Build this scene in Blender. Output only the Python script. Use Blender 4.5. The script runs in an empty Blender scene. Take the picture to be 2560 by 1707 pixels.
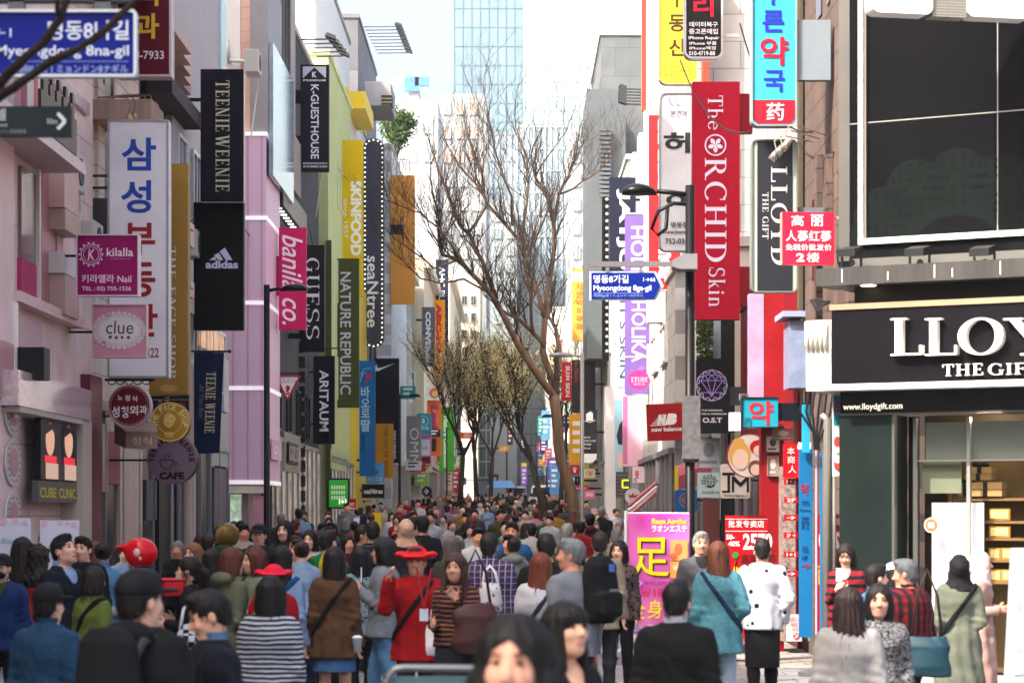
import bpy, math, random
import numpy as np
from mathutils import Vector, Matrix

# ---------------------------------------------------------------- camera, sky, sun, exposure
F, YH, CX, HC = 6000.0, 1280.0, 1280.0, 1.95      # focal length / horizon row / centre column in 2560-px units, eye height
scene = bpy.context.scene
col = scene.collection
cam_data = bpy.data.cameras.new('camera')
cam_data.sensor_width = 36.0
cam_data.lens = F / 2560.0 * 36.0
cam_data.shift_y = (YH - 853.5) / 2560.0
cam_data.clip_start, cam_data.clip_end = 0.2, 3000.0
cam_data.dof.use_dof = True
cam_data.dof.focus_distance = 52.0
cam_data.dof.aperture_fstop = 4.2
cam = bpy.data.objects.new('camera', cam_data)
col.objects.link(cam)
cam.location = (0, 0, HC)
cam.rotation_euler = (math.radians(90), 0, 0)
scene.camera = cam

SUN = Vector((0.56, 0.40, -0.73)).normalized()
world = bpy.data.worlds.new('World')
scene.world = world
world.use_nodes = True
wn = world.node_tree.nodes
sky = wn.new('ShaderNodeTexSky')
sky.sky_type = 'NISHITA'
sky.sun_disc = False
sky.sun_elevation = math.asin(-SUN.z)
sky.sun_rotation = math.atan2(-SUN.x, -SUN.y)
sky.air_density, sky.dust_density, sky.ozone_density = 1.0, 9.0, 0.3
wn['Background'].inputs['Strength'].default_value = 0.15
world.node_tree.links.new(sky.outputs[0], wn['Background'].inputs[0])
sl = bpy.data.lights.new('sun', 'SUN')
sl.energy, sl.angle, sl.color = 2.8, math.radians(0.5), (1.0, 0.94, 0.85)
so = bpy.data.objects.new('sun', sl)
col.objects.link(so)
so.location = (-30, -20, 60)
so.rotation_euler = SUN.to_track_quat('-Z', 'Y').to_euler()
scene.view_settings.view_transform = 'Standard'
scene.view_settings.look = 'None'
scene.view_settings.exposure = 2.0
scene.view_settings.gamma = 1.0
scene.render.engine = 'CYCLES'
scene.cycles.use_denoising = True
scene.cycles.max_bounces = 6
scene.cycles.diffuse_bounces = 3
scene.cycles.glossy_bounces = 2
scene.cycles.transmission_bounces = 4
scene.cycles.caustics_reflective = scene.cycles.caustics_refractive = False

# ---------------------------------------------------------------- coordinates
def gz(d): return 0.0 if d < 30 else 0.0117 * (min(d, 420) - 30)
def P(x, y, d): return Vector(((x - CX) * d / F, d, HC + (YH - y) * d / F))
def lin(c):
    if isinstance(c, str):
        c = tuple(int(c[i:i + 2], 16) for i in (0, 2, 4))
    return tuple((v / 255 / 12.92 if v <= 10 else ((v / 255 + 0.055) / 1.055) ** 2.4) for v in c)

# ---------------------------------------------------------------- materials
_mats = {}
def node_mat(name):
    m = bpy.data.materials.new(name)
    m.use_nodes = True
    return m, m.node_tree.nodes, m.node_tree.links, m.node_tree.nodes['Principled BSDF']

def M(c, rough=0.55, metal=0.0, var=0.10, scale=2.0, bump=0.0, emit=0.0, streak=False, spec=0.2, bscale=60.0, name=None):
    """Principled material whose colour is broken up by two scales of noise (dirt, fading)."""
    key = (c, rough, metal, var, scale, bump, emit, streak, spec, bscale)
    if key in _mats: return _mats[key]
    m, n, l, b = node_mat(name or 'paint_' + (c if isinstance(c, str) else 'x'))
    base = lin(c)
    tc = n.new('ShaderNodeTexCoord')
    src = tc.outputs['Object']
    if streak:
        mp = n.new('ShaderNodeMapping'); mp.inputs['Scale'].default_value = (1, 1, 0.08)
        l.new(src, mp.inputs[0]); src = mp.outputs[0]
    nz = n.new('ShaderNodeTexNoise'); nz.inputs['Scale'].default_value = scale; nz.inputs['Detail'].default_value = 6
    nz.inputs['Roughness'].default_value = 0.65
    l.new(src, nz.inputs['Vector'])
    mr = n.new('ShaderNodeMapRange')
    mr.inputs[1].default_value, mr.inputs[2].default_value = 0.3, 0.7
    mr.inputs[3].default_value, mr.inputs[4].default_value = 1 - var, 1 + var * 0.6
    l.new(nz.outputs[0], mr.inputs[0])
    mx = n.new('ShaderNodeMix'); mx.data_type = 'RGBA'; mx.blend_type = 'MULTIPLY'; mx.inputs[0].default_value = 1
    mx.inputs[6].default_value = (*base, 1)
    l.new(mr.outputs[0], mx.inputs[7])
    l.new(mx.outputs[2], b.inputs['Base Color'])
    b.inputs['Roughness'].default_value = rough
    b.inputs['Metallic'].default_value = metal
    b.inputs['Specular IOR Level'].default_value = spec
    if emit:
        l.new(mx.outputs[2], b.inputs['Emission Color']); b.inputs['Emission Strength'].default_value = emit
    if bump:
        n2 = n.new('ShaderNodeTexNoise'); n2.inputs['Scale'].default_value = bscale; n2.inputs['Detail'].default_value = 4
        l.new(tc.outputs['Object'], n2.inputs['Vector'])
        bp = n.new('ShaderNodeBump'); bp.inputs['Strength'].default_value = bump; bp.inputs['Distance'].default_value = 0.02
        l.new(n2.outputs[0], bp.inputs['Height']); l.new(bp.outputs[0], b.inputs['Normal'])
    _mats[key] = m
    return m

def M_tint(name, rough=0.8, bump=0.4, kind='cloth'):
    """Uses the object's own colour, so copies of one mesh can wear different cloth."""
    if name in _mats: return _mats[name]
    m, n, l, b = node_mat(name)
    oi = n.new('ShaderNodeObjectInfo')
    tc = n.new('ShaderNodeTexCoord')
    nz = n.new('ShaderNodeTexNoise'); nz.inputs['Scale'].default_value = 7 if kind == 'cloth' else 30; nz.inputs['Detail'].default_value = 5
    if kind == 'hair':
        mp = n.new('ShaderNodeMapping'); mp.inputs['Scale'].default_value = (1, 1, 0.07)
        l.new(tc.outputs['Object'], mp.inputs[0]); l.new(mp.outputs[0], nz.inputs['Vector']); nz.inputs['Scale'].default_value = 70
    else:
        l.new(tc.outputs['Object'], nz.inputs['Vector'])
    mr = n.new('ShaderNodeMapRange')
    mr.inputs[1].default_value, mr.inputs[2].default_value = 0.3, 0.7
    mr.inputs[3].default_value, mr.inputs[4].default_value = (0.72, 1.2) if kind == 'cloth' else (0.6, 1.4)
    l.new(nz.outputs[0], mr.inputs[0])
    mx = n.new('ShaderNodeMix'); mx.data_type = 'RGBA'; mx.blend_type = 'MULTIPLY'; mx.inputs[0].default_value = 1
    l.new(oi.outputs['Color'], mx.inputs[6]); l.new(mr.outputs[0], mx.inputs[7])
    l.new(mx.outputs[2], b.inputs['Base Color'])
    b.inputs['Roughness'].default_value = rough
    b.inputs['Specular IOR Level'].default_value = 0.15 if kind == 'cloth' else 0.22
    if kind == 'cloth':
        b.inputs['Sheen Weight'].default_value = 0.08
    n2 = n.new('ShaderNodeTexNoise'); n2.inputs['Scale'].default_value = 9 if kind == 'cloth' else 120; n2.inputs['Detail'].default_value = 3
    n2.inputs['Distortion'].default_value = 0.4
    if kind == 'hair': l.new(mp.outputs[0], n2.inputs['Vector'])
    else: l.new(tc.outputs['Object'], n2.inputs['Vector'])
    bp = n.new('ShaderNodeBump'); bp.inputs['Strength'].default_value = bump; bp.inputs['Distance'].default_value = 0.03 if kind == 'cloth' else 0.01
    l.new(n2.outputs[0], bp.inputs['Height']); l.new(bp.outputs[0], b.inputs['Normal'])
    _mats[name] = m
    return m

def M_glass(c, rough=0.06, metal=0.0, name='window_glass', var=0.25, scale=0.6):
    return M(c, rough=rough, metal=metal, var=var, scale=scale, spec=0.9, name=name)

def M_brick(c1, c2, mortar, w=0.4, h=0.12, rough=0.8, gap=0.012, axis='YZ', bump=0.4):
    key = ('brick', c1, c2, mortar, w, h, gap, axis)
    if key in _mats: return _mats[key]
    m, n, l, b = node_mat('brickwork')
    tc = n.new('ShaderNodeTexCoord'); sp = n.new('ShaderNodeSeparateXYZ'); cb = n.new('ShaderNodeCombineXYZ')
    l.new(tc.outputs['Object'], sp.inputs[0])
    l.new(sp.outputs[axis[0]], cb.inputs[0]); l.new(sp.outputs[axis[1]], cb.inputs[1])
    br = n.new('ShaderNodeTexBrick')
    br.inputs['Color1'].default_value = (*lin(c1), 1); br.inputs['Color2'].default_value = (*lin(c2), 1)
    br.inputs['Mortar'].default_value = (*lin(mortar), 1)
    br.inputs['Scale'].default_value = 1; br.inputs['Mortar Size'].default_value = gap
    br.inputs['Brick Width'].default_value = w; br.inputs['Row Height'].default_value = h
    l.new(cb.outputs[0], br.inputs['Vector'])
    nz = n.new('ShaderNodeTexNoise'); nz.inputs['Scale'].default_value = 1.3; nz.inputs['Detail'].default_value = 6
    l.new(tc.outputs['Object'], nz.inputs['Vector'])
    mr = n.new('ShaderNodeMapRange'); mr.inputs[1].default_value, mr.inputs[2].default_value = 0.3, 0.7
    mr.inputs[3].default_value, mr.inputs[4].default_value = 0.82, 1.1
    l.new(nz.outputs[0], mr.inputs[0])
    mx = n.new('ShaderNodeMix'); mx.data_type = 'RGBA'; mx.blend_type = 'MULTIPLY'; mx.inputs[0].default_value = 1
    l.new(br.outputs[0], mx.inputs[6]); l.new(mr.outputs[0], mx.inputs[7]); l.new(mx.outputs[2], b.inputs['Base Color'])
    bp = n.new('ShaderNodeBump'); bp.inputs['Strength'].default_value = bump; bp.inputs['Distance'].default_value = 0.01; bp.invert = True
    l.new(br.outputs['Fac'], bp.inputs['Height']); l.new(bp.outputs[0], b.inputs['Normal'])
    b.inputs['Roughness'].default_value = rough
    _mats[key] = m
    return m

# ---------------------------------------------------------------- mesh builder
class MB:
    def __init__(s): s.v, s.f, s.m = [], [], []
    def add(s, vs, fs, mi=0):
        o = len(s.v); s.v += [tuple(v) for v in vs]
        s.f += [tuple(i + o for i in f) for f in fs]; s.m += [mi] * len(fs)
        return s
    def box(s, a, b, mi=0):
        x0, x1 = sorted((a[0], b[0])); y0, y1 = sorted((a[1], b[1])); z0, z1 = sorted((a[2], b[2]))
        return s.add([(x0, y0, z0), (x1, y0, z0), (x1, y1, z0), (x0, y1, z0), (x0, y0, z1), (x1, y0, z1), (x1, y1, z1), (x0, y1, z1)],
                     [(0, 3, 2, 1), (4, 5, 6, 7), (0, 1, 5, 4), (1, 2, 6, 5), (2, 3, 7, 6), (3, 0, 4, 7)], mi)
    def cbox(s, c, h, mi=0): return s.box([c[i] - h[i] for i in range(3)], [c[i] + h[i] for i in range(3)], mi)
    def prism(s, pts, y0, y1, mi=0, mside=None):
        """Outline (x, z) counter-clockwise seen from -Y, drawn out from y0 (front) to y1 (back)."""
        n = len(pts)
        vs = [(x, y0, z) for x, z in pts] + [(x, y1, z) for x, z in pts]
        s.add(vs, [tuple(range(n)), tuple(range(2 * n - 1, n - 1, -1))], mi)
        o = len(s.v) - 2 * n
        for i in range(n):
            j = (i + 1) % n
            s.f.append((o + i, o + n + i, o + n + j, o + j)); s.m.append(mi if mside is None else mside)
        return s
    def tube(s, pts, rad, n=8, mi=0, cap=True):
        pts = [Vector(p) for p in pts]
        if not hasattr(rad, '__len__'): rad = [rad] * len(pts)
        rings = []; up = None
        for i, p in enumerate(pts):
            t = (pts[min(i + 1, len(pts) - 1)] - pts[max(i - 1, 0)])
            t = t.normalized() if t.length > 1e-9 else Vector((0, 0, 1))
            if up is None:
                up = Vector((1, 0, 0)) if abs(t.x) < 0.9 else Vector((0, 0, 1))
            a = (up - t * up.dot(t)).normalized(); b = t.cross(a); up = a
            rings.append([p + (a * math.cos(2 * math.pi * k / n) + b * math.sin(2 * math.pi * k / n)) * rad[i] for k in range(n)])
        vs = [v for r in rings for v in r]; fs = []
        for i in range(len(pts) - 1):
            for k in range(n):
                k2 = (k + 1) % n
                fs.append((i * n + k, i * n + k2, (i + 1) * n + k2, (i + 1) * n + k))
        if cap: fs += [tuple(range(n - 1, -1, -1)), tuple(range((len(pts) - 1) * n, len(pts) * n))]
        return s.add(vs, fs, mi)
    def lathe(s, prof, n=20, c=(0, 0, 0), mi=0):
        vs, fs = [], []
        for r, z in prof:
            vs += [(c[0] + r * math.cos(2 * math.pi * k / n), c[1] + r * math.sin(2 * math.pi * k / n), c[2] + z) for k in range(n)]
        for i in range(len(prof) - 1):
            for k in range(n):
                k2 = (k + 1) % n
                fs.append((i * n + k, i * n + k2, (i + 1) * n + k2, (i + 1) * n + k))
        fs += [tuple(range(n - 1, -1, -1)), tuple(range((len(prof) - 1) * n, len(prof) * n))]
        return s.add(vs, fs, mi)
    def ball(s, c, r, n=8, mi=0):
        rr = r if hasattr(r, '__len__') else (r, r, r)
        vs, fs = [], []
        for i in range(n // 2 + 1):
            t = math.pi * i / (n // 2)
            for k in range(n):
                a = 2 * math.pi * k / n
                vs.append((c[0] + rr[0] * math.sin(t) * math.cos(a), c[1] + rr[1] * math.sin(t) * math.sin(a), c[2] - rr[2] * math.cos(t)))
        for i in range(n // 2):
            for k in range(n):
                k2 = (k + 1) % n
                fs.append((i * n + k, i * n + k2, (i + 1) * n + k2, (i + 1) * n + k))
        return s.add(vs, fs, mi)
    def build(s, name, mats, parent=None, smooth=False, loc=None, bevel=0):
        me = bpy.data.meshes.new(name)
        me.from_pydata(s.v, [], s.f)
        if not isinstance(mats, (list, tuple)): mats = [mats]
        for m in mats: me.materials.append(m)
        me.polygons.foreach_set('material_index', s.m)
        if smooth: me.polygons.foreach_set('use_smooth', [True] * len(s.f))
        me.update()
        o = bpy.data.objects.new(name, me); col.objects.link(o)
        if parent: o.parent = parent
        if loc is not None: o.location = loc
        if bevel:
            bm = o.modifiers.new('bevel', 'BEVEL'); bm.width = bevel; bm.segments = 2; bm.limit_method = 'ANGLE'
        return o

def tag(o, label=None, cat=None, group=None, kind=None):
    if label: o['label'] = label
    if cat: o['category'] = cat
    if group: o['group'] = group
    if kind: o['kind'] = kind
    return o
def thing(name, label, cat, loc=(0, 0, 0), group=None, rz=0.0):
    o = bpy.data.objects.new(name, None); col.objects.link(o)
    o.empty_display_size = 0.2; o.location = loc; o.rotation_euler = (0, 0, rz)
    return tag(o, label, cat, group)
def copy_tree(o, parent=None):
    c = o.copy(); col.objects.link(c)
    if parent is not None: c.parent = parent
    for ch in list(o.children): copy_tree(ch, c)
    return c

# ---------------------------------------------------------------- lettering
_glyphs = {}
def text_shape(txt, bold=0.0, shear=0.0, space=1.0):
    key = (txt, bold, shear, space)
    if key in _glyphs: return _glyphs[key]
    cu = bpy.data.curves.new('t', 'FONT'); cu.body = txt; cu.resolution_u = 3
    cu.offset = bold; cu.shear = shear; cu.space_character = space
    o = bpy.data.objects.new('t', cu); col.objects.link(o)
    me = bpy.data.meshes.new_from_object(o.evaluated_get(bpy.context.evaluated_depsgraph_get()))
    v = np.array([(p.co.x, p.co.y) for p in me.vertices]) if len(me.vertices) else np.zeros((1, 2))
    f = [tuple(p.vertices) for p in me.polygons]
    # make every face look towards the reader
    for i, q in enumerate(f):
        a = sum(v[q[k]][0] * v[q[(k + 1) % len(q)]][1] - v[q[(k + 1) % len(q)]][0] * v[q[k]][1] for k in range(len(q)))
        if a < 0: f[i] = q[::-1]
    bpy.data.objects.remove(o); bpy.data.curves.remove(cu); bpy.data.meshes.remove(me)
    mn, mx = v.min(0), v.max(0); sz = np.maximum(mx - mn, 1e-6)
    _glyphs[key] = ((v - mn) / sz - 0.5, f, sz[0] / sz[1])
    return _glyphs[key]

# a small roman alphabet with thick stems, thin bars and bracket serifs, drawn from strokes
def _arc(cx, cy, rx, ry, a0, a1, tx, ty, n=18):
    o, i = [], []
    for k in range(n + 1):
        a = math.radians(a0 + (a1 - a0) * k / n)
        o.append((cx + rx * math.cos(a), cy + ry * math.sin(a))); i.append((cx + (rx - tx) * math.cos(a), cy + (ry - ty) * math.sin(a)))
    return [[o[k], o[k + 1], i[k + 1], i[k]] for k in range(n)]
def _r(x0, y0, x1, y1): return [[(x0, y0), (x1, y0), (x1, y1), (x0, y1)]]
def _st(x, w=0.15, y0=0, y1=1, s0=True, s1=True, sw=0.15):
    q = _r(x - w / 2, y0, x + w / 2, y1)
    for on, y in ((s0, y0), (s1, y1 - 0.045)):
        if on: q += _r(x - w / 2 - sw * .6, y, x + w / 2 + sw * .6, y + 0.045)
    return q
def _dg(x0, y0, x1, y1, w): return [[(x0 - w / 2, y0), (x0 + w / 2, y0), (x1 + w / 2, y1), (x1 - w / 2, y1)]]
def _sf(x, y, w=0.3): return _r(x - w / 2, y, x + w / 2, y + 0.045)
SERIF = {
 'L': (_st(.2) + _r(.2, 0, .68, .05) + _r(.63, 0, .68, .26), .72),
 'E': (_st(.2) + _r(.2, 0, .66, .05) + _r(.61, 0, .66, .25) + _r(.2, .95, .62, 1) + _r(.57, .77, .62, 1) + _r(.2, .49, .5, .53) + _r(.46, .4, .5, .62), .7),
 'F': (_st(.2) + _r(.2, .95, .64, 1) + _r(.59, .75, .64, 1) + _r(.2, .49, .5, .53) + _r(.46, .4, .5, .62), .66),
 'T': (_st(.36, s1=False) + _r(.02, .95, .7, 1) + _r(.02, .74, .07, 1) + _r(.65, .74, .7, 1), .74),
 'I': (_st(.2), .4),
 'N': (_st(.18, .06) + _st(.72, .06) + _dg(.62, 0, .18, 1, .16), .92),
 'W': (_dg(.3, 0, .1, 1, .16) + _dg(.3, 0, .5, 1, .06) + _dg(.7, 0, .5, 1, .16) + _dg(.72, 0, .95, 1, .06) + _sf(.1, .955) + _sf(.5, .955) + _sf(.95, .955, .24), 1.08),
 'H': (_st(.2) + _st(.72) + _r(.2, .48, .72, .53), .94),
 'O': (_arc(.44, .5, .42, .52, 0, 360, .15, .05, 36), .9),
 'Y': (_st(.4, .15, 0, .5, True, False) + _dg(.4, .44, .12, 1, .16) + _dg(.42, .46, .68, 1, .06) + _sf(.12, .955) + _sf(.68, .955, .24), .8),
 'D': (_st(.2) + _arc(.3, .5, .5, .5, -90, 90, .16, .05, 20) + _r(.2, 0, .31, .05) + _r(.2, .95, .31, 1), .86),
 'G': (_arc(.45, .5, .43, .52, 50, 325, .15, .05, 26) + _st(.74, .12, .02, .45, False, True, .12) + _r(.68, .72, .72, .95), .9),
 'C': (_arc(.45, .5, .43, .52, 48, 315, .15, .05, 26) + _r(.69, .7, .73, .95), .82),
 'R': (_st(.2) + _arc(.34, .74, .3, .26, -90, 90, .14, .045, 16) + _r(.2, .955, .35, 1) + _r(.2, .48, .35, .525) + _dg(.72, 0, .4, .5, .16) + _sf(.78, 0, .24), .88),
 'P': (_st(.2) + _arc(.34, .73, .32, .27, -90, 90, .14, .045, 16) + _r(.2, .955, .35, 1) + _r(.2, .46, .35, .505), .74),
 'A': (_dg(.1, 0, .4, 1, .06) + _dg(.68, 0, .4, 1, .16) + _r(.2, .32, .58, .36) + _sf(.1, 0) + _sf(.68, 0), .8),
 'U': (_st(.2, .14, .3, 1, False, True) + _st(.68, .07, .3, 1, False, True) + _arc(.45, .32, .33, .34, 180, 360, .12, .06, 18), .88),
 'S': (_arc(.36, .74, .28, .27, 40, 270, .12, .06, 18) + _arc(.36, .245, .3, .265, -140, 90, .12, .06, 20) + _r(.55, .76, .59, .98) + _r(.06, .04, .1, .28), .72),
 'h': (_st(.18, .13, 0, 1.02, True, True, .1) + _st(.56, .12, 0, .4, True, False, .1) + _arc(.37, .4, .25, .24, 0, 170, .11, .05, 14), .74),
 'e': (_arc(.32, .32, .29, .33, 20, 330, .12, .05, 22) + _r(.1, .36, .58, .4), .64),
 'k': (_st(.18, .13, 0, 1.02, True, True, .1) + _dg(.24, .3, .54, .62, .06) + _dg(.56, 0, .32, .38, .14) + _sf(.56, 0, .24), .68),
 'i': (_st(.18, .13, 0, .64, True, False, .1) + _r(.06, .6, .2, .64) + _r(.11, .8, .25, .94), .36),
 'n': (_st(.18, .13, 0, .64, True, False, .1) + _st(.56, .12, 0, .4, True, False, .1) + _arc(.37, .4, .25, .24, 0, 170, .11, .05, 14), .74),
 '&': (_arc(.35, .72, .2, .26, 0, 360, .08, .05, 18) + _arc(.34, .25, .3, .27, 0, 360, .12, .05, 20), .8), ' ': ([], .45), "'": (_r(.1, .7, .2, 1), .3),
}
def serif_shape(txt, track=0.06):
    key = ('serif', txt, track)
    if key in _glyphs: return _glyphs[key]
    v, f, x = [], [], 0.0
    for ch in txt:
        qs, adv = SERIF[ch]
        for q in qs:
            a = sum(q[k][0] * q[(k + 1) % 4][1] - q[(k + 1) % 4][0] * q[k][1] for k in range(4))
            if a < 0: q = q[::-1]
            f.append(tuple(range(len(v), len(v) + 4))); v += [(x + p[0], p[1]) for p in q]
        x += adv + track
    v = np.array(v); mn, mx = v.min(0), v.max(0); sz = mx - mn
    _glyphs[key] = ((v - mn) / sz - 0.5, f, sz[0] / sz[1])
    return _glyphs[key]

def put_text(mb, txt, c, w, h, y=0.0, rot=0, serif=False, bold=0.0, shear=0.0, space=1.0, mi=0, tilt=0.0, mirror=False, keep=False):
    """Lettering that fills w x h about c=(x, z) on the plane y. rot=1: reads downwards, letter tops to the right."""
    o_ = max(map(ord, txt))
    if o_ > 0x2000 and bold: bold = min(bold, .024 if 0xAC00 <= o_ <= 0xD7A3 else .008 if o_ < 0x3040 or o_ > 0x30FF else .018)
    uv, fs, asp = serif_shape(txt, 0.06 + (space - 1)) if serif else text_shape(txt, bold, shear, space)
    a, b = uv[:, 0], uv[:, 1]
    if keep:
        if rot: w = min(w, h / asp)
        else: w = min(w, h * asp)
    if rot: x, z = b * w, -a * h
    else: x, z = a * w, b * h
    if mirror: x = -x
    if tilt:
        x, z = x * math.cos(tilt) - z * math.sin(tilt), x * math.sin(tilt) + z * math.cos(tilt)
    vs = []
    if serif:                                   # strokes of one letter overlap: step each a hair proud of the one before
        dy = [0.0] * len(uv)
        for i, q in enumerate(fs):
            for k in q: dy[k] = -(i % 7) * 0.0006
        vs = [(c[0] + x[i], y + dy[i], c[1] + z[i]) for i in range(len(uv))]
    else:
        vs = [(c[0] + x[i], y, c[1] + z[i]) for i in range(len(uv))]
    mb.add(vs, [q[::-1] for q in fs] if mirror else fs, mi)

def rrect(x0, z0, x1, z1, r=0.0, n=6):
    if r <= 0: return [(x0, z0), (x1, z0), (x1, z1), (x0, z1)]
    pts = []
    for cx, cz, a in ((x1 - r, z0 + r, -90), (x1 - r, z1 - r, 0), (x0 + r, z1 - r, 90), (x0 + r, z0 + r, 180)):
        pts += [(cx + r * math.cos(math.radians(a + 90 * k / n)), cz + r * math.sin(math.radians(a + 90 * k / n))) for k in range(n + 1)]
    return pts
def circ(cx, cz, r, n=40, rz=None): return [(cx + r * math.cos(2 * math.pi * k / n), cz + (rz or r) * math.sin(2 * math.pi * k / n)) for k in range(n)]
def ringfaces(mb, outer, inner, y, mi=0):
    n = len(outer)
    mb.add([(x, y, z) for x, z in outer] + [(x, y, z) for x, z in inner],
           [(k, (k + 1) % n, n + (k + 1) % n, n + k) for k in range(n)], mi)
# ---------------------------------------------------------------- signs: built flat facing -Y about their own centre
class Sign:
    def __init__(s, label, rect, d, c, t=0.22, r=0.0, frame=None, fw=4, name='shop_sign', cat='sign', rz=0.0, outline=None,
                 rough=0.45, emit=0.0, mat=None, side=None, group=None, tilt=0.0):
        x0, y0, x1, y1 = rect
        s.s = F / d; s.cx, s.cy = (x0 + x1) / 2, (y0 + y1) / 2; s.d, s.t = d, t
        s.root = thing(name, label, cat, P(s.cx, s.cy, d), group, rz)
        s.root.rotation_euler[1] = tilt
        hw, hh = (x1 - x0) / 2 / s.s, (y1 - y0) / 2 / s.s
        s.hw, s.hh = hw, hh
        r /= s.s
        out = [s.q(*p) for p in outline] if outline else rrect(-hw, -hh, hw, hh, r)
        mats = [mat or M(c, rough=rough, emit=emit, var=0.16, scale=.9, spec=.1), M(side or frame or c, rough=0.5, var=0.1)]
        MB().prism(out, -t / 2, t / 2, 0, 1).build('panel', mats, s.root)
        if frame:
            k = fw / s.s
            inn = rrect(-hw + k, -hh + k, hw - k, hh - k, max(r - k, 1e-4) if r > 0 else 0) if not outline else None
            m = MB(); n = len(out)
            m.prism(out, -t / 2 - .022, -t / 2 - .002, 0)
            m.f = m.f[2:]; m.m = m.m[2:]
            ringfaces(m, out, inn, -t / 2 - .022)
            base = len(m.v)
            m.v += [(x, -t / 2 - .022, z) for x, z in inn] + [(x, -t / 2 - .001, z) for x, z in inn]
            for i in range(n):
                j = (i + 1) % n
                m.f.append((base + i, base + j, base + n + j, base + n + i)); m.m.append(0)
            m.build('frame', M(frame, rough=0.35, metal=0.3), s.root)
        s.n = 0
    def q(s, x, y): return ((x - s.cx) / s.s, (s.cy - y) / s.s)
    def y(s): s.n += 1; return -s.t / 2 - 0.004 - 0.002 * s.n
    def text(s, items, c, name='lettering', emit=0.0, **kw):
        m = MB(); y = s.y()
        for it in items:
            txt, x0, y0, x1, y1 = it[:5]
            o = dict(kw); o.update(it[5] if len(it) > 5 else {})
            put_text(m, txt, s.q((x0 + x1) / 2, (y0 + y1) / 2), (x1 - x0) / s.s, (y1 - y0) / s.s, y, **o)
        m.build(name, M(c, rough=0.5, var=0.03, emit=emit), s.root)
        return s
    def shape(s, polys, c, name='emblem', emit=0.0, rough=0.5):
        m = MB(); y = s.y()
        for k, p in enumerate(polys):
            pts = [s.q(*a) for a in p]
            a = sum(pts[i][0] * pts[(i + 1) % len(pts)][1] - pts[(i + 1) % len(pts)][0] * pts[i][1] for i in range(len(pts)))
            if a < 0: pts = pts[::-1]
            m.add([(x, y - .0005 * (k % 9), z) for x, z in pts], [tuple(range(len(pts)))])
        m.build(name, M(c, rough=rough, var=0.04, emit=emit), s.root)
        return s
    def rings(s, rr, c, name='ring'):
        m = MB(); y = s.y()
        for x, yy, ro, ri in rr:
            c0 = s.q(x, yy); ringfaces(m, circ(*c0, ro / s.s), circ(*c0, ri / s.s), y)
        m.build(name, M(c, rough=0.5, var=0.04), s.root); return s
    def lines(s, segs, c, w=1.5, name='line_art', emit=0.0):
        m = MB(); y = s.y()
        for k, (x0, y0, x1, y1) in enumerate(segs):
            a, b = Vector(s.q(x0, y0)), Vector(s.q(x1, y1)); t = (b - a)
            if t.length < 1e-6: continue
            nrm = Vector((-t.y, t.x)).normalized() * (w / 2 / s.s)
            vs = [a - nrm, b - nrm, b + nrm, a + nrm]
            m.add([(v.x, y - .0005 * (k % 9), v.y) for v in vs], [(0, 1, 2, 3)])
        m.build(name, M(c, rough=0.5, var=0.04, emit=emit), s.root); return s
    def arms(s, X, ys, c='1c1c20', h=5, th=0.08, name='bracket'):
        """Arms from the sign's edge to the house front at X."""
        ctr = s.root.location
        for yy in ys:
            m = MB(); z = (s.cy - yy) / s.s; hz = h / 2 / s.s
            xa = (s.hw if X > ctr.x else -s.hw); xb = X - ctr.x
            if abs(xb) > abs(xa): m.box((xa, -th / 2, z - hz), (xb, th / 2, z + hz)).build(name, M(c, metal=0.4), s.root)
        return s
def rp(x0, y0, x1, y1): return [(x0, y0), (x1, y0), (x1, y1), (x0, y1)]
def cp(x, y, r, n=28, ry=None): return [(x + r * math.cos(2 * math.pi * k / n), y + (ry or r) * math.sin(2 * math.pi * k / n)) for k in range(n)]

# ---------------------------------------------------------------- ground
def ground():
    v, f = [], []
    ds = [-60, 0, 10, 20, 30] + list(range(40, 421, 20)) + [900, 2500]
    for d in ds: v += [(-900, d, gz(d)), (900, d, gz(d))]
    for i in range(len(ds) - 1): f.append((2 * i, 2 * i + 1, 2 * i + 3, 2 * i + 2))
    m = MB(); m.add(v, f)
    o = m.build('ground', M_brick('77767a', '6b6a6e', '4c4b4e', w=0.6, h=0.6, rough=0.85, gap=0.012, axis='XY', bump=0.3))
    tag(o, kind='structure')
    m = MB()
    for x0, x1, d0, d1 in ((-1.9, -0.2, 25.0, 25.25), (0.25, 3.4, 24.0, 24.25), (1.1, 2.6, 19.5, 19.7)):
        m.add([(x0, d0, .004), (x1, d0, .004), (x1, d1, .004), (x0, d1, .004)], [(0, 1, 2, 3)])
    tag(m.build('road_markings', M('d0a63c', rough=0.8, var=0.4, scale=9)), kind='structure')
    m = MB()
    for X0, X1 in ((-6.6, -5.2), (2.7, 4.0)):
        for i in range(4, len(ds) - 3):
            a, b = ds[i], ds[i + 1]
            m.add([(X0, a, gz(a) + .004), (X1, a, gz(a) + .004), (X1, b, gz(b) + .004), (X0, b, gz(b) + .004)], [(0, 1, 2, 3)])
    tag(m.build('pavement', M_brick('8d8782', '7d7772', '5a5652', w=0.3, h=0.3, rough=0.85, gap=0.008, axis='XY', bump=0.3)), kind='structure')
ground()

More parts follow.
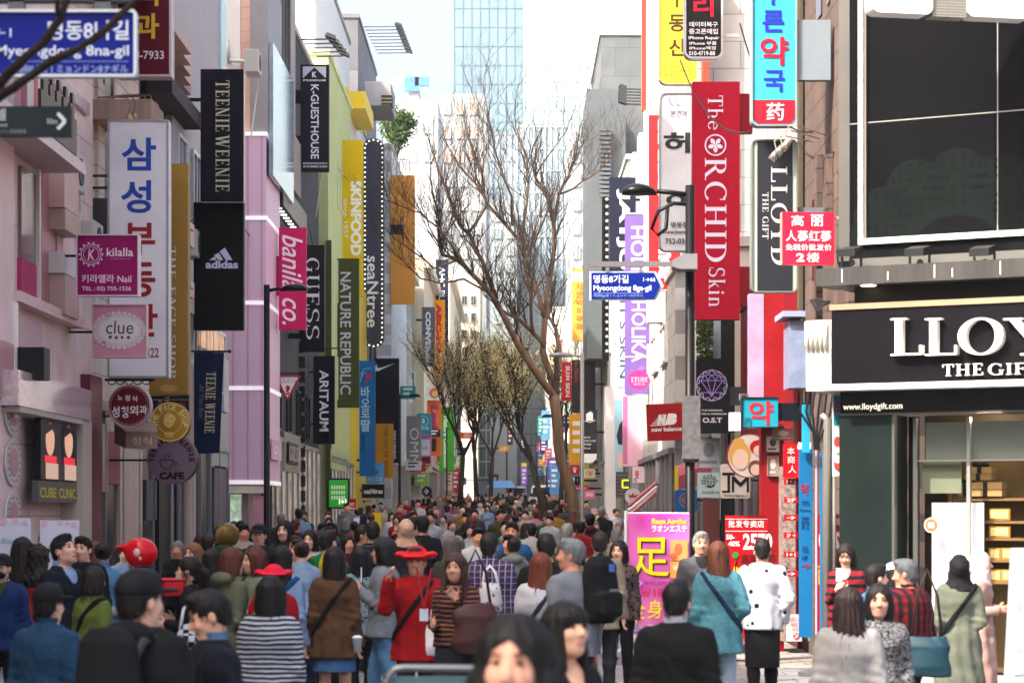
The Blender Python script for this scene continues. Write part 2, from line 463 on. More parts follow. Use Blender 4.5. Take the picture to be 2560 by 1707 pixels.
# ---------------------------------------------------------------- buildings
GLASS_D, GLASS_B = M_glass('1c2026'), M_glass('8fa3b0', rough=0.08)
GLASS_W = M_glass('c9d6dc', rough=0.1)
_win = {}
def window(parent, loc, rz, w, h, fm, gm, bars=1, depth=0.12):
    """A framed window standing proud of its wall; the frame's pane is its sub-part."""
    key = (round(w, 2), round(h, 2), fm.name, gm.name, bars)
    if key not in _win:
        k = max(0.04, min(w, h) * 0.06)
        m = MB()
        m.box((-w / 2, -depth / 2, -h / 2), (-w / 2 + k, depth / 2, h / 2)).box((w / 2 - k, -depth / 2, -h / 2), (w / 2, depth / 2, h / 2))
        m.box((-w / 2 + k, -depth / 2, h / 2 - k), (w / 2 - k, depth / 2, h / 2)).box((-w / 2 + k, -depth / 2, -h / 2), (w / 2 - k, depth / 2, -h / 2 + k))
        for i in range(bars):
            x = -w / 2 + w * (i + 1) / (bars + 1)
            m.box((x - k * .35, -depth / 2 + .01, -h / 2 + k), (x + k * .35, depth / 2 - .01, h / 2 - k))
        o = m.build('window', fm, parent)
        p = MB().box((-w / 2 + k, -.012, -h / 2 + k), (w / 2 - k, .012, h / 2 - k)).build('pane', gm, o)
        _win[key] = (o.data, p.data)
    else:
        a, b = _win[key]
        o = bpy.data.objects.new('window', a); col.objects.link(o); o.parent = parent
        p = bpy.data.objects.new('pane', b); col.objects.link(p); p.parent = o
    o.location = loc; o.rotation_euler = (0, 0, rz)
    return o

def building(label, X, d0, d1, h, wall, side=None, deep=8.0, rows=(), nwin=0, ww=1.2, wh=1.4, wframe='d8d8d8', wglass=None, front=None,
             cornice=None, parapet=0.5, frontwin=(), shop='20242a', z0=None, bars=1, shoph=3.2, bands=()):
    """A town house whose street face lies in the plane x = X; origin on the ground at the near street corner."""
    sgn = -1 if X < 0 else 1
    g = gz((d0 + d1) / 2) if z0 is None else z0
    root = thing('building', label, 'building', (X, d0, g))
    L = d1 - d0
    MB().box((0, 0, -0.6), (sgn * deep, L, h)).build('wall', [wall] if not side else [wall], root)
    if parapet:
        pw = 0.25
        MB().box((-sgn * .06, -.06, h + .002), (sgn * (deep + .05), L + .05, h + parapet * .35)).build('parapet', M(cornice or 'b9b5ae', var=0.15, streak=True), root)
    rz = math.pi / 2 if sgn < 0 else -math.pi / 2
    fm = M(wframe, rough=0.4)
    for z in rows:
        for i in range(nwin):
            window(root, (-sgn * .02, L * (i + .5) / nwin, z), rz, min(ww, L / nwin * .82), wh, fm, wglass or GLASS_B, bars)
    for (x, z, w, hh) in frontwin:
        window(root, (sgn * x, -.02, z), 0, w, hh, fm, wglass or GLASS_B, bars)
    for (z, hh, pr, mm) in bands:
        MB().box((-sgn * pr, -.02 if pr < .2 else -.1, z), (sgn * .1, L - .02, z + hh)).build('ledge', mm, root)
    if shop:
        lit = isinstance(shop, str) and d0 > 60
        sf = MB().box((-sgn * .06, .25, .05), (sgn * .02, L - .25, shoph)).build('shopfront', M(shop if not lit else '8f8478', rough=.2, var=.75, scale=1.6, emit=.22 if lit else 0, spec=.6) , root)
        m = MB(); n = max(2, int(L / 1.6))
        for i in range(n + 1):
            y = .25 + (L - .5) * i / n
            m.box((-sgn * .12, y - .04, .05), (-sgn * .062, y + .04, shoph))
        m.box((-sgn * .14, .2, shoph), (-sgn * .02, L - .2, shoph + .12))
        m.build('shopfront_frame', M('8b8b8d', metal=0.5, rough=0.35), sf)
    return root

def on_wall(X, x, y):
    """The point of the plane x = X that stands at this column and row."""
    d = F * X / (x - CX); return Vector((X, d, HC + (YH - y) * d / F))
def bx(root, name, a, b, m, bevel=0):
    """World-aligned box given by world corners, as a part of root."""
    o = root.location
    return MB().box([a[i] - o[i] for i in range(3)], [b[i] - o[i] for i in range(3)]).build(name, m, root, bevel=bevel)
def zz(y, d): return HC + (YH - y) * d / F

PINK, PINK2, CREAM = M_brick('dfc6bc', 'd9beb4', 'ad958b', w=1.7, h=.95, gap=.012, rough=.5), M('e2c6c4', rough=0.5), M_brick('dacabd', 'd3c2b5', 'a3948a', w=1.1, h=.42, gap=.014, rough=.75)
# --- left 1: pink jewellery shop on the corner
r = building('pink two storey shop building on the near left corner with lace decoration', -6.5, 28.0, 37.2, 24.0, PINK, shop=None, parapet=0, z0=0)
X = -6.5
def wp(root, name, x0, x1, yt, yb, out, m, X, inn=0.02, yref=None):
    """A slab on the street face between two picture columns (converted to distances), proud of it by out."""
    sg = -1 if X < 0 else 1
    Xo = X - sg * out
    da, db = F * Xo / (x0 - CX), F * Xo / (x1 - CX)
    dm = (da + db) / 2 if yref is None else F * Xo / (yref - CX)
    return bx(root, name, (X - sg * out, da, zz(yb, dm)), (X + sg * inn, db, zz(yt, dm)), m)
wp(r, 'pilaster', -60, 36, -200, 1700, 0.12, PINK2, X)
wp(r, 'corner_trim', 37, 46, 755, 1045, 0.16, M('e8e2dc', rough=0.3), X)
wp(r, 'upper_window', 54, 98, 430, 655, 0.05, M_glass('7d6468', rough=0.2), X)
wp(r, 'upper_window_band', 54, 98, 656, 760, 0.06, M('b03a62'), X)
wp(r, 'window_mullion', 99, 103, 425, 765, 0.1, M('cfc8bd', rough=0.3), X)
wp(r, 'ledge', 50, 212, 765, 790, 0.2, M('d9b9b6'), X)
wp(r, 'canopy', -40, 212, 392, 412, 0.6, M('b9aaa8'), X, yref=185)
wp(r, 'canopy_fascia', -40, 214, 388, 416, 0.64, M('b7adb4', metal=0.3, rough=0.4), X, inn=-0.605, yref=185)
m = MB()
for k in range(16):                                         # row of raised letters on the canopy, seen end-on
    a = on_wall(X + .6, 103 + k * 5.6, 300)
    zc = zz(388, F * (X + .6) / (185 - CX)) - r.location.z
    m.box((a.x - X - .04, a.y - r.location.y, zc + .02), (a.x - X + .0, a.y - r.location.y + .16, zc + .5 + .16 * ((k * 7) % 3)))
m.build('raised_letters', M('17141a', rough=0.4), r)
for x0, x1, c in ((30, 52, 'c27a88'), (52, 68, '9a1f55'), (68, 84, 'd9cdc4'), (84, 95, 'b8575f'), (95, 103, 'd9cdc4')):
    wp(r, 'painted_stripe', x0, x1, 195, 330, 0.06, M(c), X)
wp(r, 'etched_panel', 105, 225, 205, 238, 0.07, M('c2a5a4', rough=0.25, var=0.3, scale=9), X)
wp(r, 'glass_canopy', 46, 228, 952, 1034, 0.35, M('cbb3b3', rough=0.12, var=0.35, scale=14, spec=0.9), X)
wp(r, 'side_panel', 104, 142, 420, 765, 0.03, M('a97276', rough=0.35), X)
wp(r, 'side_panel', 143, 158, 420, 770, 0.05, M('c79b9c'), X)
for (x0, x1, y0, y1, c) in ((161, 197, 425, 530, 'c3a69c'), (163, 199, 533, 584, 'b59c8c'), (161, 198, 640, 692, 'cfc8c4'), (163, 198, 694, 792, 'b99a92')):
    wp(r, 'meter_box', x0, x1, y0, y1, 0.25, M(c, var=0.12), X)
bx(r, 'door_jamb', (-6.5, 34.6, 0), (-6.18, 35.3, zz(1045, 34.6)), M('b9ad9c', rough=0.6, var=0.12, streak=True))
wp(r, 'door_head', 50, 208, 1033, 1046, 0.34, M('b8aca0'), X)
wp(r, 'notice_bracket', 110, 125, 870, 950, 0.5, M('1a1a20'), X)
wp(r, 'mirror_panel', 48, 106, 795, 945, 0.04, M('c4a5a8', rough=0.3), X)
wp(r, 'pilaster', 226, 256, 940, 1560, 0.15, M('6b2f38', rough=0.5), X)
def wall_sign(label, X, x0, x1, yt, yb, c, out=0.1, t=0.08, **kw):
    """A sign lying flat on a street face; its own picture space is stretched so that columns keep their place."""
    da, db = F * X / (x0 - CX), F * X / (x1 - CX)
    dm = (da + db) / 2
    sg = -1 if X < 0 else 1
    W = abs(db - da); zt, zb = zz(yt, dm), zz(yb, dm)
    if kw.get('outline') == 'ellipse': kw['outline'] = cp(50, 50 * (zt - zb) / W, 49, 32, 49 * (zt - zb) / W)
    s = Sign(label, (0, 0, 100.0, 100.0 * (zt - zb) / W), F * W / 100.0, c, t=t, rz=(math.pi / 2 if X < 0 else -math.pi / 2), **kw)
    s.root.location = (X - sg * (out + t / 2), (da + db) / 2, (zt + zb) / 2)
    s.W, s.H = 100.0, 100.0 * (zt - zb) / W
    return s
s = wall_sign('lit window screen showing two dark haired faces in red inside the pink shop', X, 57, 150, 1046, 1200, '14141c', out=0.16, name='display_screen', cat='screen', emit=0.3)
H = s.H
for cx_ in (24, 74):
    s.shape([cp(cx_, H * .38, 19, ry=H * .34)], '1a1214', 'hair')
    s.shape([cp(cx_ - 1, H * .36, 12, ry=H * .26)], 'b98a74', 'face', emit=0.3)
    s.shape([[(cx_ - 14, H * .3), (cx_ - 10, H * .12), (cx_ + 12, H * .1), (cx_ + 13, H * .3), (cx_ + 4, H * .2)]], '1a1214', 'fringe')
    s.shape([rp(cx_ - 16, H * .62, cx_ + 16, H * .74)], 'c02030', 'scarf', emit=0.3)
    s.shape([rp(cx_ - 14, H * .74, cx_ + 20, H * .99)], 'a98a78', 'dress', emit=0.3)
s = wall_sign('grey shop window panel with painted reflection of yellow lettering below the lit screen', X, 50, 150, 1204, 1255, '5d5856', out=0.16, name='window_panel', cat='window panel')
s.text([('CLINIC', 52, s.H * .3, 96, s.H * .8), ('CUBE', 4, s.H * .3, 44, s.H * .8)], 'd8c81e', bold=0.02)  # reflected lettering painted onto the glass, its words in swapped order
s = wall_sign('cream letters Y and T painted on the pink corner pillar', X, -30, 36, 860, 1000, 'b98d90', out=0.13, t=0.02, name='painted_lettering', cat='lettering')
s.text([('Y', 48, 1, 95, s.H * .52)], 'cdb3a2', serif=True).text([('T', 62, s.H * .65, 90, s.H * .95)], 'c8a9a0', serif=True)
for k, yy in enumerate((1030, 1155, 1290)):
    s = wall_sign('white lace doily with round holes on the pink corner pillar, ' + ('uppermost of three', 'between the other two', 'lowest of three')[k], X, -16, 24, yy - 60, yy + 60, 'cfc6c0',
                  out=0.13, t=0.02, name='lace_ornament', cat='ornament', outline='ellipse', group='lace doilies on the pink pillar')
    s.shape([cp(50, s.H / 2, 30, 30, s.H * .3)], 'b98d90', 'ground_disc')
    s.shape([cp(50 + 40 * math.cos(a * .3927), s.H / 2 + s.H * .4 * math.sin(a * .3927), 4.5, 10, s.H * .022) for a in range(16)], '6a4a48', 'holes')
# --- left 2: cream classical house with columns and cornice
r = building('cream classical house with fluted columns, cornice and dark upper windows', -6.75, 37.2, 46.5, 22.0, CREAM, shop='241f1e', z0=0, shoph=3.6)
X = -6.75
DARKW = M_glass('16161a')
for x0, x1 in ((262, 285), (352, 388), (398, 428), (440, 462)):
    for yt, yb in ((205, 640),):
        wp(r, 'dark_window', x0, x1, yt, yb, 0.03, DARKW, X)
for x0, x1 in ((246, 262), (286, 350), (388, 398), (428, 440), (462, 478)):
    wp(r, 'pilaster', x0, x1, 205, 660, 0.06, CREAM, X)
for k, (yt, yb, out) in enumerate(((60, 84, 1.0), (84, 112, .8), (112, 140, .6), (140, 165, .45), (165, 190, .3))):
    wp(r, 'cornice', 250, 478, yt, yb, out, M('c6a596' if k % 2 else 'bb9b8e', var=0.12), X, yref=440)
wp(r, 'upper_window', 440, 452, -60, 55, .06, DARKW, X); wp(r, 'upper_window', 458, 466, -60, 55, .06, DARKW, X)
wp(r, 'window_awning', 430, 505, 205, 245, .5, M('4a4048', rough=0.8), X, yref=440)
for (yt, yb, out) in ((540, 556, .7), (556, 600, .5), (690, 705, .65), (705, 730, .5), (730, 770, .35)):
    wp(r, 'balcony_moulding', 420, 486, yt, yb, out, M('c8b0a2', var=0.15), X, yref=460)
for x in (466, 476):
    o = on_wall(X + .25, x, 900) - r.location
    m = MB(); prof = [(.17, 0), (.17, .15), (.12, .2), (.11, 1.0), (.10, 4.4), (.16, 4.5), (.18, 4.65)]
    m.lathe(prof, 14, (o.x, o.y, zz(1500, 44))).build('column', M('bda99a', rough=0.7, var=0.15), r, smooth=True)
bx(r, 'rusted_box_awning', (X, 38.3, zz(290, 38)), (X + 1.0, 39.6, zz(240, 38)), M('a98d80', rough=0.85, var=0.6, scale=3, streak=True))
for x0, x1, yt, yb, c in ((256, 270, 1060, 1230, 'b5a294'), (270, 300, 1080, 1210, '8a3a44'), (300, 356, 1120, 1560, 'c9b5a2'), (366, 392, 1200, 1300, '37474f'), (398, 440, 1100, 1560, '1a191c'), (440, 466, 1150, 1320, 'a8404c'), (232, 250, 1080, 1560, '3a2226')):
    wp(r, 'shop_panel', x0, x1, yt, yb, .12, M(c, var=0.12), X)
wp(r, 'air_duct', 270, 282, 500, 585, .3, M('4b484a'), X)
# --- left 3: grey house
r = building('grey plastered house with pale blue edge behind the tall black signs', -6.6, 46.6, 55.2, 13.8, M('a8a3a4', rough=0.7, var=0.06), rows=(5.2, 8.6), nwin=4, wglass=GLASS_D, z0=0.1)
X = -6.6
wp(r, 'edge_strip', 553, 566, -100, 180, .06, M('b9d3d8', rough=0.3), X)
wp(r, 'lit_window', 500, 560, 820, 880, .06, M('b98a66', rough=0.3, emit=.25, var=0.5, scale=4), X)
for x0, x1, yt, yb, c in ((560, 572, 900, 1030, 'aeb3b2'), (530, 570, 1030, 1170, '9fa4a3'), (536, 566, 1165, 1560, '5d5560')):
    wp(r, 'shop_panel', x0, x1, yt, yb, .1, M(c), X)
building('unseen rear block added behind the grey plastered house to shade the lilac shop', -11, 48, 58.5, 22.5, M('a39a94', rough=.8), z0=0, shop=None, rows=(14, 17.5), nwin=4)  # out of view, added to keep the sun off the lilac front
# --- left 3b: white tower wall above
r = building('white painted block with a drain pipe and peach tiled edge rising behind the black signs', -6.9, 61.0, 70.0, 16.5, M('e6e4e1', rough=0.8, var=0.05), deep=6.0, rows=(), shop=None, z0=.35, parapet=0)
bx(r, 'tiled_edge', (-6.88, 60.94, 11.6), (-6.63, 69, 16.5), M_brick('e0b7a6', 'd9ac9b', 'c9a291', w=.3, h=.3))
m = MB()
m.tube([P(575, 150, 60.9) - r.location, P(572, 160, 60.85) - r.location, P(568, 100, 60.85) - r.location], .05)
m.tube([P(574, 152, 60.85) - r.location, P(620, 155, 60.85) - r.location, P(640, 148, 60.85) - r.location], .05)
m.build('drain_pipe', M('c9c6c2'), r, smooth=True)
# --- left 4: lilac panelled cosmetics shop
LIL = M('d3b2c8', rough=0.35, var=0.04, scale=.8)
r = thing('building', 'lilac panelled shop with white joint lines and a recessed ground floor', 'building', (-6.2, 60.5, .36))
o = r.location
zt, zb = zz(335, 60.5), zz(1212, 60.5)
MB().box((-3, 0, zb - o.z), (0, 3.6, zt - o.z)).build('wall', LIL, r)
for yy in (335, 545, 757, 970, 1205):
    bx(r, 'white_joint', (-9.2, 60.47, zz(yy + 5, 60.5)), (-6.17, 64.15, zz(yy - 5, 60.5)), M('e9e2e6', rough=0.3, emit=.15))
for xx in (583, 620, 655):
    bx(r, 'panel_seam', (P(xx - 1, 0, 60.5).x, 60.475, zb + .01), (P(xx + 1, 0, 60.5).x, 60.52, zt - .01), M('b488a4'))
MB().box((-3, .35, -.5), (-.5, 3.6, zb - o.z - .01)).build('ground_floor_wall', M('8a6f78', var=0.1), r)
bx(r, 'door_head', (-9, 60.52, zz(1232, 60.5)), (-6.25, 61.2, zz(1214, 60.5)), M('d9cdb8'))
bx(r, 'display_window', (P(574, 0, 60.5).x, 60.6, .4), (P(600, 0, 60.5).x, 60.9, zz(1235, 60.5)), M('9fb59c', rough=0.2, emit=.2, var=.6, scale=5))
bx(r, 'pink_door_panel', (P(632, 0, 60.5).x, 60.6, .4), (P(668, 0, 60.5).x, 60.9, zz(1238, 60.5)), M('b98794'))
bx(r, 'upper_fascia', (-6.6, 60.55, zt + .06), (-6.15, 64.1, zz(-60, 60.5)), M('8d8b8f', rough=0.5))
MB().box((-.42, .1, zt - o.z + .06), (-.1, 9.3, zt - o.z + 6)).build('upper_wall', M('a69a94', rough=0.8), r)
bx(r, 'billboard', (-6.14, 60.6, zz(470, 63)), (-6.03, 66.3, zz(150, 63)), M_glass('8b98a6', rough=0.1, var=.5, scale=1.5))
for k in range(2): window(r, (-.08, 3 + 3 * k, zz(60, 65) - o.z), math.pi / 2, 2, 2.6, M('6d6a6c'), GLASS_D)
bx(r, 'grey_return', (-6.9, 69.95, zz(340, 70)), (-6.39, 70.2, zz(-60, 70)), M('9b918b', rough=.8))
bx(r, 'slatted_band', (-6.4, 66.4, zz(470, 68)), (-6.2, 70.5, zz(330, 68)), M_brick('a3958d', '93867f', '6a605b', w=3, h=.08))
s = wall_sign('white italic letters co on the lilac shop front', -6.15, 676, 700, 1100, 1150, 'cda9c0', out=.02, t=.02, name='painted_lettering', cat='lettering')
s.text([('o.', 20, s.H * .3, 80, s.H * .7, dict(shear=.3))], 'efe9ee')
# --- left 5: black brick denim shop
BLK = M_brick('2c2c30', '34343a', '1a1a1d', w=.25, h=.1, gap=.02)
r = building('black brick fashion shop with a glowing canopy and mesh cladding', -6.45, 64.3, 80.0, zz(140, 75) - .5, BLK, shop='18181c', rows=(4.4,), nwin=5, wglass=GLASS_D, wframe='2a2a2e', shoph=3.4)
o = r.location
m = MB()
m.box((0, .1, zz(535, 66) - o.z), (.3, 7.3, zz(470, 66) - o.z)).build('canopy', M('26252a', rough=.5), r)
MB().box((.301, .1, zz(533, 66) - o.z), (.33, 7.3, zz(474, 66) - o.z)).build('canopy_edge', M('8d877f', rough=.6), r)
m = MB()
for k in range(10): m.box((.08, .4 + k * .7, zz(535, 66) - o.z - .015), (.24, .5 + k * .7, zz(535, 66) - o.z - .002))
m.build('canopy_lights', M('ffffff', emit=2.0), r)
for k in range(22):
    MB().cbox((.1, 8.4, .6 + k * .45), (.09, .1, .17)).build('corner_block', M('202024', rough=.5), r)
bx(r, 'metal_fascia', (-6.45, 66.4, zz(1180, 69)), (-6.3, 71.5, zz(1085, 69)), M('8d8682', metal=.6, rough=.35))
s = wall_sign('white block lettering on the metal fascia of the black shop', -6.28, 718, 742, 1108, 1160, '201e20', out=.02, t=.03, name='raised_lettering', cat='lettering')
s.text([('GUESS', 4, 3, 97, s.H - 3)], 'e8e4e0', serif=True)
# --- left 6: pale green house
OLV = M('b6bd84', rough=.7, var=.1, scale=.7)
r = building('pale yellow green shop house with a dark green edge', -6.15, 80.3, 91.5, zz(165, 82) - .6, OLV, shop='39402a', rows=(), shoph=3.0, cornice='c9ce9c')
o = r.location
MB().box((-.05, -.25, -.4), (.12, -.02, zz(600, 80) - o.z)).build('edge_post', M('3f4a22'), r)
for k in range(3): window(r, (-.02, 5.6, 6 + k * 3.4), math.pi / 2, 3.0, 1.5, M('c5c9a0'), M_glass('a9b07c'))
s = wall_sign('dark raised lettering on the pale green shop front', -6.08, 824, 862, 1128, 1175, 'a9ae80', out=.02, t=.04, name='raised_lettering', cat='lettering')
s.text([('REPUBLIC', 3, 3, 97, s.H - 3)], '3a4028', bold=.03)
# --- left 7: yellow cosmetics house
YEL = M('e3c233', rough=.5, var=.06)
r = building('white and yellow cosmetics shop house with vertical yellow columns', -6.3, 91.8, 103.0, zz(235, 92) - .75, M('dedcd2', rough=.7), shop='4a3a14', rows=(), shoph=3.0, cornice='e3c233')
bx(r, 'yellow_band', (-6.29, 91.7, zz(275, 92)), (-5.6, 97, zz(232, 92)), YEL)
bx(r, 'yellow_column', (-6.6, 91.5, .5), (-6.0, 92.6, zz(900, 92)), YEL)
bx(r, 'yellow_column', (-6.28, 94, .5), (-6.15, 102, zz(700, 95)), YEL)
bx(r, 'white_strip', (-6.28, 92.8, .5), (-6.12, 93.6, zz(1010, 92)), M('f0ead6', rough=.3))
# --- left 8: grey clad tower house
GRY = M_brick('84858a', '7c7d83', '5f6066', w=.5, h=4.0, gap=.02, axis='YZ')
r = building('grey metal clad house with a row of long armed lamps on its roof edge', -6.62, 103.2, 117.0, zz(60, 104) - .85, GRY, shop='2a2c30', rows=(5, 8.5), nwin=4, wglass=GLASS_D, wframe='3a3c42', cornice='6c6d72')
o = r.location
bx(r, 'sign_box', (-6.3, 102.9, zz(265, 103)), (-5.2, 107, zz(205, 103)), M('8f9096', rough=.5))
bx(r, 'vent_grille', (-5.6, 102.8, zz(262, 103)), (-5.15, 104, zz(238, 103)), M_brick('1c1c20', '222226', 'c9b98a', w=.5, h=.16))
for k, (x, y, X_) in enumerate(((190, 470, -6.3), (236, 640, -6.3), (492, 640, -6.35), (646, 180, -6.1), (705, 700, -6.2), (806, 420, -5.95))):
    p = on_wall(X_, x, y); t = thing('air_conditioner', 'small pale air conditioning unit fixed to ' + ('the pink shop beside the meter boxes', 'the cream house behind the white sign', 'the grey house by the black sports sign', 'the upper lilac shop', 'the black brick shop', 'the pale green house')[k], 'air conditioner', p)
    MB().box((-.35, 0, 0), (0, .8, .55)).build('casing', M('b9b5ae', var=.2, streak=True), t, bevel=.02)
    MB().lathe([(.2, 0), (.2, .012), (.05, .02)], 20).build('fan_grille', M('3a3a3c'), t)
    t.children[1].rotation_euler = (0, math.pi / 2, 0); t.children[1].location = (.002, .4, .28)
    MB().tube([(-.1, .8, .1), (-.12, 1.0, -.2), (-.3, 1.1, -1.4)], .02, 6).build('pipe', M('cfcac0'), t)
def row_lamps(label, pts, length, c='55565c', head=.16, dirx=1, group=None):
    """Arms with floodlights reaching out from a wall; each lamp a thing of its own."""
    for k, p in enumerate(pts):
        t = thing('arm_lamp', label[0] + ', ' + label[1][min(k, len(label[1]) - 1)] if len(label) > 1 else label[0], 'lamp', p, group)
        MB().tube([(0, 0, 0), (dirx * length, 0, .02)], .025, 6).build('arm', M(c, metal=.5), t)
        m = MB(); m.add([(dirx * length - .12, -.2, .1), (dirx * length + .2, -.2, -.02), (dirx * length + .2, .2, -.02), (dirx * length - .12, .2, .1),
                         (dirx * length - .05, -.14, .2), (dirx * length + .2, -.14, .1), (dirx * length + .2, .14, .1), (dirx * length - .05, .14, .2)],
                        [(3, 2, 1, 0), (4, 5, 6, 7), (0, 1, 5, 4), (1, 2, 6, 5), (2, 3, 7, 6), (3, 0, 4, 7)])
        m.build('head', M('33343a', metal=.3), t)
row_lamps(['grey arm floodlight above the grey clad house, one of nine alike in a row'], [P(910 + k * 4, 68 + k * 8.2, 104 + k * .9) for k in range(9)], 1.45, group='floodlights on the grey clad house')
row_lamps(['dark arm floodlight above the mesh clad black shop, one of five alike in a row'], [P(752 + k * 10, 100 + k * 10.5, 72 + k * 1.4) for k in range(5)], .85, c='3a3a3e', group='floodlights on the black shop')
# --- left: white house behind with aerials
r = building('tall white rendered house with a curved roof line behind the black shop', -6.9, 84, 102, zz(30, 95) - .7, M('e3e1de', rough=.8, var=.04), shop=None, rows=(), parapet=.5, cornice='8a8a8a')
for k in range(3): window(r, (-.02, 15, 8 + k * 3.4), math.pi / 2, 2.2, 1.8, M('8d8a84'), GLASS_D)
m = MB()
for k in range(6): m.tube([(-1.5 + k * .25, .5, zz(30, 84) - .6), (-1.5 + k * .25 + .1, .5, zz(12, 84) - .5 + .05 * (k % 3))], .02, 5)
m.build('roof_railing', M('8a8a8c'), r)
# --- left 9..: row towards the far end
r = building('white tiled house with a tall orange advertising panel', -5.9, 117.4, 134, zz(430, 125) - 1.0, M_brick('dcdcdc', 'd5d5d5', 'b9b9b9', w=.8, h=.5), shop='34363a', rows=(), shoph=3.2)
bx(r, 'orange_panel', (P(998, 0, 126).x, 117.2, zz(760, 117)), (P(1040, 0, 126).x + .3, 117.38, zz(437, 117)), M('e09a3c', rough=.4, var=.05))
m = MB()
for k in range(8): m.tube([(P(968 + k * 8, 0, 118).x + 5.9, .3, zz(432, 118) - 1.1), (P(968 + k * 8, 0, 118).x + 5.9, .3, zz(407, 118) - 1.0)], .03, 5)
m.tube([(P(968, 0, 118).x + 5.9, .3, zz(407, 118) - 1.0), (P(1024, 0, 118).x + 5.9, .3, zz(407, 118) - 1.0)], .03, 5)
m.build('roof_railing', M('d9d9d9'), r)
bx(r, 'stone_ledge', (-5.95, 117.2, zz(585, 117)), (-5.3, 120, zz(560, 117)), M('8d8684'))
specs = [('grey slate house with dark upper windows beyond the orange panel', -6.35, 134.5, 152, 15.5, '77777c', GLASS_D, '35363a'),
         ('stone townhouse with green tinted windows and carved ledges', -5.6, 152.5, 176, 16.5, 'b7ab98', M_glass('5fa59a', rough=.15), '6d675c'),
         ('cream arcaded house with a brick red frieze at the far left', -5.4, 176.5, 204, 13.5, 'c2b4a2', GLASS_B, '5a5348'),
         ('long beige office block at the far left end of the street', -5.3, 205, 250, 20, 'b9b2a8', GLASS_B, '4c4a48')]
for lab, X, d0, d1, h, c, gm, sh in specs:
    r = building(lab, X, d0, d1, h, M(c, rough=.75, var=.12, streak=True), rows=(5, 8.2, 11.4), nwin=5, wglass=gm, shop=sh, bands=((3.4, .3, .35, M('a59c90')), (h - .6, .5, .5, M('b8ad9e'))),
                 frontwin=((1.0, 8.5, .9, 1.6), (2.4, 8.5, .9, 1.6)))
# --- far centre: office blocks and towers
def tower(label, x0, x1, ytop, d, c, gm, nx, nz, h0=0, deep=20, wallm=None, floor=None):
    a, b = P(x0, ytop, d), P(x1, ytop, d)
    g = gz(d); W, Hh = b.x - a.x, a.z - g
    r = thing('office_tower', label, 'building', ((a.x + b.x) / 2, d, g))
    MB().box((-W / 2, 0, -1), (W / 2, deep, Hh)).build('wall', wallm or M(c, rough=.6, var=.05, scale=.15), r)
    if nx:
        m = MB(); k = 0
        g_ = MB(); g_.box((-W / 2 + .1, -.08, h0), (W / 2 - .1, -.02, Hh - .3)).build('curtain_glass', gm, r)
        for i in range(nx + 1):
            x = -W / 2 + .1 + (W - .2) * i / nx; m.box((x - .07, -.2, h0), (x + .07, -.081, Hh - .3))
        for j in range(nz + 1):
            z = h0 + (Hh - .3 - h0) * j / nz; m.box((-W / 2 + .1, -.17, z - .09), (W / 2 - .1, -.082, z + .09))
        m.build('mullion_grid', M(floor or 'b9cdd3', rough=.4), r)
    return r
GT = M_glass('66808f', rough=.12, var=.35, scale=.12, name='tower_glass')
GP = M_glass('a3b9bd', rough=.25, var=.06, scale=.1, name='pale_tower_glass')
tower('dark blue glass office tower rising highest behind the bare tree', 1134, 1309, -30, 450, '5f8294', GT, 8, 24, floor='577888', h0=10)
tower('very pale cyan glass office tower filling the sky behind the red signs', 1310, 1700, -120, 405, 'a9c4c8', GP, 20, 34, floor='93b3b9', h0=10)
tower('white rendered apartment block with brown upper windows behind the tree crown', 1090, 1216, 235, 300, '8e9396', GLASS_B, 0, 0)
tower('lower pale grey block with rooftop huts right of the brown windowed block', 1217, 1296, 330, 290, '7b8388', GLASS_B, 5, 14, floor='8b949a')
tower('low white house with blue roof signs left of the tree crown', 960, 1095, 250, 270, 'bcbfc0', GLASS_B, 0, 0)
tower('grey blue glazed office block behind the tree trunk', 1290, 1422, 310, 240, '8d9ea8', M_glass('8fa5b0', rough=.15, var=.2, scale=.2), 9, 16, floor='a6b5bd', h0=3)
tower('pale grey block with ribbon windows left of the tree trunk', 1225, 1292, 500, 225, '7f898e', GLASS_B, 0, 0)
tower('white stepped building with balconies right of the tree', 1422, 1490, 330, 215, '8f9698', GLASS_B, 0, 0)
tower('cream domed department store at the end of the street', 1100, 1200, 700, 262, 'c6b9a8', GLASS_B, 0, 0)
tower('dark grey office front closing the far end of the street', 1195, 1330, 830, 255, '5b656b', M_glass('4a555c', rough=.2), 7, 9, floor='77848a', h0=3)
def fwins(x0, x1, y0, y1, nx, ny, d, label_root, gm=GLASS_D, fm='9a9a98'):
    for i in range(nx):
        for j in range(ny):
            w, h = (x1 - x0) / nx * .6, (y1 - y0) / ny * .55
            p = P(x0 + (x1 - x0) * (i + .5) / nx, y0 + (y1 - y0) * (j + .5) / ny, d - .1) - label_root.location
            window(label_root, p, 0, w * d / F, h * d / F, M(fm), gm, 1)
tw = [o for o in col.objects if o.name.startswith('office_tower')]
fwins(1100, 1200, 240, 420, 3, 3, 300, tw[2], M('a8968c', rough=.4), 'd6d2cc'); fwins(1105, 1210, 420, 660, 3, 4, 300, tw[2], M('a9b4ba', rough=.3), 'd0d0ce')
fwins(965, 1090, 280, 420, 3, 2, 270, tw[4], M('9aa6ac', rough=.3), 'c9c9c6'); fwins(1228, 1290, 520, 860, 2, 8, 225, tw[6], M('7d8a90', rough=.3), 'b9c0c4'); fwins(1425, 1488, 360, 900, 2, 9, 215, tw[7], M('7d8a90', rough=.3), 'c4c9cc')
fwins(1105, 1195, 730, 900, 4, 4, 262, tw[8], GLASS_D)
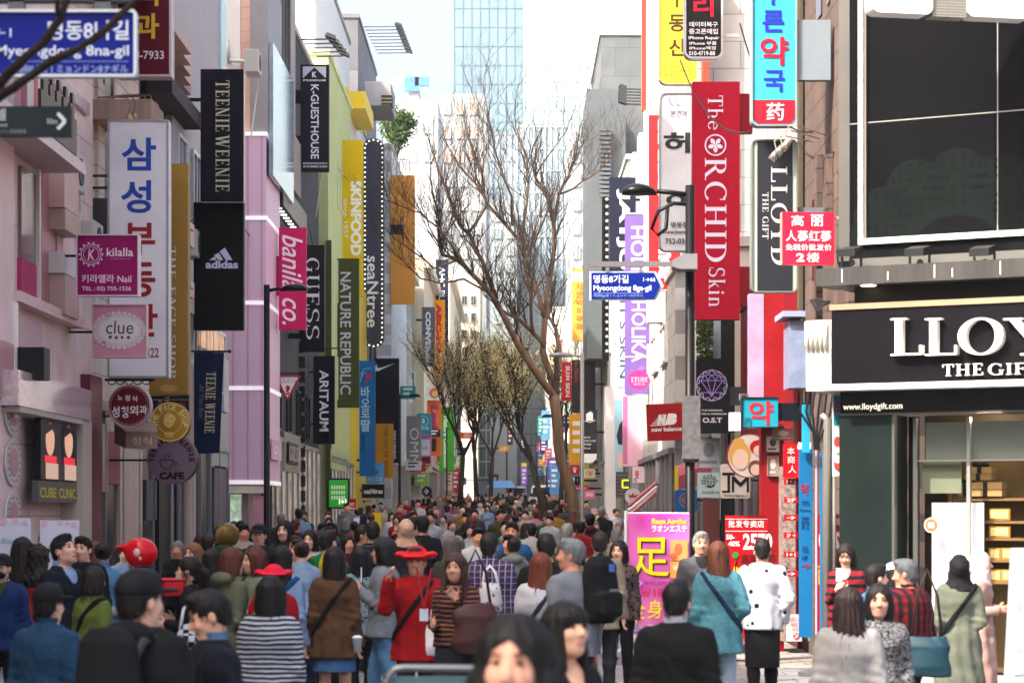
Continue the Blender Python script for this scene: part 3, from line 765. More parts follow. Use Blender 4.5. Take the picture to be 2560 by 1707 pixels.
for k, (x, y) in enumerate(((985, 205), (1030, 212), (1055, 205))):
    p = P(x, y, 272) - tw[4].location
    MB().cbox(p, (.8, .3, .5 + .3 * (k == 1))).build('roof_sign', M('4a78c0' if k else '7d9fd0'), tw[4])
bx(tw[4], 'rooftop_unit', P(1022, 250, 272) , P(1050, 232, 275), M('8a8a8e'))

building('plain grey building across the side street, just outside the picture on the left', -7.6, 0, 25.5, 13.5, M('a39a94', rough=.8), z0=0, shop='3a3836', rows=(5, 8.4), nwin=6)
# --- right row, far to near
specs = [('white office block at the far right end of the street', 3.2, 205, 250, 17, 'c9c7c2', GLASS_B, '4c4a48'),
         ('red and grey shop house beyond the second lamp post', 3.4, 165, 204, 12, '9b6d68', GLASS_D, '6d2a2e'),
         ('mint and white shop house beyond the black banner', 3.5, 140, 164, 13.5, 'b7c7be', M_glass('6aa39a'), '37504a')]
for lab, X, d0, d1, h, c, gm, sh in specs:
    building(lab, X, d0, d1, h, M(c, rough=.75, var=.12, streak=True), rows=(5, 8.2, 11.0), nwin=5, wglass=gm, shop=sh, bands=((3.4, .3, .35, M('b9b4ae')),))
r = building('dark fronted shop house with a moss green strip behind the grey lamp post', 3.6, 112, 139, zz(640, 115) - 1, M('4a4d50', rough=.6, var=.1), shop='1c1e22', rows=(6, 9), nwin=5, wglass=GLASS_D)
bx(r, 'green_strip', (3.3, 111.7, 1), (3.62, 112, zz(895, 112)), M('9aa050', var=.3, scale=6))
r = building('grey panelled tower house with louvres and a row of spotlights', 3.7, 100, 111.5, zz(145, 105) - .9, M_brick('5c6164', '565b5e', '45494c', w=1.2, h=1.2, axis='XZ', gap=.01), rows=(), shop='3c3f44')
o = r.location
MB().box((-.75, -6, zz(900, 95) - o.z), (.75, -.05, zz(245, 96) - o.z)).build('grey_fin', M('565c60', rough=.6), r)
for k in range(16):
    p = P(1513, 325 + k * 11, 93.8) - o
    MB().cbox(p, (.22, .12, .05)).build('louvre_blade', M('585e63'), r)
row_lamps(['thin black arm spotlight on the grey panelled tower house, one of six alike'], [P(1603, 224 + k * 7.5, 92 - k * .5) for k in range(6)], .75, c='2a2a2e', dirx=-1, group='spotlights on the grey panelled house')
r = building('white cosmetics shop house with a pale column and glass poster front', 3.75, 78, 99.5, zz(420, 80) - .7, M('a3a5a8', rough=.6), shop='7d8a90', rows=(8, 11.5), nwin=4)
bx(r, 'white_column', (P(1514, 0, 77).x, 77.2, .4), (P(1540, 0, 77).x, 78.1, zz(965, 77)), M('e6e4e2', rough=.4))
bx(r, 'grille_front', (P(1541, 0, 77).x, 77.4, zz(1245, 77)), (P(1580, 0, 77).x, 77.6, zz(1178, 77)), M_brick('77787a', '707174', '3a3b3d', w=2, h=.12, axis='XZ'))
r = building('pink and cream beauty shop with a tall pink poster and tilted awning bars', 3.85, 66, 77.5, zz(540, 68) - .6, M('d9c6cc', rough=.6), shop='8a5a6a', rows=(9, 12), nwin=3)
r = building('sunlit white brick shop house right of the lilac banner', 3.55, 52.2, 65.5, zz(690, 54) - .4, M_brick('b5b3af', 'aeaca7', '86837e', w=1.1, h=.5), shop='6f5a52', rows=(), shoph=2.9, cornice='d9d6d0')
for k in range(3): window(r, (-.02, 3.5 + 3.5 * k, zz(880, 58) - r.location.z), -math.pi / 2, 1.9, .9, M('cfcac4'), M_glass('b5aca4'))
r = building('tall pale panelled shop house behind the white and crimson signs', 3.85, 53.0, 64.5, zz(-260, 54), M_brick('a9a6a2', 'a19e9a', '7d7a76', w=1.2, h=.6, axis='XZ'), shop=None, rows=(), parapet=0)
bx(r, 'white_pier', (3.2, 56.5, zz(800, 56)), (3.9, 57.2, zz(-100, 56)), M('e3e1de'))
bx(r, 'red_pier', (P(1862, 0, 43).x, 52.4, 6.0), (4.3, 52.9, 14), M('b8402e', rough=.6))
DKB = M('232226', rough=.5, var=.1)
r = building('narrow dark shop with ivy, pale grey pillar and white column under the crimson sign', 3.9, 42.5, 51.8, zz(640, 45) - .3, M('cfcac4', rough=.6), shop='1a1a1e', rows=(), shoph=3.2)
for x0, x1, yt, yb, c in ((1782, 1803, 798, 1300, '9fb0b8'), (1803, 1838, 798, 1080, '16161a'), (1838, 1870, 770, 1130, 'd6cec4'), (1803, 1850, 1240, 1560, '1a1b20'), (1760, 1800, 1245, 1560, '6d3a38'), (1853, 1898, 1180, 1560, 'b7aea4')):
    pa, pb = P(x0, yb, 42.2), P(x1, yt, 42.2)
    bx(r, 'front_panel', (pa.x, 42.25 + .01 * (x0 % 7), max(pa.z, .1)), (pb.x, 42.48, pb.z), M(c, var=.1))
# pharmacy
RED = M('7d0b14', rough=.45, var=.08)
r = building('deep red pharmacy and cosmetics shop with stacked goods at its door', 4.0, 33.6, 42.0, zz(700, 35), RED, shop='3b1216', rows=(), shoph=2.7, cornice='7d1018')
for x0, x1, yt, yb, c in ((1872, 1908, 735, 1070, 'b98aa8'), (1908, 1960, 735, 1060, '8d0d16')):
    pa, pb = P(x0, yb, 33.4), P(x1, yt, 33.4)
    bx(r, 'front_panel', (pa.x, 33.3 + .01 * (x0 % 7), pa.z), (pb.x, 33.58, pb.z), M(c, var=.25, scale=3))
bx(r, 'red_door_post', (P(1903, 0, 33).x, 33.0, 0), (P(1960, 0, 33).x, 33.3, zz(1065, 33)), RED)
bx(r, 'blue_framed_light_box', (P(1963, 0, 32.8).x, 32.3, zz(972, 32.6)), (P(2012, 0, 32.8).x, 33.0, zz(806, 32.6)), M('7d8aa6', rough=.3, var=.3, scale=4))
bx(r, 'sloping_canopy', (P(1945, 0, 32.8).x, 32.2, zz(800, 32.8)), (P(2000, 0, 32.8).x, 33.2, zz(786, 32.8)), M('8f97b8'))
for x, yt in ((1957, 1105), (2025, 1110)):
    bx(r, 'goods_rack', (P(x, 0, 32.5).x, 32.6, .2), (P(x + 34, 0, 32.5).x, 33.2, zz(yt + 60, 32.5)), M('8f7f7a', var=.9, scale=14))
s = Sign('red pharmacy door panel with white characters beside the blue banner', (1958, 1110, 1996, 1195), 32.2, 'a3121c', t=.06, name='sign_panel')
s.text([('本', 1967, 1118, 1986, 1136), ('商', 1968, 1140, 1987, 1158), ('人', 1970, 1163, 1990, 1182)], 'e9dcd8')
# brick house above the gift shop
BRK = M_brick('5e4c44', '54433c', '352b27', w=.32, h=.32, gap=.012, axis='YZ')
r = building('pinkish brown tiled house with narrow slit windows behind the dark gift shop', 4.05, 28.9, 33.4, 16, BRK, shop=None, z0=0, parapet=0)
for x0, x1, yt, yb in ((2040, 2052, -60, 45), (2066, 2072, -60, 10), (2044, 2056, 405, 640), (2070, 2082, 385, 640), (2030, 2036, 500, 700)):
    wp(r, 'slit_window', x0, x1, yt, yb, .02, M_glass('3a2622'), 4.05)
for x0, x1 in ((2036, 2042), (2057, 2066), (2084, 2092)):
    wp(r, 'brick_pier', x0, x1, 390, 900, .1, BRK, 4.05)
for k, x in enumerate((1998, 2002, 2018)):
    m = MB(); m.tube([P(x, -60, 33.2) - r.location, P(x, 860, 33.2) - r.location], .02 if k != 1 else .05, 6)
    m.build('service_pipe', M(('3a68a8', '4a4438', '2f5c9a')[k]), r)
# ---------------------------------------------------------------- the dark gift shop on the right corner, its front turned towards the crossing
GA = math.radians(-29)                      # turn of the front about the vertical
GU, GN = Vector((math.cos(GA), math.sin(GA), 0)), Vector((math.sin(GA), -math.cos(GA), 0))
G0 = Vector((3.70, 27.0, 0))                # front plane passes here
def gq(x, y, out=0.0):
    """Picture column/row -> (u, z) on the shop's front plane moved out by `out` metres."""
    o = G0 + GN * out
    dirx = (x - CX) / F
    # point (d*dirx, d); solve (p - o).GN = 0
    d = (o.x * GN.x + o.y * GN.y) / (dirx * GN.x + GN.y)
    p = Vector((d * dirx, d, 0)) - G0
    return p.dot(GU), HC + (YH - y) * d / F
gift = thing('building', 'dark gift shop building on the near right corner with white framed glass front', 'building', G0, None, GA)
UE = 4.2
def gbox(name, x0, y0, x1, y1, o0, o1, m, parent=gift, uend=None, bevel=0, loc=None):
    """Front piece between two picture columns/rows, from o0 to o1 metres proud of the front (rows taken at x0)."""
    u0, z1 = gq(x0, y0, o1); u1, _ = gq(x1, y0, o1); _, z0 = gq(x0, y1, o1)
    if uend: u1 = uend
    return MB().box((u0, -o1, z0), (u1, -o0, z1)).build(name, m, parent, bevel=bevel)
DG = M('0b0b0f', rough=.35, var=.2, spec=.05, name='tinted_glass')
ALU = M('5c5a57', metal=.4, rough=.4, var=.1)
MB().box((0.05, .0, 5.6), (UE, 6, 14)).build('wall', M('2b2a2d', rough=.5), gift)
MB().box((0.0, -.07, zz(655, 27)), (.13, .2, 14)).build('aluminium_edge', ALU, gift)
gbox('glass_front', 2119, -200, 2500, 640, .0, .06, DG, uend=UE)
W1 = M('e3e1dc', rough=.4, var=.03)
u0, z0 = gq(2145, 612, .12); u1, _ = gq(2157, 612, .12)
MB().box((u0, -.12, z0), (u1, -.061, 14)).box((u1, -.12, z0), (UE, -.061, z0 + .065)).build('white_frame', W1, gift)
MB().box((u1 + .002, -.10, z0 + .067), (u1 + .03, -.061, 14)).build('frame_lip', M('6f6963'), gift)
seam = M('8d8a86', rough=.4)
u, z = gq(2124, 311, .064); MB().box((u, -.066, z - .006), (UE, -.0605, z + .006)).build('glass_joint', seam, gift)
u, z = gq(2494, 300, .064); MB().box((u - .006, -.067, zz(640, 26)), (u + .006, -.0605, 13)).build('glass_joint', seam, gift)
# doily motif etched in the glass: a fan of round lobes with holes
m = MB(); mh = MB(); cu_, cz_ = gq(2390, 622, .07); LZ = cz_ - .35
lobes = [(cu_ + 1.08 * math.cos(math.radians(a)), LZ + .95 * math.sin(math.radians(a)) + .18) for a in range(8, 180, 27)]
k = 0
for (lu, lz) in lobes:
    m.add([(x, -.0625 - .0004 * k, z) for x, z in circ(lu, lz, .33, 28)], [tuple(range(28))]); k += 1
    for ri, nn in ((.12, 6), (.2, 10), (.28, 14)):
        for j in range(nn):
            a = 2 * math.pi * j / nn
            mh.add([(x, -.068, z) for x, z in circ(lu + ri * math.cos(a), lz + ri * math.sin(a), .022, 8)], [tuple(range(8))])
m.add([(x, -.0625 - .0004 * k, z) for x, z in circ(cu_, LZ + .2, .92, 48)], [tuple(range(48))])
m.build('doily_motif', M('0d1312', rough=.5, spec=.05, name='etched_glass'), gift)
mh.add([(x, -.0690, z) for x, z in circ(cu_, LZ + .1, .62, 40)], [tuple(range(40))])
mh.build('doily_holes', M('0a0a0d', rough=.4, spec=.05, name='dark_etched_glass'), gift)
# ledge with floodlights
LED = M('3f3e3d', rough=.55, metal=.3, var=.35, scale=5, streak=True)
ua, za = gq(2040, 672, .55); _, zb = gq(2040, 716, .55); ub, _ = gq(2500, 700, .55)
MB().box((ua, -.55, zb), (UE, .0, za)).build('ledge', LED, gift)
MB().box((ua, .01, zb + .02), (.04, 1.2, za - .02)).build('ledge_return', LED, gift)
mm = MB()
for i in range(9):
    mm.box((ua + .3 + i * .42 + .11 * (i % 3), -.553, zb + .03), (ua + .312 + i * .42 + .11 * (i % 3), -.5505, za - .02 - .05 * (i % 2)))
mm.build('sealant_streaks', M('d9d2c6', rough=.8, var=.4, scale=20), gift)
u, z = gq(2125, 640, .2); MB().box((u, -.16, za + .003), (UE, -.07, za + .13)).build('pale_band', M('5d5c58', rough=.5), gift)
_, zc = gq(2075, 762, .4); _, zd = gq(2075, 776, .4); _, ze = gq(2075, 961, .4); _, zf = gq(2075, 976, .4)
us, _ = gq(2075, 800, .4)
MB().box((us + .25, -.30, zc + .001), (UE, .0, zb - .001)).build('dark_recess', M('0c0a0a', rough=.7), gift)
MB().box((us, -.42, zd), (UE, 0, zc)).build('gilt_strip', M('b59a80', metal=.5, rough=.35), gift)
MB().box((us + .02, -.40, ze), (UE, 0, zd - .001)).build('sign_band', M('0f0e13', rough=.35, spec=.12), gift)
MB().box((us, -.43, zf), (UE, 0, ze - .001)).build('white_strip', W1, gift)
MB().box((us - .30, -.36, zf + .002), (us - .002, .5, zd - .1)).build('white_side_box', M('d6d2c8', rough=.6, var=.3, scale=6), gift)
for k in range(5):
    MB().tube([(us - .28 + k * .055, -.40, zd - .12), (us - .28 + k * .055, -.39, zd - .42)], .024, 8).build('lamp_tube', M('e9e4d4', rough=.4), gift, smooth=True)
m = MB()
for k in range(4):
    m.tube([(us - .35 + .05 * k, -.1 - .05 * k, zd + .15), (us - .2 + .03 * k, -.3, zd + .02 + .03 * k), (us - .02, -.36, zd + .1)], .014, 6)
m.build('loose_cables', M('1c1c1e'), gift)
u, z = gq(2143, 717, .5); MB().lathe([(.08, -.004), (.085, .0)], 16, (u + .1, -.42, zb - .006)).build('downlight', M('ffe9c8', emit=3), gift)
def gtext(txt, x0, y0, x1, y1, out, depth, mat, serif=True, name='raised_letter', keepz=True, bold=0, space=1.0):
    uu0, zt = gq(x0, y0, out); uu1, _ = gq(x1, y0, out); _, zb_ = gq(x0, y1, out)
    uv, fs, _a = serif_shape(txt, .06 + space - 1) if serif else text_shape(txt, bold, 0, space)
    m = MB(); w, h = uu1 - uu0, zt - zb_
    pts = [((uu0 + uu1) / 2 + p[0] * w, (zt + zb_) / 2 + p[1] * h) for p in uv]
    if depth < .01:
        m.add([(a, -out - .0006 * (i % 5), b) for i, (a, b) in enumerate(pts)] if not serif else [(a, -out - .0006 * ((i // 4) % 7), b) for i, (a, b) in enumerate(pts)], fs)
    else:
        for i, q in enumerate(fs): m.prism([pts[k] for k in q], -out - .0008 * (i % 9), -out + depth)
    return m.build(name, mat, gift)
LM = M('efe9df', rough=.35, var=.04)
for ch, x0, x1 in (('L', 2226, 2304), ('L', 2312, 2392), ('O', 2394, 2508), ('Y', 2508, 2640)):
    gtext(ch, x0, 796, x1, 889, .50, .10, LM)
gtext('THE', 2356, 911, 2457, 940, .44, .03, LM, bold=0)
gtext('GIFT', 2470, 909, 2600, 938, .44, .03, LM)
# lower front
_, zg = gq(2103, 1034, .1)
MB().box((.03, -.10, zg), (UE, .4, zf - .002)).build('fascia', M('131617', rough=.35, spec=.15), gift)
gtext('www.lloydgift.com', 2108, 1009, 2256, 1029, .108, .004, M('f2e9d0', emit=.4), serif=False, name='lettering', bold=.008)
MB().box((.03, -.11, zg - .02), (UE, -.02, zg - .003)).build('steel_trim', ALU, gift)
ucol, _ = gq(2230, 1100, .1)
MB().box((.02, -.10, 0), (ucol, .4, zg - .022)).build('marble_column', M('18211f', rough=.3, spec=.15, var=.3, scale=2, name='dark_marble'), gift)
MB().box((ucol, -.105, 0), (ucol + .03, -.02, zg - .022)).build('steel_edge', ALU, gift)
uw, _ = gq(2284, 1100, -.3)
MB().box((ucol + .03, .9, 0), (UE, 1.2, zg)).build('back_wall', M('2e2416', rough=.7), gift)
MB().box((ucol + .03, .35, .0), (uw, .5, zg - .03)).build('dark_door', M('0c0c0e', rough=.3), gift)
MB().box((ucol + .03, .0, 0.0), (UE, 1.2, .12)).build('door_step', M('a59d92', rough=.8), gift)
m = MB(); m.box((uw, .28, .1), (uw + .04, .34, zg - .05)).box((uw + .62, .28, .1), (uw + .66, .34, zg - .05)).box((uw, .28, zz(1152, 26.5)), (UE, .34, zz(1148, 26.5))).build('glazing_bar', M('b9b9b4', metal=.6, rough=.3), gift)
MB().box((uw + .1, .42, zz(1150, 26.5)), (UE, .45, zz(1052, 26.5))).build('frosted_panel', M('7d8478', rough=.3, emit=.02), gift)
MB().box((uw + .06, .40, zz(1232, 26.5)), (uw + .52, .43, zz(1152, 26.5))).build('frosted_panel', M('6d735f', rough=.3), gift)
u1, _ = gq(2330, 1300, -.4); u2, _ = gq(2458, 1300, -.4)
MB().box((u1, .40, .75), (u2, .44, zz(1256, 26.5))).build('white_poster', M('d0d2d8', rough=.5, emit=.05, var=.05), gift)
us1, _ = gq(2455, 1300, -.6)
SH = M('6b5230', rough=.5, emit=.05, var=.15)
for z in (zz(1244, 26.3), zz(1302, 26.3), zz(1345, 26.3), zz(1400, 26.3), zz(1455, 26.3)):
    MB().box((us1 - .35, .55, z - .03), (UE, .9, z)).build('shelf', SH, gift)
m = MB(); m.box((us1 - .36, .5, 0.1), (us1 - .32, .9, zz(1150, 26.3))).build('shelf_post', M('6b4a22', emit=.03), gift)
MB().box((us1 - .3, .86, .15), (UE, .89, zz(1150, 26.3))).build('gilt_back', M('57462a', rough=.5), gift)
bulb = bpy.data.lights.new('shop_lamp', 'POINT'); bulb.energy = 9; bulb.color = (1, .82, .58); bulb.shadow_soft_size = .15
bo = bpy.data.objects.new('shop_lamp', bulb); col.objects.link(bo); bo.parent = gift; bo.location = (us1 + .1, .55, 3.0)
def gthing(name, label, cat, x, y, out, group=None):
    u, z = gq(x, y, out)
    t = thing(name, label, cat, G0 + GU * u + GN * out + Vector((0, 0, z)), group, GA); return t
GB, RB = M('94794c', rough=.5, emit=.0, var=.1), M('17130f', rough=.5)
for k, (x, y, w, h, lab) in enumerate(((2470, 1240, .38, .075, 'lowest of the stack'), (2470, 1222, .38, .075, 'second from the bottom'), (2452, 1200, .30, .07, 'third, under the bow'), (2455, 1183, .28, .07, 'topmost with bow'),
                                      (2420, 1240, .16, .14, 'tall one beside the stack'))):
    t = gthing('gift_box', 'gold gift box with black ribbon on the shop shelf, ' + lab, 'gift box', x, y, -.62, 'gift boxes on the lit shelf')
    MB().box((-w / 2, -.1, 0), (w / 2, .1, h)).build('box', GB, t)
    MB().box((-.025, -.104, 0), (.025, .104, h + .004)).build('ribbon', RB, t)
    if k in (3, 4):
        MB().ball((-.05, -.05, h + .03), (.06, .03, .03)).ball((.05, -.05, h + .03), (.06, .03, .03)).build('bow', RB, t)
for k, (x, y) in enumerate(((2500, 1300), (2500, 1343), (2488, 1398), (2520, 1398), (2490, 1452), (2520, 1452))):
    t = gthing('display_tray', 'small gold framed display tray on the lit shelf, ' + ('upper', 'second', 'third row left', 'third row right', 'bottom row left', 'bottom row right')[k], 'display tray', x, y, -.6, 'display trays on the lit shelf')
    w = .12 if k < 2 else .07
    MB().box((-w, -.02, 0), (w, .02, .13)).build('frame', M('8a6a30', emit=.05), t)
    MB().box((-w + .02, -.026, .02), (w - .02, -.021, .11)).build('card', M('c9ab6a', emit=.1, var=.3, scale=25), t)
t = gthing('round_sticker', 'round pink and white sticker on the shop glass', 'sticker', 2329, 1312, -.2)
MB().prism(circ(0, 0, .085), -.01, 0).build('disc', M('c9b9b0', emit=.05), t)
m = MB(); m.prism(circ(0, 0, .07), -.014, -.0105).build('ring', M('c8603c'), t)
m = MB(); m.box((-.035, -.017, -.03), (.035, -.0145, .03)).build('label', M('d9c9c0'), t)
for k, x in enumerate((2130, 2300, 2462)):
    t = gthing('floodlight', 'small black floodlight on the grey ledge of the gift shop, ' + ('nearest the corner', 'between the other two', 'farthest right')[k], 'floodlight', x, 672, .40, 'floodlights on the gift shop ledge')
    m = MB(); m.add([(-.09, -.12, .09), (.07, -.12, .09), (.07, .06, .12), (-.09, .06, .12), (-.09, -.12, .15), (.07, -.12, .15), (.07, .05, .19), (-.09, .05, .19)],
                    [(3, 2, 1, 0), (4, 5, 6, 7), (0, 1, 5, 4), (1, 2, 6, 5), (2, 3, 7, 6), (3, 0, 4, 7)])
    m.build('head', M('1c1c1e', rough=.5), t)
    MB().box((-.09, -.02, 0), (-.075, .0, .1)).box((.075, -.02, 0), (.09, 0, .12)).box((-.09, -.02, -.002), (.09, .02, .012)).build('yoke', M('17171a'), t)
    MB().ball((0, 0, .05), .03).build('cable_gland', M('8a8474', var=.4), t); t.scale = (1.35, 1.35, 1.35)
# bright projecting light boxes above, throwing a hard shadow on the glass
t = thing('light_box', 'large white rounded light box jutting out above the dark glass front', 'light box', P(2360, 0, 25.0), None, math.radians(12))
w = 1.0
def lbx(name, xa, xb, y0, y1, m, zb=0.0, r=.08):
    return MB().prism(rrect(xa, zb, xb, zb + 1.6, r), y0, y1).build(name, m, t)
zb0 = P(0, 45, 25.0).z - t.location.z
lbx('white_box', -.83, -.17, -.12, .12, W1, zb0); lbx('white_box', .21, .95, -.12, .12, W1, zb0)
lbx('grey_joint', -.168, .208, -.10, .10, M_brick('8d8b84', '85837c', '6a6861', w=3, h=.03, axis='XZ'), zb0 - .01, .0)
# ---------------------------------------------------------------- signs, left row
def dl(xr, X=5.4): return F * X / (CX - xr)
XL, XR = -6.6, 4.0
# blue road-name sign and grey pointer at the very front left
s = Sign('large blue road name sign with white border, partly hidden by dark branches, top left', (-70, 28, 344, 196), 12.0, '0c1a7c', t=.04, r=12, frame='b9c1c6', fw=7, name='street_sign', cat='street sign', rough=.35)
s.text([('←1', -10, 74, 31, 96), ('명동8나길', 122, 54, 324, 103), ('Myeongdong 8na-gil', -8, 116, 324, 150)], 'c9d2e2', bold=.015)
s.text([('明洞8나街ㅣミョンドン8ナギル', 30, 164, 322, 186)], '8ea2cc', bold=.01).lines([(30, 157, 324, 157)], '6f86bc', 2)
for x in (42, 258): MB().box((s.q(x - 20, 0)[0], -.03, s.hh + .001), (s.q(x + 20, 0)[0], .03, s.hh + .055)).build('clamp', M('5d5e60', metal=.6), s.root)
MB().box((s.q(-110, 0)[0], -.03, s.q(0, 8)[1]), (s.q(330, 0)[0], .03, s.q(0, -14)[1])).build('arm', M('3c3d40', metal=.5), s.root)
MB().tube([(s.q(-110, 0)[0], .1, -s.root.location.z), (s.q(-110, 0)[0], .1, 1.6)], .06, 12).build('post', M('2a2b2e', metal=.4), s.root, smooth=True)
s = Sign('dark grey direction sign with a white chevron pointing right, below the blue road sign', (-70, 268, 181, 343), 13.0, '2b3438', t=.05, name='direction_sign', cat='direction sign')
s.text([('셀', -12, 274, 18, 304), ('dong', -20, 310, 22, 322), ('50m', 120, 299, 146, 313)], 'aeb4b6', bold=.02).text([('ミョンドン芸術劇場', -20, 326, 68, 337)], '8d9496')
s.lines([(147, 286, 166, 306), (166, 306, 147, 326)], 'dfe4e6', 9, 'chevron')
MB().tube([(s.q(-60, 0)[0], .06, -.1), (s.q(-60, 0)[0], .06, .1)], .05, 8).build('clamp', M('3a3b3e'), s.root)
# burgundy
s = Sign('burgundy clinic sign with yellow characters and a white phone number behind the blue road sign', (295, -70, 432, 197), 38.6, '5c0c20', t=.35, frame='b9a9ac', fw=5, side='c9bcbc')
s.text([('외', 345, -60, 400, 22), ('과', 338, 40, 402, 103)], 'd9b02a', bold=.03).text([('02-778-7933', 278, 133, 414, 154)], 'dcd0d4', bold=.015)
s.arms(XL, (60,))
# big white real-estate sign
s = Sign('tall white sign with blue and dark red stacked characters on the left side', (273, 303, 425, 946), 37.4, 'd9d7dc', t=.30, frame='8f8e92', fw=5, r=4, side='d9d8da')
s.text([('삼', 308, 348, 394, 430), ('성', 306, 454, 382, 536)], '173f9c', bold=.035)
s.text([('부', 314, 560, 392, 640), ('동', 314, 658, 392, 745), ('산', 314, 762, 398, 843)], '8c0f20', bold=.035).text([('T.776-3322', 297, 871, 401, 895)], '8c1c2c', bold=.01)
s.arms(XL, (440, 470))
for k in range(5):
    t = thing('gooseneck_lamp', 'brass gooseneck lamp over the tall white sign, one of five alike in a row', 'lamp', P(322 + 14 * k, 296 - 2 * k, 37.6 + .5 * k), 'gooseneck lamps above the white sign')
    MB().tube([(-.5, .05, .33), (-.2, .05, .34), (-.02, 0, .32), (.02, 0, .22), (.0, 0, .08)], .014, 6).build('arm', M('8a7656', metal=.7, rough=.4), t)
    MB().lathe([(.02, .08), (.045, .05), (.06, 0.0), (.055, -.04)], 10).build('head', M('a08a68', metal=.6, rough=.35), t, smooth=True)
# kilalla
s = Sign('magenta square nail salon sign with a crest and white writing', (194, 588, 350, 742), 33.6, '8a0857', t=.20, frame='cdbfc6', fw=3, side='d9ced2')
s.rings([(231, 638, 26, 24), (231, 638, 20, 18.6)], 'd9b6cc', 'crest')
s.shape([cp(231 + 29 * math.cos(a * .449), 638 + 29 * math.sin(a * .449), 2.6, 8) for a in range(14)], 'd9b6cc', 'crest_beads')
s.text([('K', 223, 625, 240, 652, dict(shear=.15)), ('kilalla', 270, 622, 336, 643), ('키라엘라 Nail', 208, 688, 331, 709), ('TEL : 02) 755-1526', 208, 718, 331, 731)], 'e0c6d6', bold=.012)
s.text([('키라엘라 self nail cafe', 279, 647, 328, 651)], 'c890b4').arms(XL, (640,))
# clue
s = Sign('pink square sign with a white lace oval and dark lettering, below the magenta sign', (234, 762, 369, 895), 35.2, 'c98aa2', t=.18, frame='c9a9a0', fw=3, side='c7b3a8')
s.shape([cp(300 + 62 * math.cos(a * .2244), 827 + 43 * math.sin(a * .2244), 5.5, 10) for a in range(28)] + [cp(300, 827, 60, 40, 42)], 'd3c6cc', 'lace')
s.shape([cp(300 + 57.5 * math.cos(a * .1571), 827 + 39 * math.sin(a * .1571), 1.5, 6) for a in range(40)], 'b9798f', 'lace_holes').shape([cp(300, 827, 49, 40, 33)], 'd9d3d5', 'oval')
s.text([('clue', 268, 803, 336, 836, dict(shear=.05)), ('♥', 274, 840, 283, 849), ('♣', 289, 840, 298, 849), ('♦', 304, 840, 312, 849), ('♠', 319, 840, 328, 849)], '453f42').arms(XL, (830,))
# gold vertical
GOLD = M('a8823a', metal=.55, rough=.28, var=.12, scale=.5, name='gold_panel')
s = Sign('tall shiny gold sign with white serif lettering behind the tall white sign', (376, 413, 473, 987), 40.3, 'a8823a', t=.3, mat=GOLD, side='8a6a30')
s.text([('THE FACE SHOP', 427, 620, 443, 945)], 'e3dcd2', serif=True, rot=1).shape([cp(425, 972, 22, 20, 10)], 'b99448', 'embossed_crown').arms(XL, (480,))
s = Sign('dark strip sign with small lettering under the gold sign', (376, 989, 473, 1062), 40.2, '1a1620', t=.12)
s.text([('THE', 414, 990, 424, 1020), ('FACE', 396, 1000, 406, 1050)], 'a99a86', rot=1).shape([rp(376, 998, 473, 1001)], '7a6638', 'gold_line').shape([rp(450, 1005, 466, 1060)], '5c1424', 'red_patch')
# teenie weenie + adidas
s = Sign('tall black sign with cream serif lettering reading downwards, above the black sports sign', (503, 176, 611, 506), 48.4, '16141f', t=.22, side='d7cfc4', rough=.5)
s.text([('TEENIE', 541, 204, 575, 331), ('WEENIE', 541, 340, 575, 481)], 'cfc6ac', serif=True, rot=1).arms(XL, (250,), h=8)
s = Sign('black sports shop sign with three slanted bars and white lettering', (486, 508, 611, 826), 48.9, '06060b', t=.25, side='2a2a30')
s.shape([[(541, 652), (525, 652), (534, 646), (541, 643)], [(537, 640), (549, 634), (560, 652), (547, 652)], [(551, 631), (564, 621), (583, 652), (567, 652)]], 'cfcbe6', 'three_bars')
s.text([('adidas', 516, 653, 597, 673)], 'cfcbe6', bold=.035).arms(XL, (560,))
# navy banner
s = Sign('navy fabric banner with pale yellow serif lettering hanging from a rod', (485, 881, 560, 1134), 43.0, '15203c', t=.02, rough=.9, outline=[(485, 1134), (549, 1132), (560, 881), (485, 881)], name='hanging_banner', cat='banner')
s.text([('TEENIE WEENIE', 514, 930, 538, 1082)], 'cfc89a', serif=True, rot=1, tilt=-.03).text([('All That Bear', 498, 960, 510, 1048)], '5d6680', rot=1, shear=.3)
MB().tube([s.root.location * 0 + Vector((s.q(478, 0)[0], 0, s.hh + .02)), Vector((s.q(573, 0)[0], 0, s.hh + .02))], .018, 8).ball((s.q(574, 0)[0], 0, s.hh + .02), .035).build('rod', M('16161a', metal=.5), s.root)
# round signs
def round_sign(label, x, y, r, d, c, rim, t=.2, rough=.45, mat=None):
    return Sign(label, (x - r, y - r, x + r, y + r), d, c, t=t, outline=[(x + r * math.cos(-k * math.pi / 24), y + r * math.sin(-k * math.pi / 24)) for k in range(48)][::1], side=rim, rough=rough, mat=mat)
def arc_text(s, txt, x, y, r, a0, a1, hgt, c, serif=False, inward=False, bold=.02):
    m = MB(); yy = s.y(); n = len(txt)
    for i, ch in enumerate(txt):
        if ch == ' ': continue
        a = math.radians(a0 + (a1 - a0) * (i + .5) / n)
        px, py = x + r * math.cos(a), y - r * math.sin(a)
        w = hgt * (.72 if ch not in 'I' else .3)
        put_text(m, ch, s.q(px, py), w / s.s, hgt / s.s, yy, serif=serif, bold=0 if serif else bold, tilt=(a - math.pi / 2) if not inward else (a + math.pi / 2))
    m.build('lettering', M(c, rough=.5), s.root); return s
s = round_sign('round dark red clinic sign with white brush lettering hanging from black scrollwork', 326, 1015, 54, 36.0, '5f0a18', 'b9aeb0')
s.rings([(326, 1015, 54, 50), (326, 1015, 47, 46)], 'b08c92', 'rim')
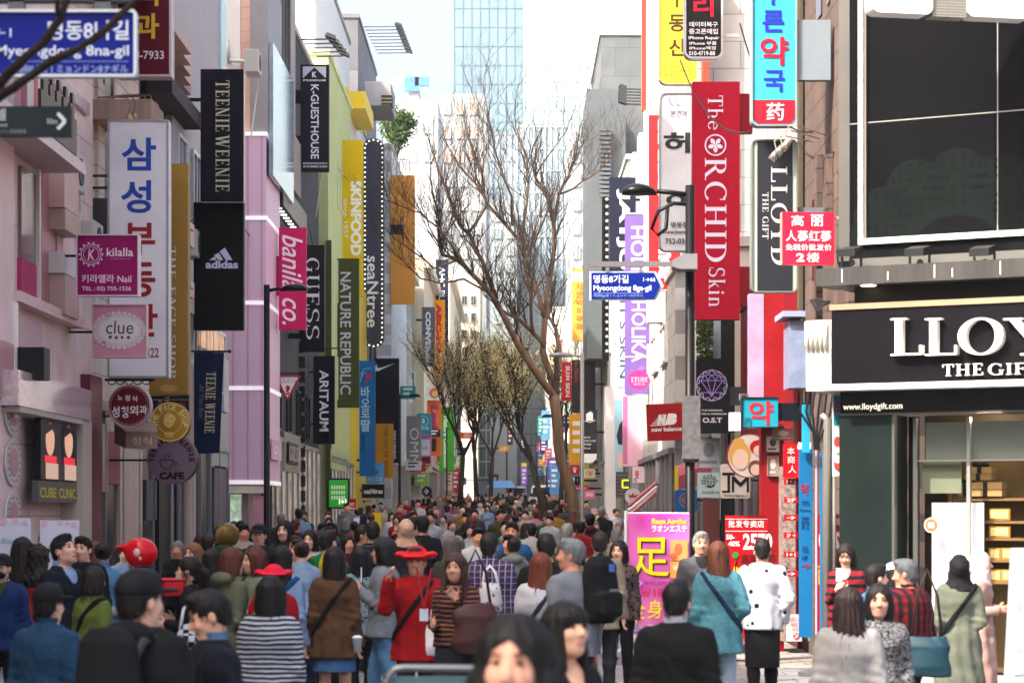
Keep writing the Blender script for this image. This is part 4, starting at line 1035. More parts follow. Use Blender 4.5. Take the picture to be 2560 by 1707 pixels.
s.text([('노', 297, 988, 309, 1000), ('정', 315, 988, 328, 1003), ('식', 333, 990, 346, 1004), ('성', 282, 1016, 302, 1044), ('형', 306, 1016, 324, 1045), ('외', 327, 1014, 348, 1038), ('과', 351, 1014, 371, 1036)], 'd9cfd2', bold=.04)
m = MB(); a = s.q(262, 946)[0]
m.tube([(a, 0, s.hh + .07), (s.q(386, 0)[0], 0, s.hh + .07)], .02, 6)
for k in range(5): m.tube([(-.28 + .13 * k + .055 * math.cos(j * .7), 0, s.hh + .005 + .035 + .04 * math.sin(j * .7)) for j in range(10)], .01, 5)
m.build('scroll_bracket', M('141216', metal=.4), s.root)
s = round_sign('round gold sign with raised ring lettering between the dark red and mauve round signs', 427, 1055, 50, 37.6, '9c7430', '7d5c28', mat=M('a8802f', metal=.5, rough=.3, var=.2, scale=6, name='gold_disc'))
s.rings([(427, 1055, 49, 46), (427, 1055, 30, 28.5)], 'd6b163', 'rim').shape([cp(425, 1050, 14, 20, 19)], 'c79f50', 'medallion').rings([(431, 1047, 10, 8), (431, 1047, 6, 4.5), (423, 1058, 8, 6.8)], 'e0bd70', 'relief')
arc_text(s, 'THE FACE SHOP', 427, 1055, 38, 200, -20, 13, 'e6cb86')
s.text([('NATURAL', 414, 1081, 438, 1086), ('STORY', 416, 1088, 436, 1093)], 'e6cb86', bold=.03).arms(XL, (1040,))
s = round_sign('round mauve cafe sign with black ring lettering and a drawn cup', 433, 1148, 62, 39.4, '7f6876', '1d1a20', t=.3)
arc_text(s, 'TEENIE WEENIE', 433, 1148, 50, 190, -10, 14, '1e1a22', bold=.03)
s.text([('CAFE', 402, 1180, 464, 1198)], '1e1a22', bold=.05)
s.lines([(404 + 34 * math.cos(math.radians(a)) * .5 + 16, 1150 + 22 * math.sin(math.radians(a)), 404 + 34 * math.cos(math.radians(a + 18)) * .5 + 16, 1150 + 22 * math.sin(math.radians(a + 18))) for a in range(0, 180, 18)] + [(403, 1150, 437, 1150), (437, 1154, 446, 1158), (446, 1158, 440, 1166), (415, 1144, 420, 1136), (425, 1144, 430, 1134)], '1e1a22', 2.2, 'cup_drawing').arms(XL, (1150,))
t = thing('box_awning', 'small brown box awning with pale characters under the dark red round sign', 'awning', P(362, 1122, 36.8))
m = MB(); m.add([(-.24, -.3, 0), (.24, -.3, 0), (.24, -.3, .26), (-.24, -.3, .26), (-.55, .5, .1), (.1, .5, .1), (.1, .5, .42), (-.55, .5, .42)], [(0, 1, 2, 3), (3, 2, 6, 7), (1, 5, 6, 2), (0, 3, 7, 4), (4, 7, 6, 5), (0, 4, 5, 1)])
m.build('box', M('8a7264', rough=.7, var=.2), t)
m = MB(); put_text(m, '정식', (0, .12), .3, .12, -.304); m.build('lettering', M('cdbcae'), t)
# k-guesthouse
s = Sign('narrow black guesthouse sign with a white peaked emblem and white lettering reading downwards', (752, 164, 823, 430), 71.0, '1b1b24', t=.25, side='2c2c34')
s.shape([rp(758, 169, 816, 197)], 'c3c4d0', 'emblem_ground').shape([[(760, 197), (814, 197), (787, 171)]], '1b1b24', 'peak')
s.text([('K', 781, 182, 793, 196), ('PREMIUM', 759, 201, 815, 206, dict(space=1.3))], 'd9d9e2', bold=.05)
s.text([('K-GUESTHOUSE', 778, 214, 798, 399)], 'e0e0e8', rot=1, bold=.015)
s.text([('MYEONGDONG 4', 759, 408, 819, 413), ('070.8880.3650', 759, 416, 819, 421)], 'c3c4d0', bold=.03).arms(-6.5, (243, 357), h=32, th=.2)
s = Sign('bright pink sign with white slanted script reading downwards', (698, 570, 766, 825), 63.2, 'c41c5c', t=.2, side='a8184c')
s.text([('banila co.', 706, 588, 757, 812)], 'eadce4', rot=1, shear=.35, bold=.008).arms(XL, (690,), h=98, c='9c1c50', th=.2)
s = Sign('black sign with widely spaced white serif capitals reading downwards', (752, 614, 812, 880), 69.3, '17151e', t=.25)
s.text([(ch, 766, 646 + 42 * k, 799, 646 + 42 * k + 35) for k, ch in enumerate('GUESS')], 'dcdae2', serif=True, rot=1).arms(XL, (700, 840), h=14)
s = Sign('dark olive green sign with pale lettering reading downwards', (831, 647, 898, 1019), 84.6, '3f4724', t=.25)
s.text([('NATURE REPUBLIC', 851, 681, 878, 986)], 'b9b9c6', rot=1, bold=.012).arms(-6.6, (692, 832), h=38, c='4a5428', th=.2)
s = Sign('tall yellow sign with white lettering reading downwards', (855, 352, 908, 742), 87.2, 'd9b610', t=.25, side='b8980c')
s.text([('SKINFOOD', 877, 454, 904, 640)], 'eeeade', rot=1, bold=.05).text([('since 1957', 859, 498, 871, 597)], 'e6deb8', rot=1, bold=.015).arms(-6.4, (420, 650))
s = Sign('tall dark grey capsule shaped sign edged with round bulbs', (908, 348, 961, 868), 101.6, '3b3d4a', t=.35, r=24, rough=.35)
m = MB()
for k in range(40):
    for x in (913, 956): m.ball((*[s.q(x, 372 + k * 12.1)[0]], -s.t / 2 - .02, s.q(x, 372 + k * 12.1)[1]), .035, 6)
for a in range(1, 6):
    for sg_, yy in ((-1, 372), (1, 846)):
        q_ = s.q(934.5 + 21.5 * math.cos(a * math.pi / 6), yy + sg_ * 20 * math.sin(a * math.pi / 6)); m.ball((q_[0], -s.t / 2 - .02, q_[1]), .035, 6)
m.build('bulbs', M('f4e8c8', emit=.8), s.root)
s.text([('seaNtree', 918, 641, 946, 819)], 'e3dfda', rot=1, bold=.012).arms(-6.3, (480, 760))
s = Sign('black sign with white capitals reading downwards, hung from rods below the olive sign', (784, 890, 837, 1110), 76.5, '10111b', t=.2)
s.text([('ARITAUM', 799, 925, 822, 1078)], 'dfdfe8', rot=1, bold=.02).arms(-6.6, (930, 1060))
m = MB(); m.tube([(s.q(800, 0)[0], 0, s.hh), (s.q(800, 0)[0], 0, s.hh + .25)], .015, 6).tube([(s.q(826, 0)[0], 0, s.hh), (s.q(826, 0)[0], 0, s.hh + .25)], .015, 6).tube([(s.q(780, 0)[0], 0, s.hh + .25), (s.q(845, 0)[0], 0, s.hh + .25)], .02, 6)
m.build('hanger', M('17171c'), s.root)
s = Sign('blue ribbed bookshop sign with a red letter and pale characters', (899, 902, 938, 1190), 93.4, '0f5f9c', t=.25)
s.lines([(912, 902, 912, 1190), (925, 902, 925, 1190), (933, 902, 933, 1190)], '0b4a80', 1.2, 'ribs').text([('P', 913, 935, 932, 957, dict(shear=.2))], 'a01f34', bold=.04)
s.lines([(902, 935, 912, 922), (912, 922, 930, 920), (904, 942, 914, 930), (902, 955, 906, 930)], '8fb2cc', 1.5, 'bird_drawing')
s.text([('바', 903, 966, 925, 995), ('오', 903, 997, 925, 1018), ('로', 903, 1021, 925, 1044), ('딸', 903, 1048, 926, 1078)], '9dbdd0', bold=.02).text([('BOOKS', 904, 1088, 912, 1125)], '0a2c50', rot=1, bold=.05).arms(-6.4, (1000, 1150))
s = Sign('black sports sign with a white curved tick', (936, 896, 998, 1157), 113.0, '11131d', t=.25)
s.shape([[(937, 922), (940, 914), (944, 910), (942, 917), (946, 920), (954, 919), (988, 908), (960, 921), (946, 928), (939, 928)]], 'e4e4ea', 'curved_tick')
s.text([('NIKE DIJINING', 983, 1076, 990, 1147)], 'cfcfd8', rot=1, bold=.05).arms(-6.0, (950,))
s = Sign('orange sign with small dark lettering reading downwards in front of the black sports sign', (940, 1059, 983, 1195), 108.5, 'c98a14', t=.25)
s.text([('too cool for school', 961, 1068, 974, 1190)], '4a3a14', rot=1).text([('artclass by', 953, 1095, 957, 1160)], '8a6414', rot=1).arms(-5.9, (1120,))
s = Sign('small pale blue bookshop sign under the blue ribbed sign', (915, 1157, 960, 1207), 95, '4f86b0', t=.2)
s.text([('바오로딸', 920, 1192, 956, 1203)], 'a9c4d6').text([('P', 938, 1175, 948, 1188)], '4a2c70', bold=.03).arms(-6.2, (1180,))
s = Sign('warm grey sign with large white capitals reading downwards', (1012, 1040, 1053, 1186), 140, '86817c', t=.3)
s.text([('OMM', 1025, 1070, 1047, 1162)], 'e4e0dc', rot=1, bold=-.01).arms(-5.9, (1100,))
s = Sign('rounded turquoise clinic sign partly behind the warm grey sign', (1040, 1033, 1078, 1085), 147, '1f8fa8', t=.3, r=8)
s.rings([(1059, 1052, 13, 11.5)], 'b9dce4').text([('1', 1056, 1046, 1062, 1058), ('의원', 1052, 1066, 1072, 1075)], 'b9dce4', bold=.03).arms(-5.7, (1060,))
s = Sign('pink edged white sign under the turquoise sign', (1050, 1086, 1078, 1160), 148, 'c86a98', t=.3)
s.shape([rp(1053, 1098, 1075, 1138)], 'd9d6e6', 'white_panel').text([('Lab', 1055, 1113, 1070, 1123)], '3c3c5a').shape([rp(1052, 1142, 1076, 1158)], '5c1428', 'dark_red_strip')
s = Sign('orange sign with a white cap and purple slanted lettering', (1068, 1000, 1103, 1139), 156, 'd9642c', t=.3)
s.text([('LesM', 1077, 1012, 1095, 1092)], '8c2c70', rot=1, bold=.05, shear=.2).shape([rp(1080, 1096, 1090, 1128)], '1c1a20', 'black_tab').arms(-5.6, (1050,))
s = Sign('white square sign with an orange round emblem above the orange sign', (1068, 965, 1104, 1000), 155.5, 'd4d0cc', t=.3)
s.shape([cp(1086, 983, 13)], 'c46a30', 'emblem').shape([cp(1087, 984, 7)], 'd9a878', 'emblem_core').arms(-5.6, (985,))
s = Sign('bright green sign with white lettering reading downwards', (1098, 1017, 1135, 1180), 164, '4a9c2e', t=.3)
s.text([('Nature Collection', 1109, 1040, 1120, 1168)], 'e6ecd9', rot=1, bold=.04).shape([rp(1104, 1021, 1122, 1034)], '1c3a10', 'leaf_panel').shape([cp(1110, 1027, 4), cp(1117, 1027, 4)], '3f8a24', 'leaves').arms(-5.4, (1090,))
s = Sign('grey sign with white capitals reading downwards, left of the orange shoe sign', (1055, 768, 1088, 915), 145, '5a5a62', t=.3)
s.text([('CONVERSE', 1064, 780, 1077, 905)], 'dcdce0', rot=1, bold=.04).arms(-5.8, (800,))
s = Sign('orange sign with red capitals reading downwards', (1085, 750, 1112, 946), 158, 'd98a14', t=.3)
s.text([('ABC-MART', 1090, 758, 1104, 935)], 'b01c1c', rot=1, bold=.08).arms(-5.5, (800,))
s = Sign('tall dark navy sign with thin white capitals above the orange shoe sign', (1089, 650, 1121, 890), 172, '1d2233', t=.3)
s.text([('AHC PLAY', 1098, 668, 1112, 780)], 'd6d8e0', rot=1).arms(-5.4, (700,))
s = Sign('white triangular sign with a red border and a red question mark', (687, 939, 752, 1001), 64.2, 'a01c2c', t=.1, outline=[(719, 1002), (752, 939), (687, 939)])
s.shape([[(694, 943), (746, 943), (719, 994)]], 'dad6d4', 'white_field').text([('GUESS', 700, 945, 740, 957)], '2a2224', serif=True).text([('?', 713, 963, 726, 987)], '9c1424', bold=.08)
m = MB(); m.tube([(s.q(685, 0)[0] - .3, 0, s.hh + .06), (s.q(756, 0)[0], 0, s.hh + .06)], .02, 6).build('rod', M('17171c'), s.root)
s = Sign('green lit notice box on the pale green house, with rows of white squares', (819, 1195, 874, 1271), 80.0, '14161a', t=.15, r=4)
s.shape([rp(823, 1199, 870, 1267)], '2f9c2c', 'lit_face', emit=.08).shape([rp(829 + 6 * i, 1213 + 13 * j, 833 + 6 * i, 1222 + 13 * j) for i in range(6) for j in range(3)], 'c9e6b8', 'squares', emit=.05)
s.text([('1+1', 848, 1247, 866, 1260)], 'dff0d0', bold=.04, emit=.4)
s = Sign('small black horizontal sign with white lettering under the pale blue sign', (904, 1209, 962, 1245), 97.0, '15131a', t=.15, frame='8a7a6a', fw=1.5)
s.text([('seaNtree', 910, 1221, 957, 1234)], 'e3e0e6', bold=.03).arms(-6.2, (1225,))
s = round_sign('round black sign with a white arrow in the left row', 1067, 1228, 13, 150, '14151d', '2a2a30')
s.lines([(1064, 1222, 1071, 1228), (1071, 1228, 1064, 1234), (1060, 1228, 1066, 1228)], 'dadade', 2.5).arms(-5.6, (1228,), h=3)
s = Sign('dark poster panel with shoe prices hanging over the far left shops', (1026, 1185, 1052, 1240), 142, 'a9a49c', t=.1); s.shape([rp(1029, 1190, 1049, 1212)], '3a3c44', 'picture')
def board(label, rect, d, c, items=(), tc='e6e2de', name='advertising_board', t=.05, post=True, **kw):
    s = Sign(label, rect, d, c, t=t, name=name, cat='board', **kw)
    if items: s.text(items, tc, bold=.03)
    if post:
        g = gz(d) - s.root.location.z
        if g < -s.hh - .03: MB().tube([(0, t / 2 + .02, g), (0, t / 2 + .02, s.hh - .05)], .02, 6).build('post', M('8d8d90', metal=.4), s.root)
    return s
board('red sale placard beside the yellow column', (872, 1246, 890, 1276), 88, 'b8181c', [('BUY', 874, 1256, 887, 1264), ('SALE', 874, 1267, 888, 1273)])
board('white placard with a red dot under the red sale placard', (870, 1277, 893, 1310), 88.4, 'd4d2d0').shape([cp(877, 1289, 4)], 'c02028', 'dot')
board('colourful price poster with red figures under the black horizontal sign', (900, 1246, 938, 1292), 96, 'c9c6a4', [('₩900', 905, 1248, 931, 1257)], 'c0203c').shape([cp(908, 1272, 6), cp(925, 1280, 7), cp(917, 1266, 5)], '7aa060', 'fruit')
board('blank white placard held above the crowd near the yellow shop', (884, 1294, 926, 1318), 60, 'd6dae8')
board('yellow strip poster beside the blank white placard', (930, 1281, 953, 1325), 70, 'dcc01c')
board('orange red rounded shop board at the far left kerb', (1052, 1264, 1078, 1305), 110, 'd9402c', [('SALE', 1056, 1280, 1073, 1288)], r=8)
board('small purple and yellow arrow board carried above the crowd', (1104, 1275, 1140, 1297), 62, 'd8c81e', [('→', 1108, 1286, 1136, 1296)], '1a1a1c').shape([rp(1104, 1275, 1140, 1285)], '8c2c80', 'purple_strip')
board('dark red shop poster with a white figure at the far left kerb', (1078, 1262, 1103, 1300), 118, '8c2434', [('SALE', 1082, 1266, 1100, 1271)])
board('white flower printed event board with teal script, leftmost', (-30, 1295, 77, 1440), 23.0, 'cdc9d6', [('ng Blossom', -16, 1344, 60, 1362, dict(shear=.3, bold=0))], '6aa4b0').shape([cp(10, 1302, 9), cp(40, 1300, 7), cp(64, 1306, 6)], 'd6a4b4', 'blossom')
board('white flower printed event board behind the man in the navy suit', (101, 1300, 198, 1470), 23.5, 'cfcad6').shape([cp(112, 1308, 8), cp(150, 1304, 6), cp(186, 1310, 7), cp(170, 1306, 4)], 'd6a4b4', 'blossom')
# ---------------------------------------------------------------- signs, right row
s = Sign('salmon red vertical sign with raised white lettering at the top right of the sky', (1604, -60, 1662, 278), 58.0, 'd9473e', t=.3, side='e07068')
s.text([('nurnsun', 1633, -40, 1660, 240)], 'e9e2e0', rot=1, bold=.04).arms(3.9, (100,))
s = Sign('red wall sign with a white frame and large white letters reading downwards, partly hidden', (1610, 278, 1722, 727), 55.0, 'dedcda', t=.2)
s.shape([rp(1621, 290, 1722, 724)], 'd8282e', 'red_field').text([('nce', 1645, 625, 1677, 697)], 'ece8e6', rot=1, bold=.06).text([('inis', 1644, 300, 1664, 500)], 'ece8e6', rot=1, bold=.05).arms(3.9, (500,))
s = Sign('yellow rounded estate agent sign with dark brown stacked characters', (1646, -70, 1742, 214), 49.2, 'dcc83a', t=.25, r=20, frame='b9b090', fw=2)
s.text([('부', 1671, -40, 1712, 22), ('동', 1671, 40, 1712, 83), ('산', 1671, 100, 1715, 144)], '4a3218', bold=.025)
s.text([('공 인 중 개 사', 1657, 165, 1728, 173), ('허가 공92220000-844', 1654, 176, 1732, 184), ('대 표 김 민 식', 1657, 187, 1728, 195)], '7a6420').arms(3.9, (60,))
s = Sign('black rounded phone repair sign with red and white characters', (1709, -80, 1806, 151), 42.4, '232124', t=.25, r=20, frame='c6c4c4', fw=5)
s.text([('리', 1732, -14, 1783, 47)], 'd01c3c', bold=.03)
s.text([('데이터복구', 1722, 59, 1793, 72), ('중고폰매입', 1721, 76, 1793, 90), ('IPhone Repair', 1720, 95, 1797, 105), ('IPhone 부품', 1722, 108, 1790, 117), ('IPhone액정', 1722, 120, 1788, 129), ('010-4719-88', 1721, 132, 1786, 143)], 'e3e0e0', bold=.03).arms(4.0, (90,), c='cfccc8', h=8)
s = Sign('white rounded beauty clinic sign with black brush characters left of the crimson sign', (1648, 235, 1762, 630), 46.4, 'c9c7c8', t=.25, r=16, frame='9c9a9a', fw=2.5)
s.text([('본연애', 1675, 279, 1715, 295)], '3a3636').text([('헤', 1658, 333, 1742, 388, dict(bold=.05)), ('어', 1664, 486, 1742, 524, dict(bold=.05))], '2c2a2c')
s.shape([[(1668, 247), (1674, 246), (1676, 256), (1684, 268), (1672, 264)], [(1684, 254), (1696, 264), (1708, 268), (1690, 266)]], 'b48ab4', 'petal_emblem')
s.text([('명동점', 1676, 557, 1718, 572), ('www.bornya.com', 1655, 577, 1750, 590), ('752-0362', 1662, 598, 1728, 612)], '2c2a2c', bold=.015).arms(4.0, (420,), c='d9d6d4')
s = Sign('large crimson skin care sign with white serif lettering and a flower emblem', (1730, 208, 1848, 800), 40.0, 'a80c2c', t=.25, side='8c0a24', rough=.5)
s.text([('The', 1768, 243, 1806, 328), ('RCHID', 1760, 398, 1815, 657), ('Skin', 1770, 671, 1811, 768)], 'dcd6ea', serif=True, rot=1)
s.rings([(1787, 366, 27, 23.5)], 'dcd6ea', 'flower_ring').shape([[(1787, 366)] + [(1787 + 21 * math.cos(a + b) * (.55 + .45 * (1 - abs(b) / .5)), 366 + 21 * math.sin(a + b) * (.55 + .45 * (1 - abs(b) / .5))) for b in (-.5, -.3, -.12, .12, .3, .5)] for a in [math.radians(90 + 72 * k) for k in range(5)]], 'dcd6ea', 'flower')
s.arms(4.0, (286, 717), c='7d0a1e', h=98, th=.2)
s = Sign('cyan rounded pharmacy sign with blue and red stacked characters and a red foot', (1876, -80, 1990, 319), 30.2, '3aa0bc', t=.2, r=18, frame='8f9aa0', fw=4)
s.shape([[(1881, 254), (1985, 254), (1985, 300), (1975, 313), (1891, 313), (1881, 300)]], '8c1428', 'red_foot')
s.text([('푸', 1903, -60, 1958, 18), ('른', 1904, 31, 1958, 85), ('국', 1907, 180, 1960, 234)], '1c28b4', bold=.04).text([('약', 1898, 97, 1969, 168)], 'a81430', bold=.045).text([('药', 1914, 261, 1958, 305)], 'dcd3dc', bold=.03).arms(4.0, (128,), h=150, c='7f8a94', th=.14)
s = Sign('dark rounded gift shop sign with pale frame and cream serif lettering reading downwards', (1876, 352, 1991, 733), 30.5, '9aa49e', t=.2, r=14, frame='7c8580', fw=3)
s.shape([rp(1891, 356, 1979, 729)], '20212a', 'dark_field').text([('LLOYD', 1925, 420, 1966, 664), ('THE GIFT', 1904, 484, 1919, 600)], 'c9c9c2', serif=True, rot=1).arms(4.05, (560,), h=80, c='68727e', th=.12)
for k in range(3):
    t = thing('spotlight', 'chrome spotlight on a long thin rod above the dark rounded sign, one of three alike', 'spotlight', P(1942 + 14 * k, 382 - 13 * k, 29.9 - .15 * k), 'chrome spotlights above the dark sign')
    e = P(2030 + 18 * k, 349 - 14 * k, 30.4) - t.location
    MB().tube([(0, 0, .02), (-.03, 0, .14), (.02, 0, .2), (.1, 0, .21), (e.x, e.y, .21)], .009, 6).build('rod', M('cfc6b6', metal=.7, rough=.3), t)
    MB().tube([(-.07, 0, -.09), (0, 0, .0), (.05, 0, .03)], [.05, .045, .02], 10).build('head', M('c9c4ba', metal=.8, rough=.25), t, smooth=True)
s = Sign('bright red square ginseng shop sign with white characters beside the gift shop corner', (1952, 532, 2084, 663), 27.4, 'd9203c', t=.12, side='e8887c', rz=math.radians(5))
s.text([('高', 1975, 540, 2006, 567), ('丽', 2024, 538, 2056, 567), ('人蔘红蔘', 1961, 578, 2076, 605), ('2', 1987, 635, 2008, 656), ('楼', 2014, 633, 2046, 657)], 'ecdfe4', bold=.035).text([('免税价批发价', 1960, 612, 2077, 628)], 'ecdfe4', bold=.01).arms(4.0, (545,), c='b9b4ae', h=6)
s = Sign('dark navy sign with bold white capitals reading downwards behind the lilac banner', (1523, 445, 1589, 690), 73.0, '1f2233', t=.25)
s.text([('JAYJUN', 1541, 474, 1574, 735)], 'e0e0e8', rot=1, bold=.04).arms(3.9, (500,))
s = Sign('lower part of dark navy sign next to dotted lamp chain', (1505, 492, 1522, 905), 76.0, '17181d', t=.25, r=6, name='light_column', cat='sign')
m = MB()
for k in range(22): m.ball((s.q(1517, 500 + 18 * k)[0], -.15, s.q(0, 500 + 18 * k)[1]), .05, 6)
m.build('bulbs', M('cfc6b2', emit=.2), s.root); s.arms(3.9, (700,))
s.root['label'] = 'narrow black column sign with a chain of round bulbs left of the lilac banner'
s = Sign('pale blue panel with dark thin letters reading downwards behind the lilac banner', (1540, 735, 1585, 978), 75.0, 'b4c3d4', t=.2)
s.text([("IT'S SKIN", 1549, 752, 1568, 945)], '3a4256', rot=1).text([('잇츠스킨 명동점', 1545, 966, 1580, 972)], '3a4256').arms(3.9, (850,))
BAN = M('745a9e', rough=.8, var=.08, scale=1.5, bump=.6, bscale=3)
s = Sign('lilac fabric banner with white capitals reading downwards', (1562, 538, 1622, 985), 62.0, 'a888cc', t=.03, mat=BAN, name='hanging_banner', cat='banner')
s.text([('HOLIKA', 1577, 566, 1612, 748), ('HOLIKA', 1579, 752, 1614, 905)], 'e6e0ee', rot=1, bold=.012).shape([[(1592, 925), (1604, 912), (1618, 922), (1608, 926)]], '8a68b4', 'shape')
MB().tube([(s.q(1562, 0)[0], 0, s.hh + .03), (4.0 - s.root.location.x, 0, s.hh + .03)], .03, 8).tube([(s.q(1562, 0)[0], 0, -s.hh + .95), (4.0 - s.root.location.x, 0, -s.hh + .95)], .03, 8).build('rod', M('c9c6c4', metal=.4), s.root)
s = Sign('pink scalloped round cosmetics sign with white capitals under the lilac banner', (1569, 925, 1625, 975), 60.5, 'd43c84', t=.12, outline=[(1597 + (27 + 1.8 * math.cos(k * .5236 * 2 * 3)) * math.cos(-k * .1309), 950 + (25 + 1.8 * math.cos(k * .5236 * 2 * 3)) * math.sin(-k * .1309)) for k in range(48)])
s.text([('ETUDE', 1578, 943, 1619, 955), ('HOUSE', 1584, 958, 1612, 963)], 'e9d6e2', serif=True).arms(3.9, (950,), c='c9b0bc')
s = Sign('narrow orange sign with a yellow top and brown stacked characters right of the tree', (1430, 672, 1467, 853), 118, 'dca84a', t=.3)
s.shape([rp(1430, 681, 1467, 704)], 'dedcd8', 'white_band').text([('CNP', 1435, 687, 1463, 697)], '8a7a5a').text([(ch, 1440, 709 + 20 * k, 1458, 726 + 20 * k) for k, ch in enumerate('차앤박피부과')], '9c6a2c', bold=.01).arms(3.8, (750,))
s = Sign('slightly tilted square red sports shoe sign with a white striped emblem', (1617, 1009, 1713, 1101), 52.0, '96101c', t=.12, tilt=math.radians(-2.2))
s.text([('N', 1642, 1036, 1666, 1063, dict(shear=.25)), ('B', 1662, 1034, 1692, 1062, dict(shear=.25))], 'e0d9d9', bold=.09).lines([(1650 - 5 * k, 1037 + 5 * k, 1664, 1037 + 5 * k) for k in range(6)], 'e0d9d9', 2.2, 'stripes').text([('new balance', 1628, 1067, 1703, 1078)], 'e0d9d9', bold=.03)
s.arms(3.6, (1068,), c='b9b6b2', h=24)
s = Sign('black watch shop sign with a faceted jewel drawing in lilac and pale blue lines', (1740, 897, 1823, 1083), 41.0, '1a1a20', t=.2, r=6)
gx, gy, gr = 1778, 964, 39
pt = lambda a, r: (gx + r * math.cos(math.radians(a)), gy + r * math.sin(math.radians(a)))
seg = []
for k in range(12):
    seg.append((*pt(k * 30, gr), *pt(k * 30 + 30, gr))); seg.append((*pt(k * 30, gr), *pt(k * 30 + 15, gr * .78))); seg.append((*pt(k * 30 + 30, gr), *pt(k * 30 + 15, gr * .78)))
s.lines(seg, 'b8b4dc', 1.8, 'jewel_rim')
s.lines([(gx - 27, gy - 12, gx + 27, gy - 12), (gx - 16, gy - 26, gx + 16, gy - 26), (gx - 27, gy - 12, gx - 16, gy - 26), (gx + 27, gy - 12, gx + 16, gy - 26), (gx - 27, gy - 12, gx, gy + 28), (gx + 27, gy - 12, gx, gy + 28),
         (gx - 10, gy - 12, gx, gy + 28), (gx + 10, gy - 12, gx, gy + 28), (gx - 16, gy - 26, gx - 10, gy - 12), (gx + 16, gy - 26, gx + 10, gy - 12), (gx - 10, gy - 12, gx, gy - 26), (gx + 10, gy - 12, gx, gy - 26), (gx - 28, gy + 18, gx + 28, gy + 18)], 'a888e0', 1.8, 'jewel')
s.text([('THE ORIGINAL', 1752, 1024, 1806, 1028), ('SILVER & TIMEPIECES', 1742, 1033, 1816, 1037), ('O.S.T', 1755, 1044, 1804, 1057)], 'd6d6dc', bold=.04).arms(4.0, (990,), h=46, c='4a484c')
s = Sign('small cyan pharmacy sign with one large red character', (1852, 993, 1945, 1069), 32.8, '1c8aa0', t=.16, frame='1c2a34', fw=2)
s.text([('약', 1871, 1003, 1932, 1063)], 'b02038', bold=.07).text([('药', 1859, 1044, 1878, 1064)], '14343e').arms(4.1, (1030,), h=44, c='0f1624', th=.14)
m = MB(); m.box((-s.hw - .16, -.06, -.25), (-s.hw - .01, .06, .0)).build('white_side_tube', M('dfe0ea'), s.root)
s = round_sign('round white cosmetics sign with a red rim and plain blond, red and brown ovals', 1872, 1139, 55, 36.0, 'd4d0d0', 'a01c28', t=.14)
s.rings([(1872, 1139, 55, 53)], 'a01c28', 'rim').shape([cp(1848, 1138, 27, 28, 34), cp(1846, 1104, 14, 20, 9)], 'c9a04c', 'blond_oval').shape([cp(1894, 1118, 21, 24, 18)], 'b01c28', 'red_oval').shape([cp(1887, 1170, 18, 24, 20)], '6d4a30', 'brown_oval')
s.shape([cp(1850, 1148, 20, 24, 26), cp(1896, 1126, 14, 20, 13), cp(1888, 1174, 13, 20, 14)], 'd9bfae', 'pale_ovals').arms(4.1, (1139,), c='2a2a30')
s = Sign('cream square cosmetics sign with interlocked black letters', (1800, 1160, 1874, 1245), 38.0, 'c9bfb8', t=.18, r=5)
s.shape([rp(1804, 1181, 1836, 1188), rp(1817, 1188, 1824, 1229), rp(1804, 1226, 1824, 1231), rp(1840, 1181, 1872, 1187), rp(1828, 1190, 1834, 1230), rp(1865, 1190, 1871, 1230), [(1834, 1190), (1850, 1206), (1865, 1190), (1871, 1196), (1850, 1218), (1828, 1198)]], '1a1618', 'interlocked_letters')
s.text([('TONYMOLY', 1808, 1236, 1869, 1242)], '5a4a42', bold=.02).arms(4.1, (1200,), c='2a2a30')
s = Sign('pale blue green sign with a dark tree drawing and thin italic lettering', (1743, 1181, 1806, 1243), 39.6, 'a4b8b8', t=.12)
s.shape([cp(1772 + 18 * math.cos(k * 2.4) * (k / 24) ** .5 * 1.15, 1200 + 14 * math.sin(k * 2.4) * (k / 24) ** .5, 2.6, 8, 2.0) for k in range(1, 25)] + [[(1760, 1214), (1788, 1214), (1774, 1220)]], '28403c', 'tree_drawing').text([('innisfree', 1754, 1224, 1800, 1234)], '4a6462', shear=.25).arms(4.0, (1200,))
s = Sign('rounded blue square sign with an orange emblem half behind the black lamp post', (1686, 1224, 1742, 1279), 44.0, '125a94', t=.2, r=8)
s.rings([(1715, 1250, 18, 16), (1715, 1250, 10, 8)], 'c0582c', 'emblem').lines([(1699, 1250, 1731, 1250), (1715, 1234, 1715, 1266)], 'c0582c', 1.5).arms(4.0, (1250,))
s = round_sign('round pale shop sign with a small red crown', 1582, 1240, 20, 60, 'b9b4b6', '8d888a', t=.15)
s.shape([[(1573, 1243), (1571, 1234), (1577, 1238), (1582, 1231), (1587, 1238), (1593, 1234), (1591, 1243)]], '9c2434', 'crown').text([('ROYAL', 1572, 1247, 1592, 1251)], '8a8286').arms(3.8, (1240,))
s = Sign('white house shaped emblem sign on a tall black banner beside the grey lamp post', (1459, 1024, 1492, 1158), 92, '2b2c30', t=.25)
s.shape([[(1465, 1052), (1465, 1035), (1476, 1028), (1482, 1033), (1482, 1052)]], 'dcdcdc', 'house_emblem').lines([(1461, 1052, 1474, 1056), (1474, 1056, 1488, 1050)], 'dcdcdc', 1.5).text([('명동 명가', 1460, 1091, 1476, 1096), ('KOREA CUISINE', 1460, 1100, 1489, 1104), ('비빔밥', 1460, 1108, 1478, 1113), ('Korean', 1460, 1118, 1476, 1122)], 'd0d0d0', bold=.02)
s.shape([[(1459, 1134), (1492, 1134), (1490, 1148), (1480, 1157), (1459, 1157)]], 'dcdcdc', 'white_foot').arms(3.7, (1080,))
s = Sign('dark brown banner with red vertical script left of the grey lamp post', (1429, 900, 1488, 1032), 96, '262428', t=.25)
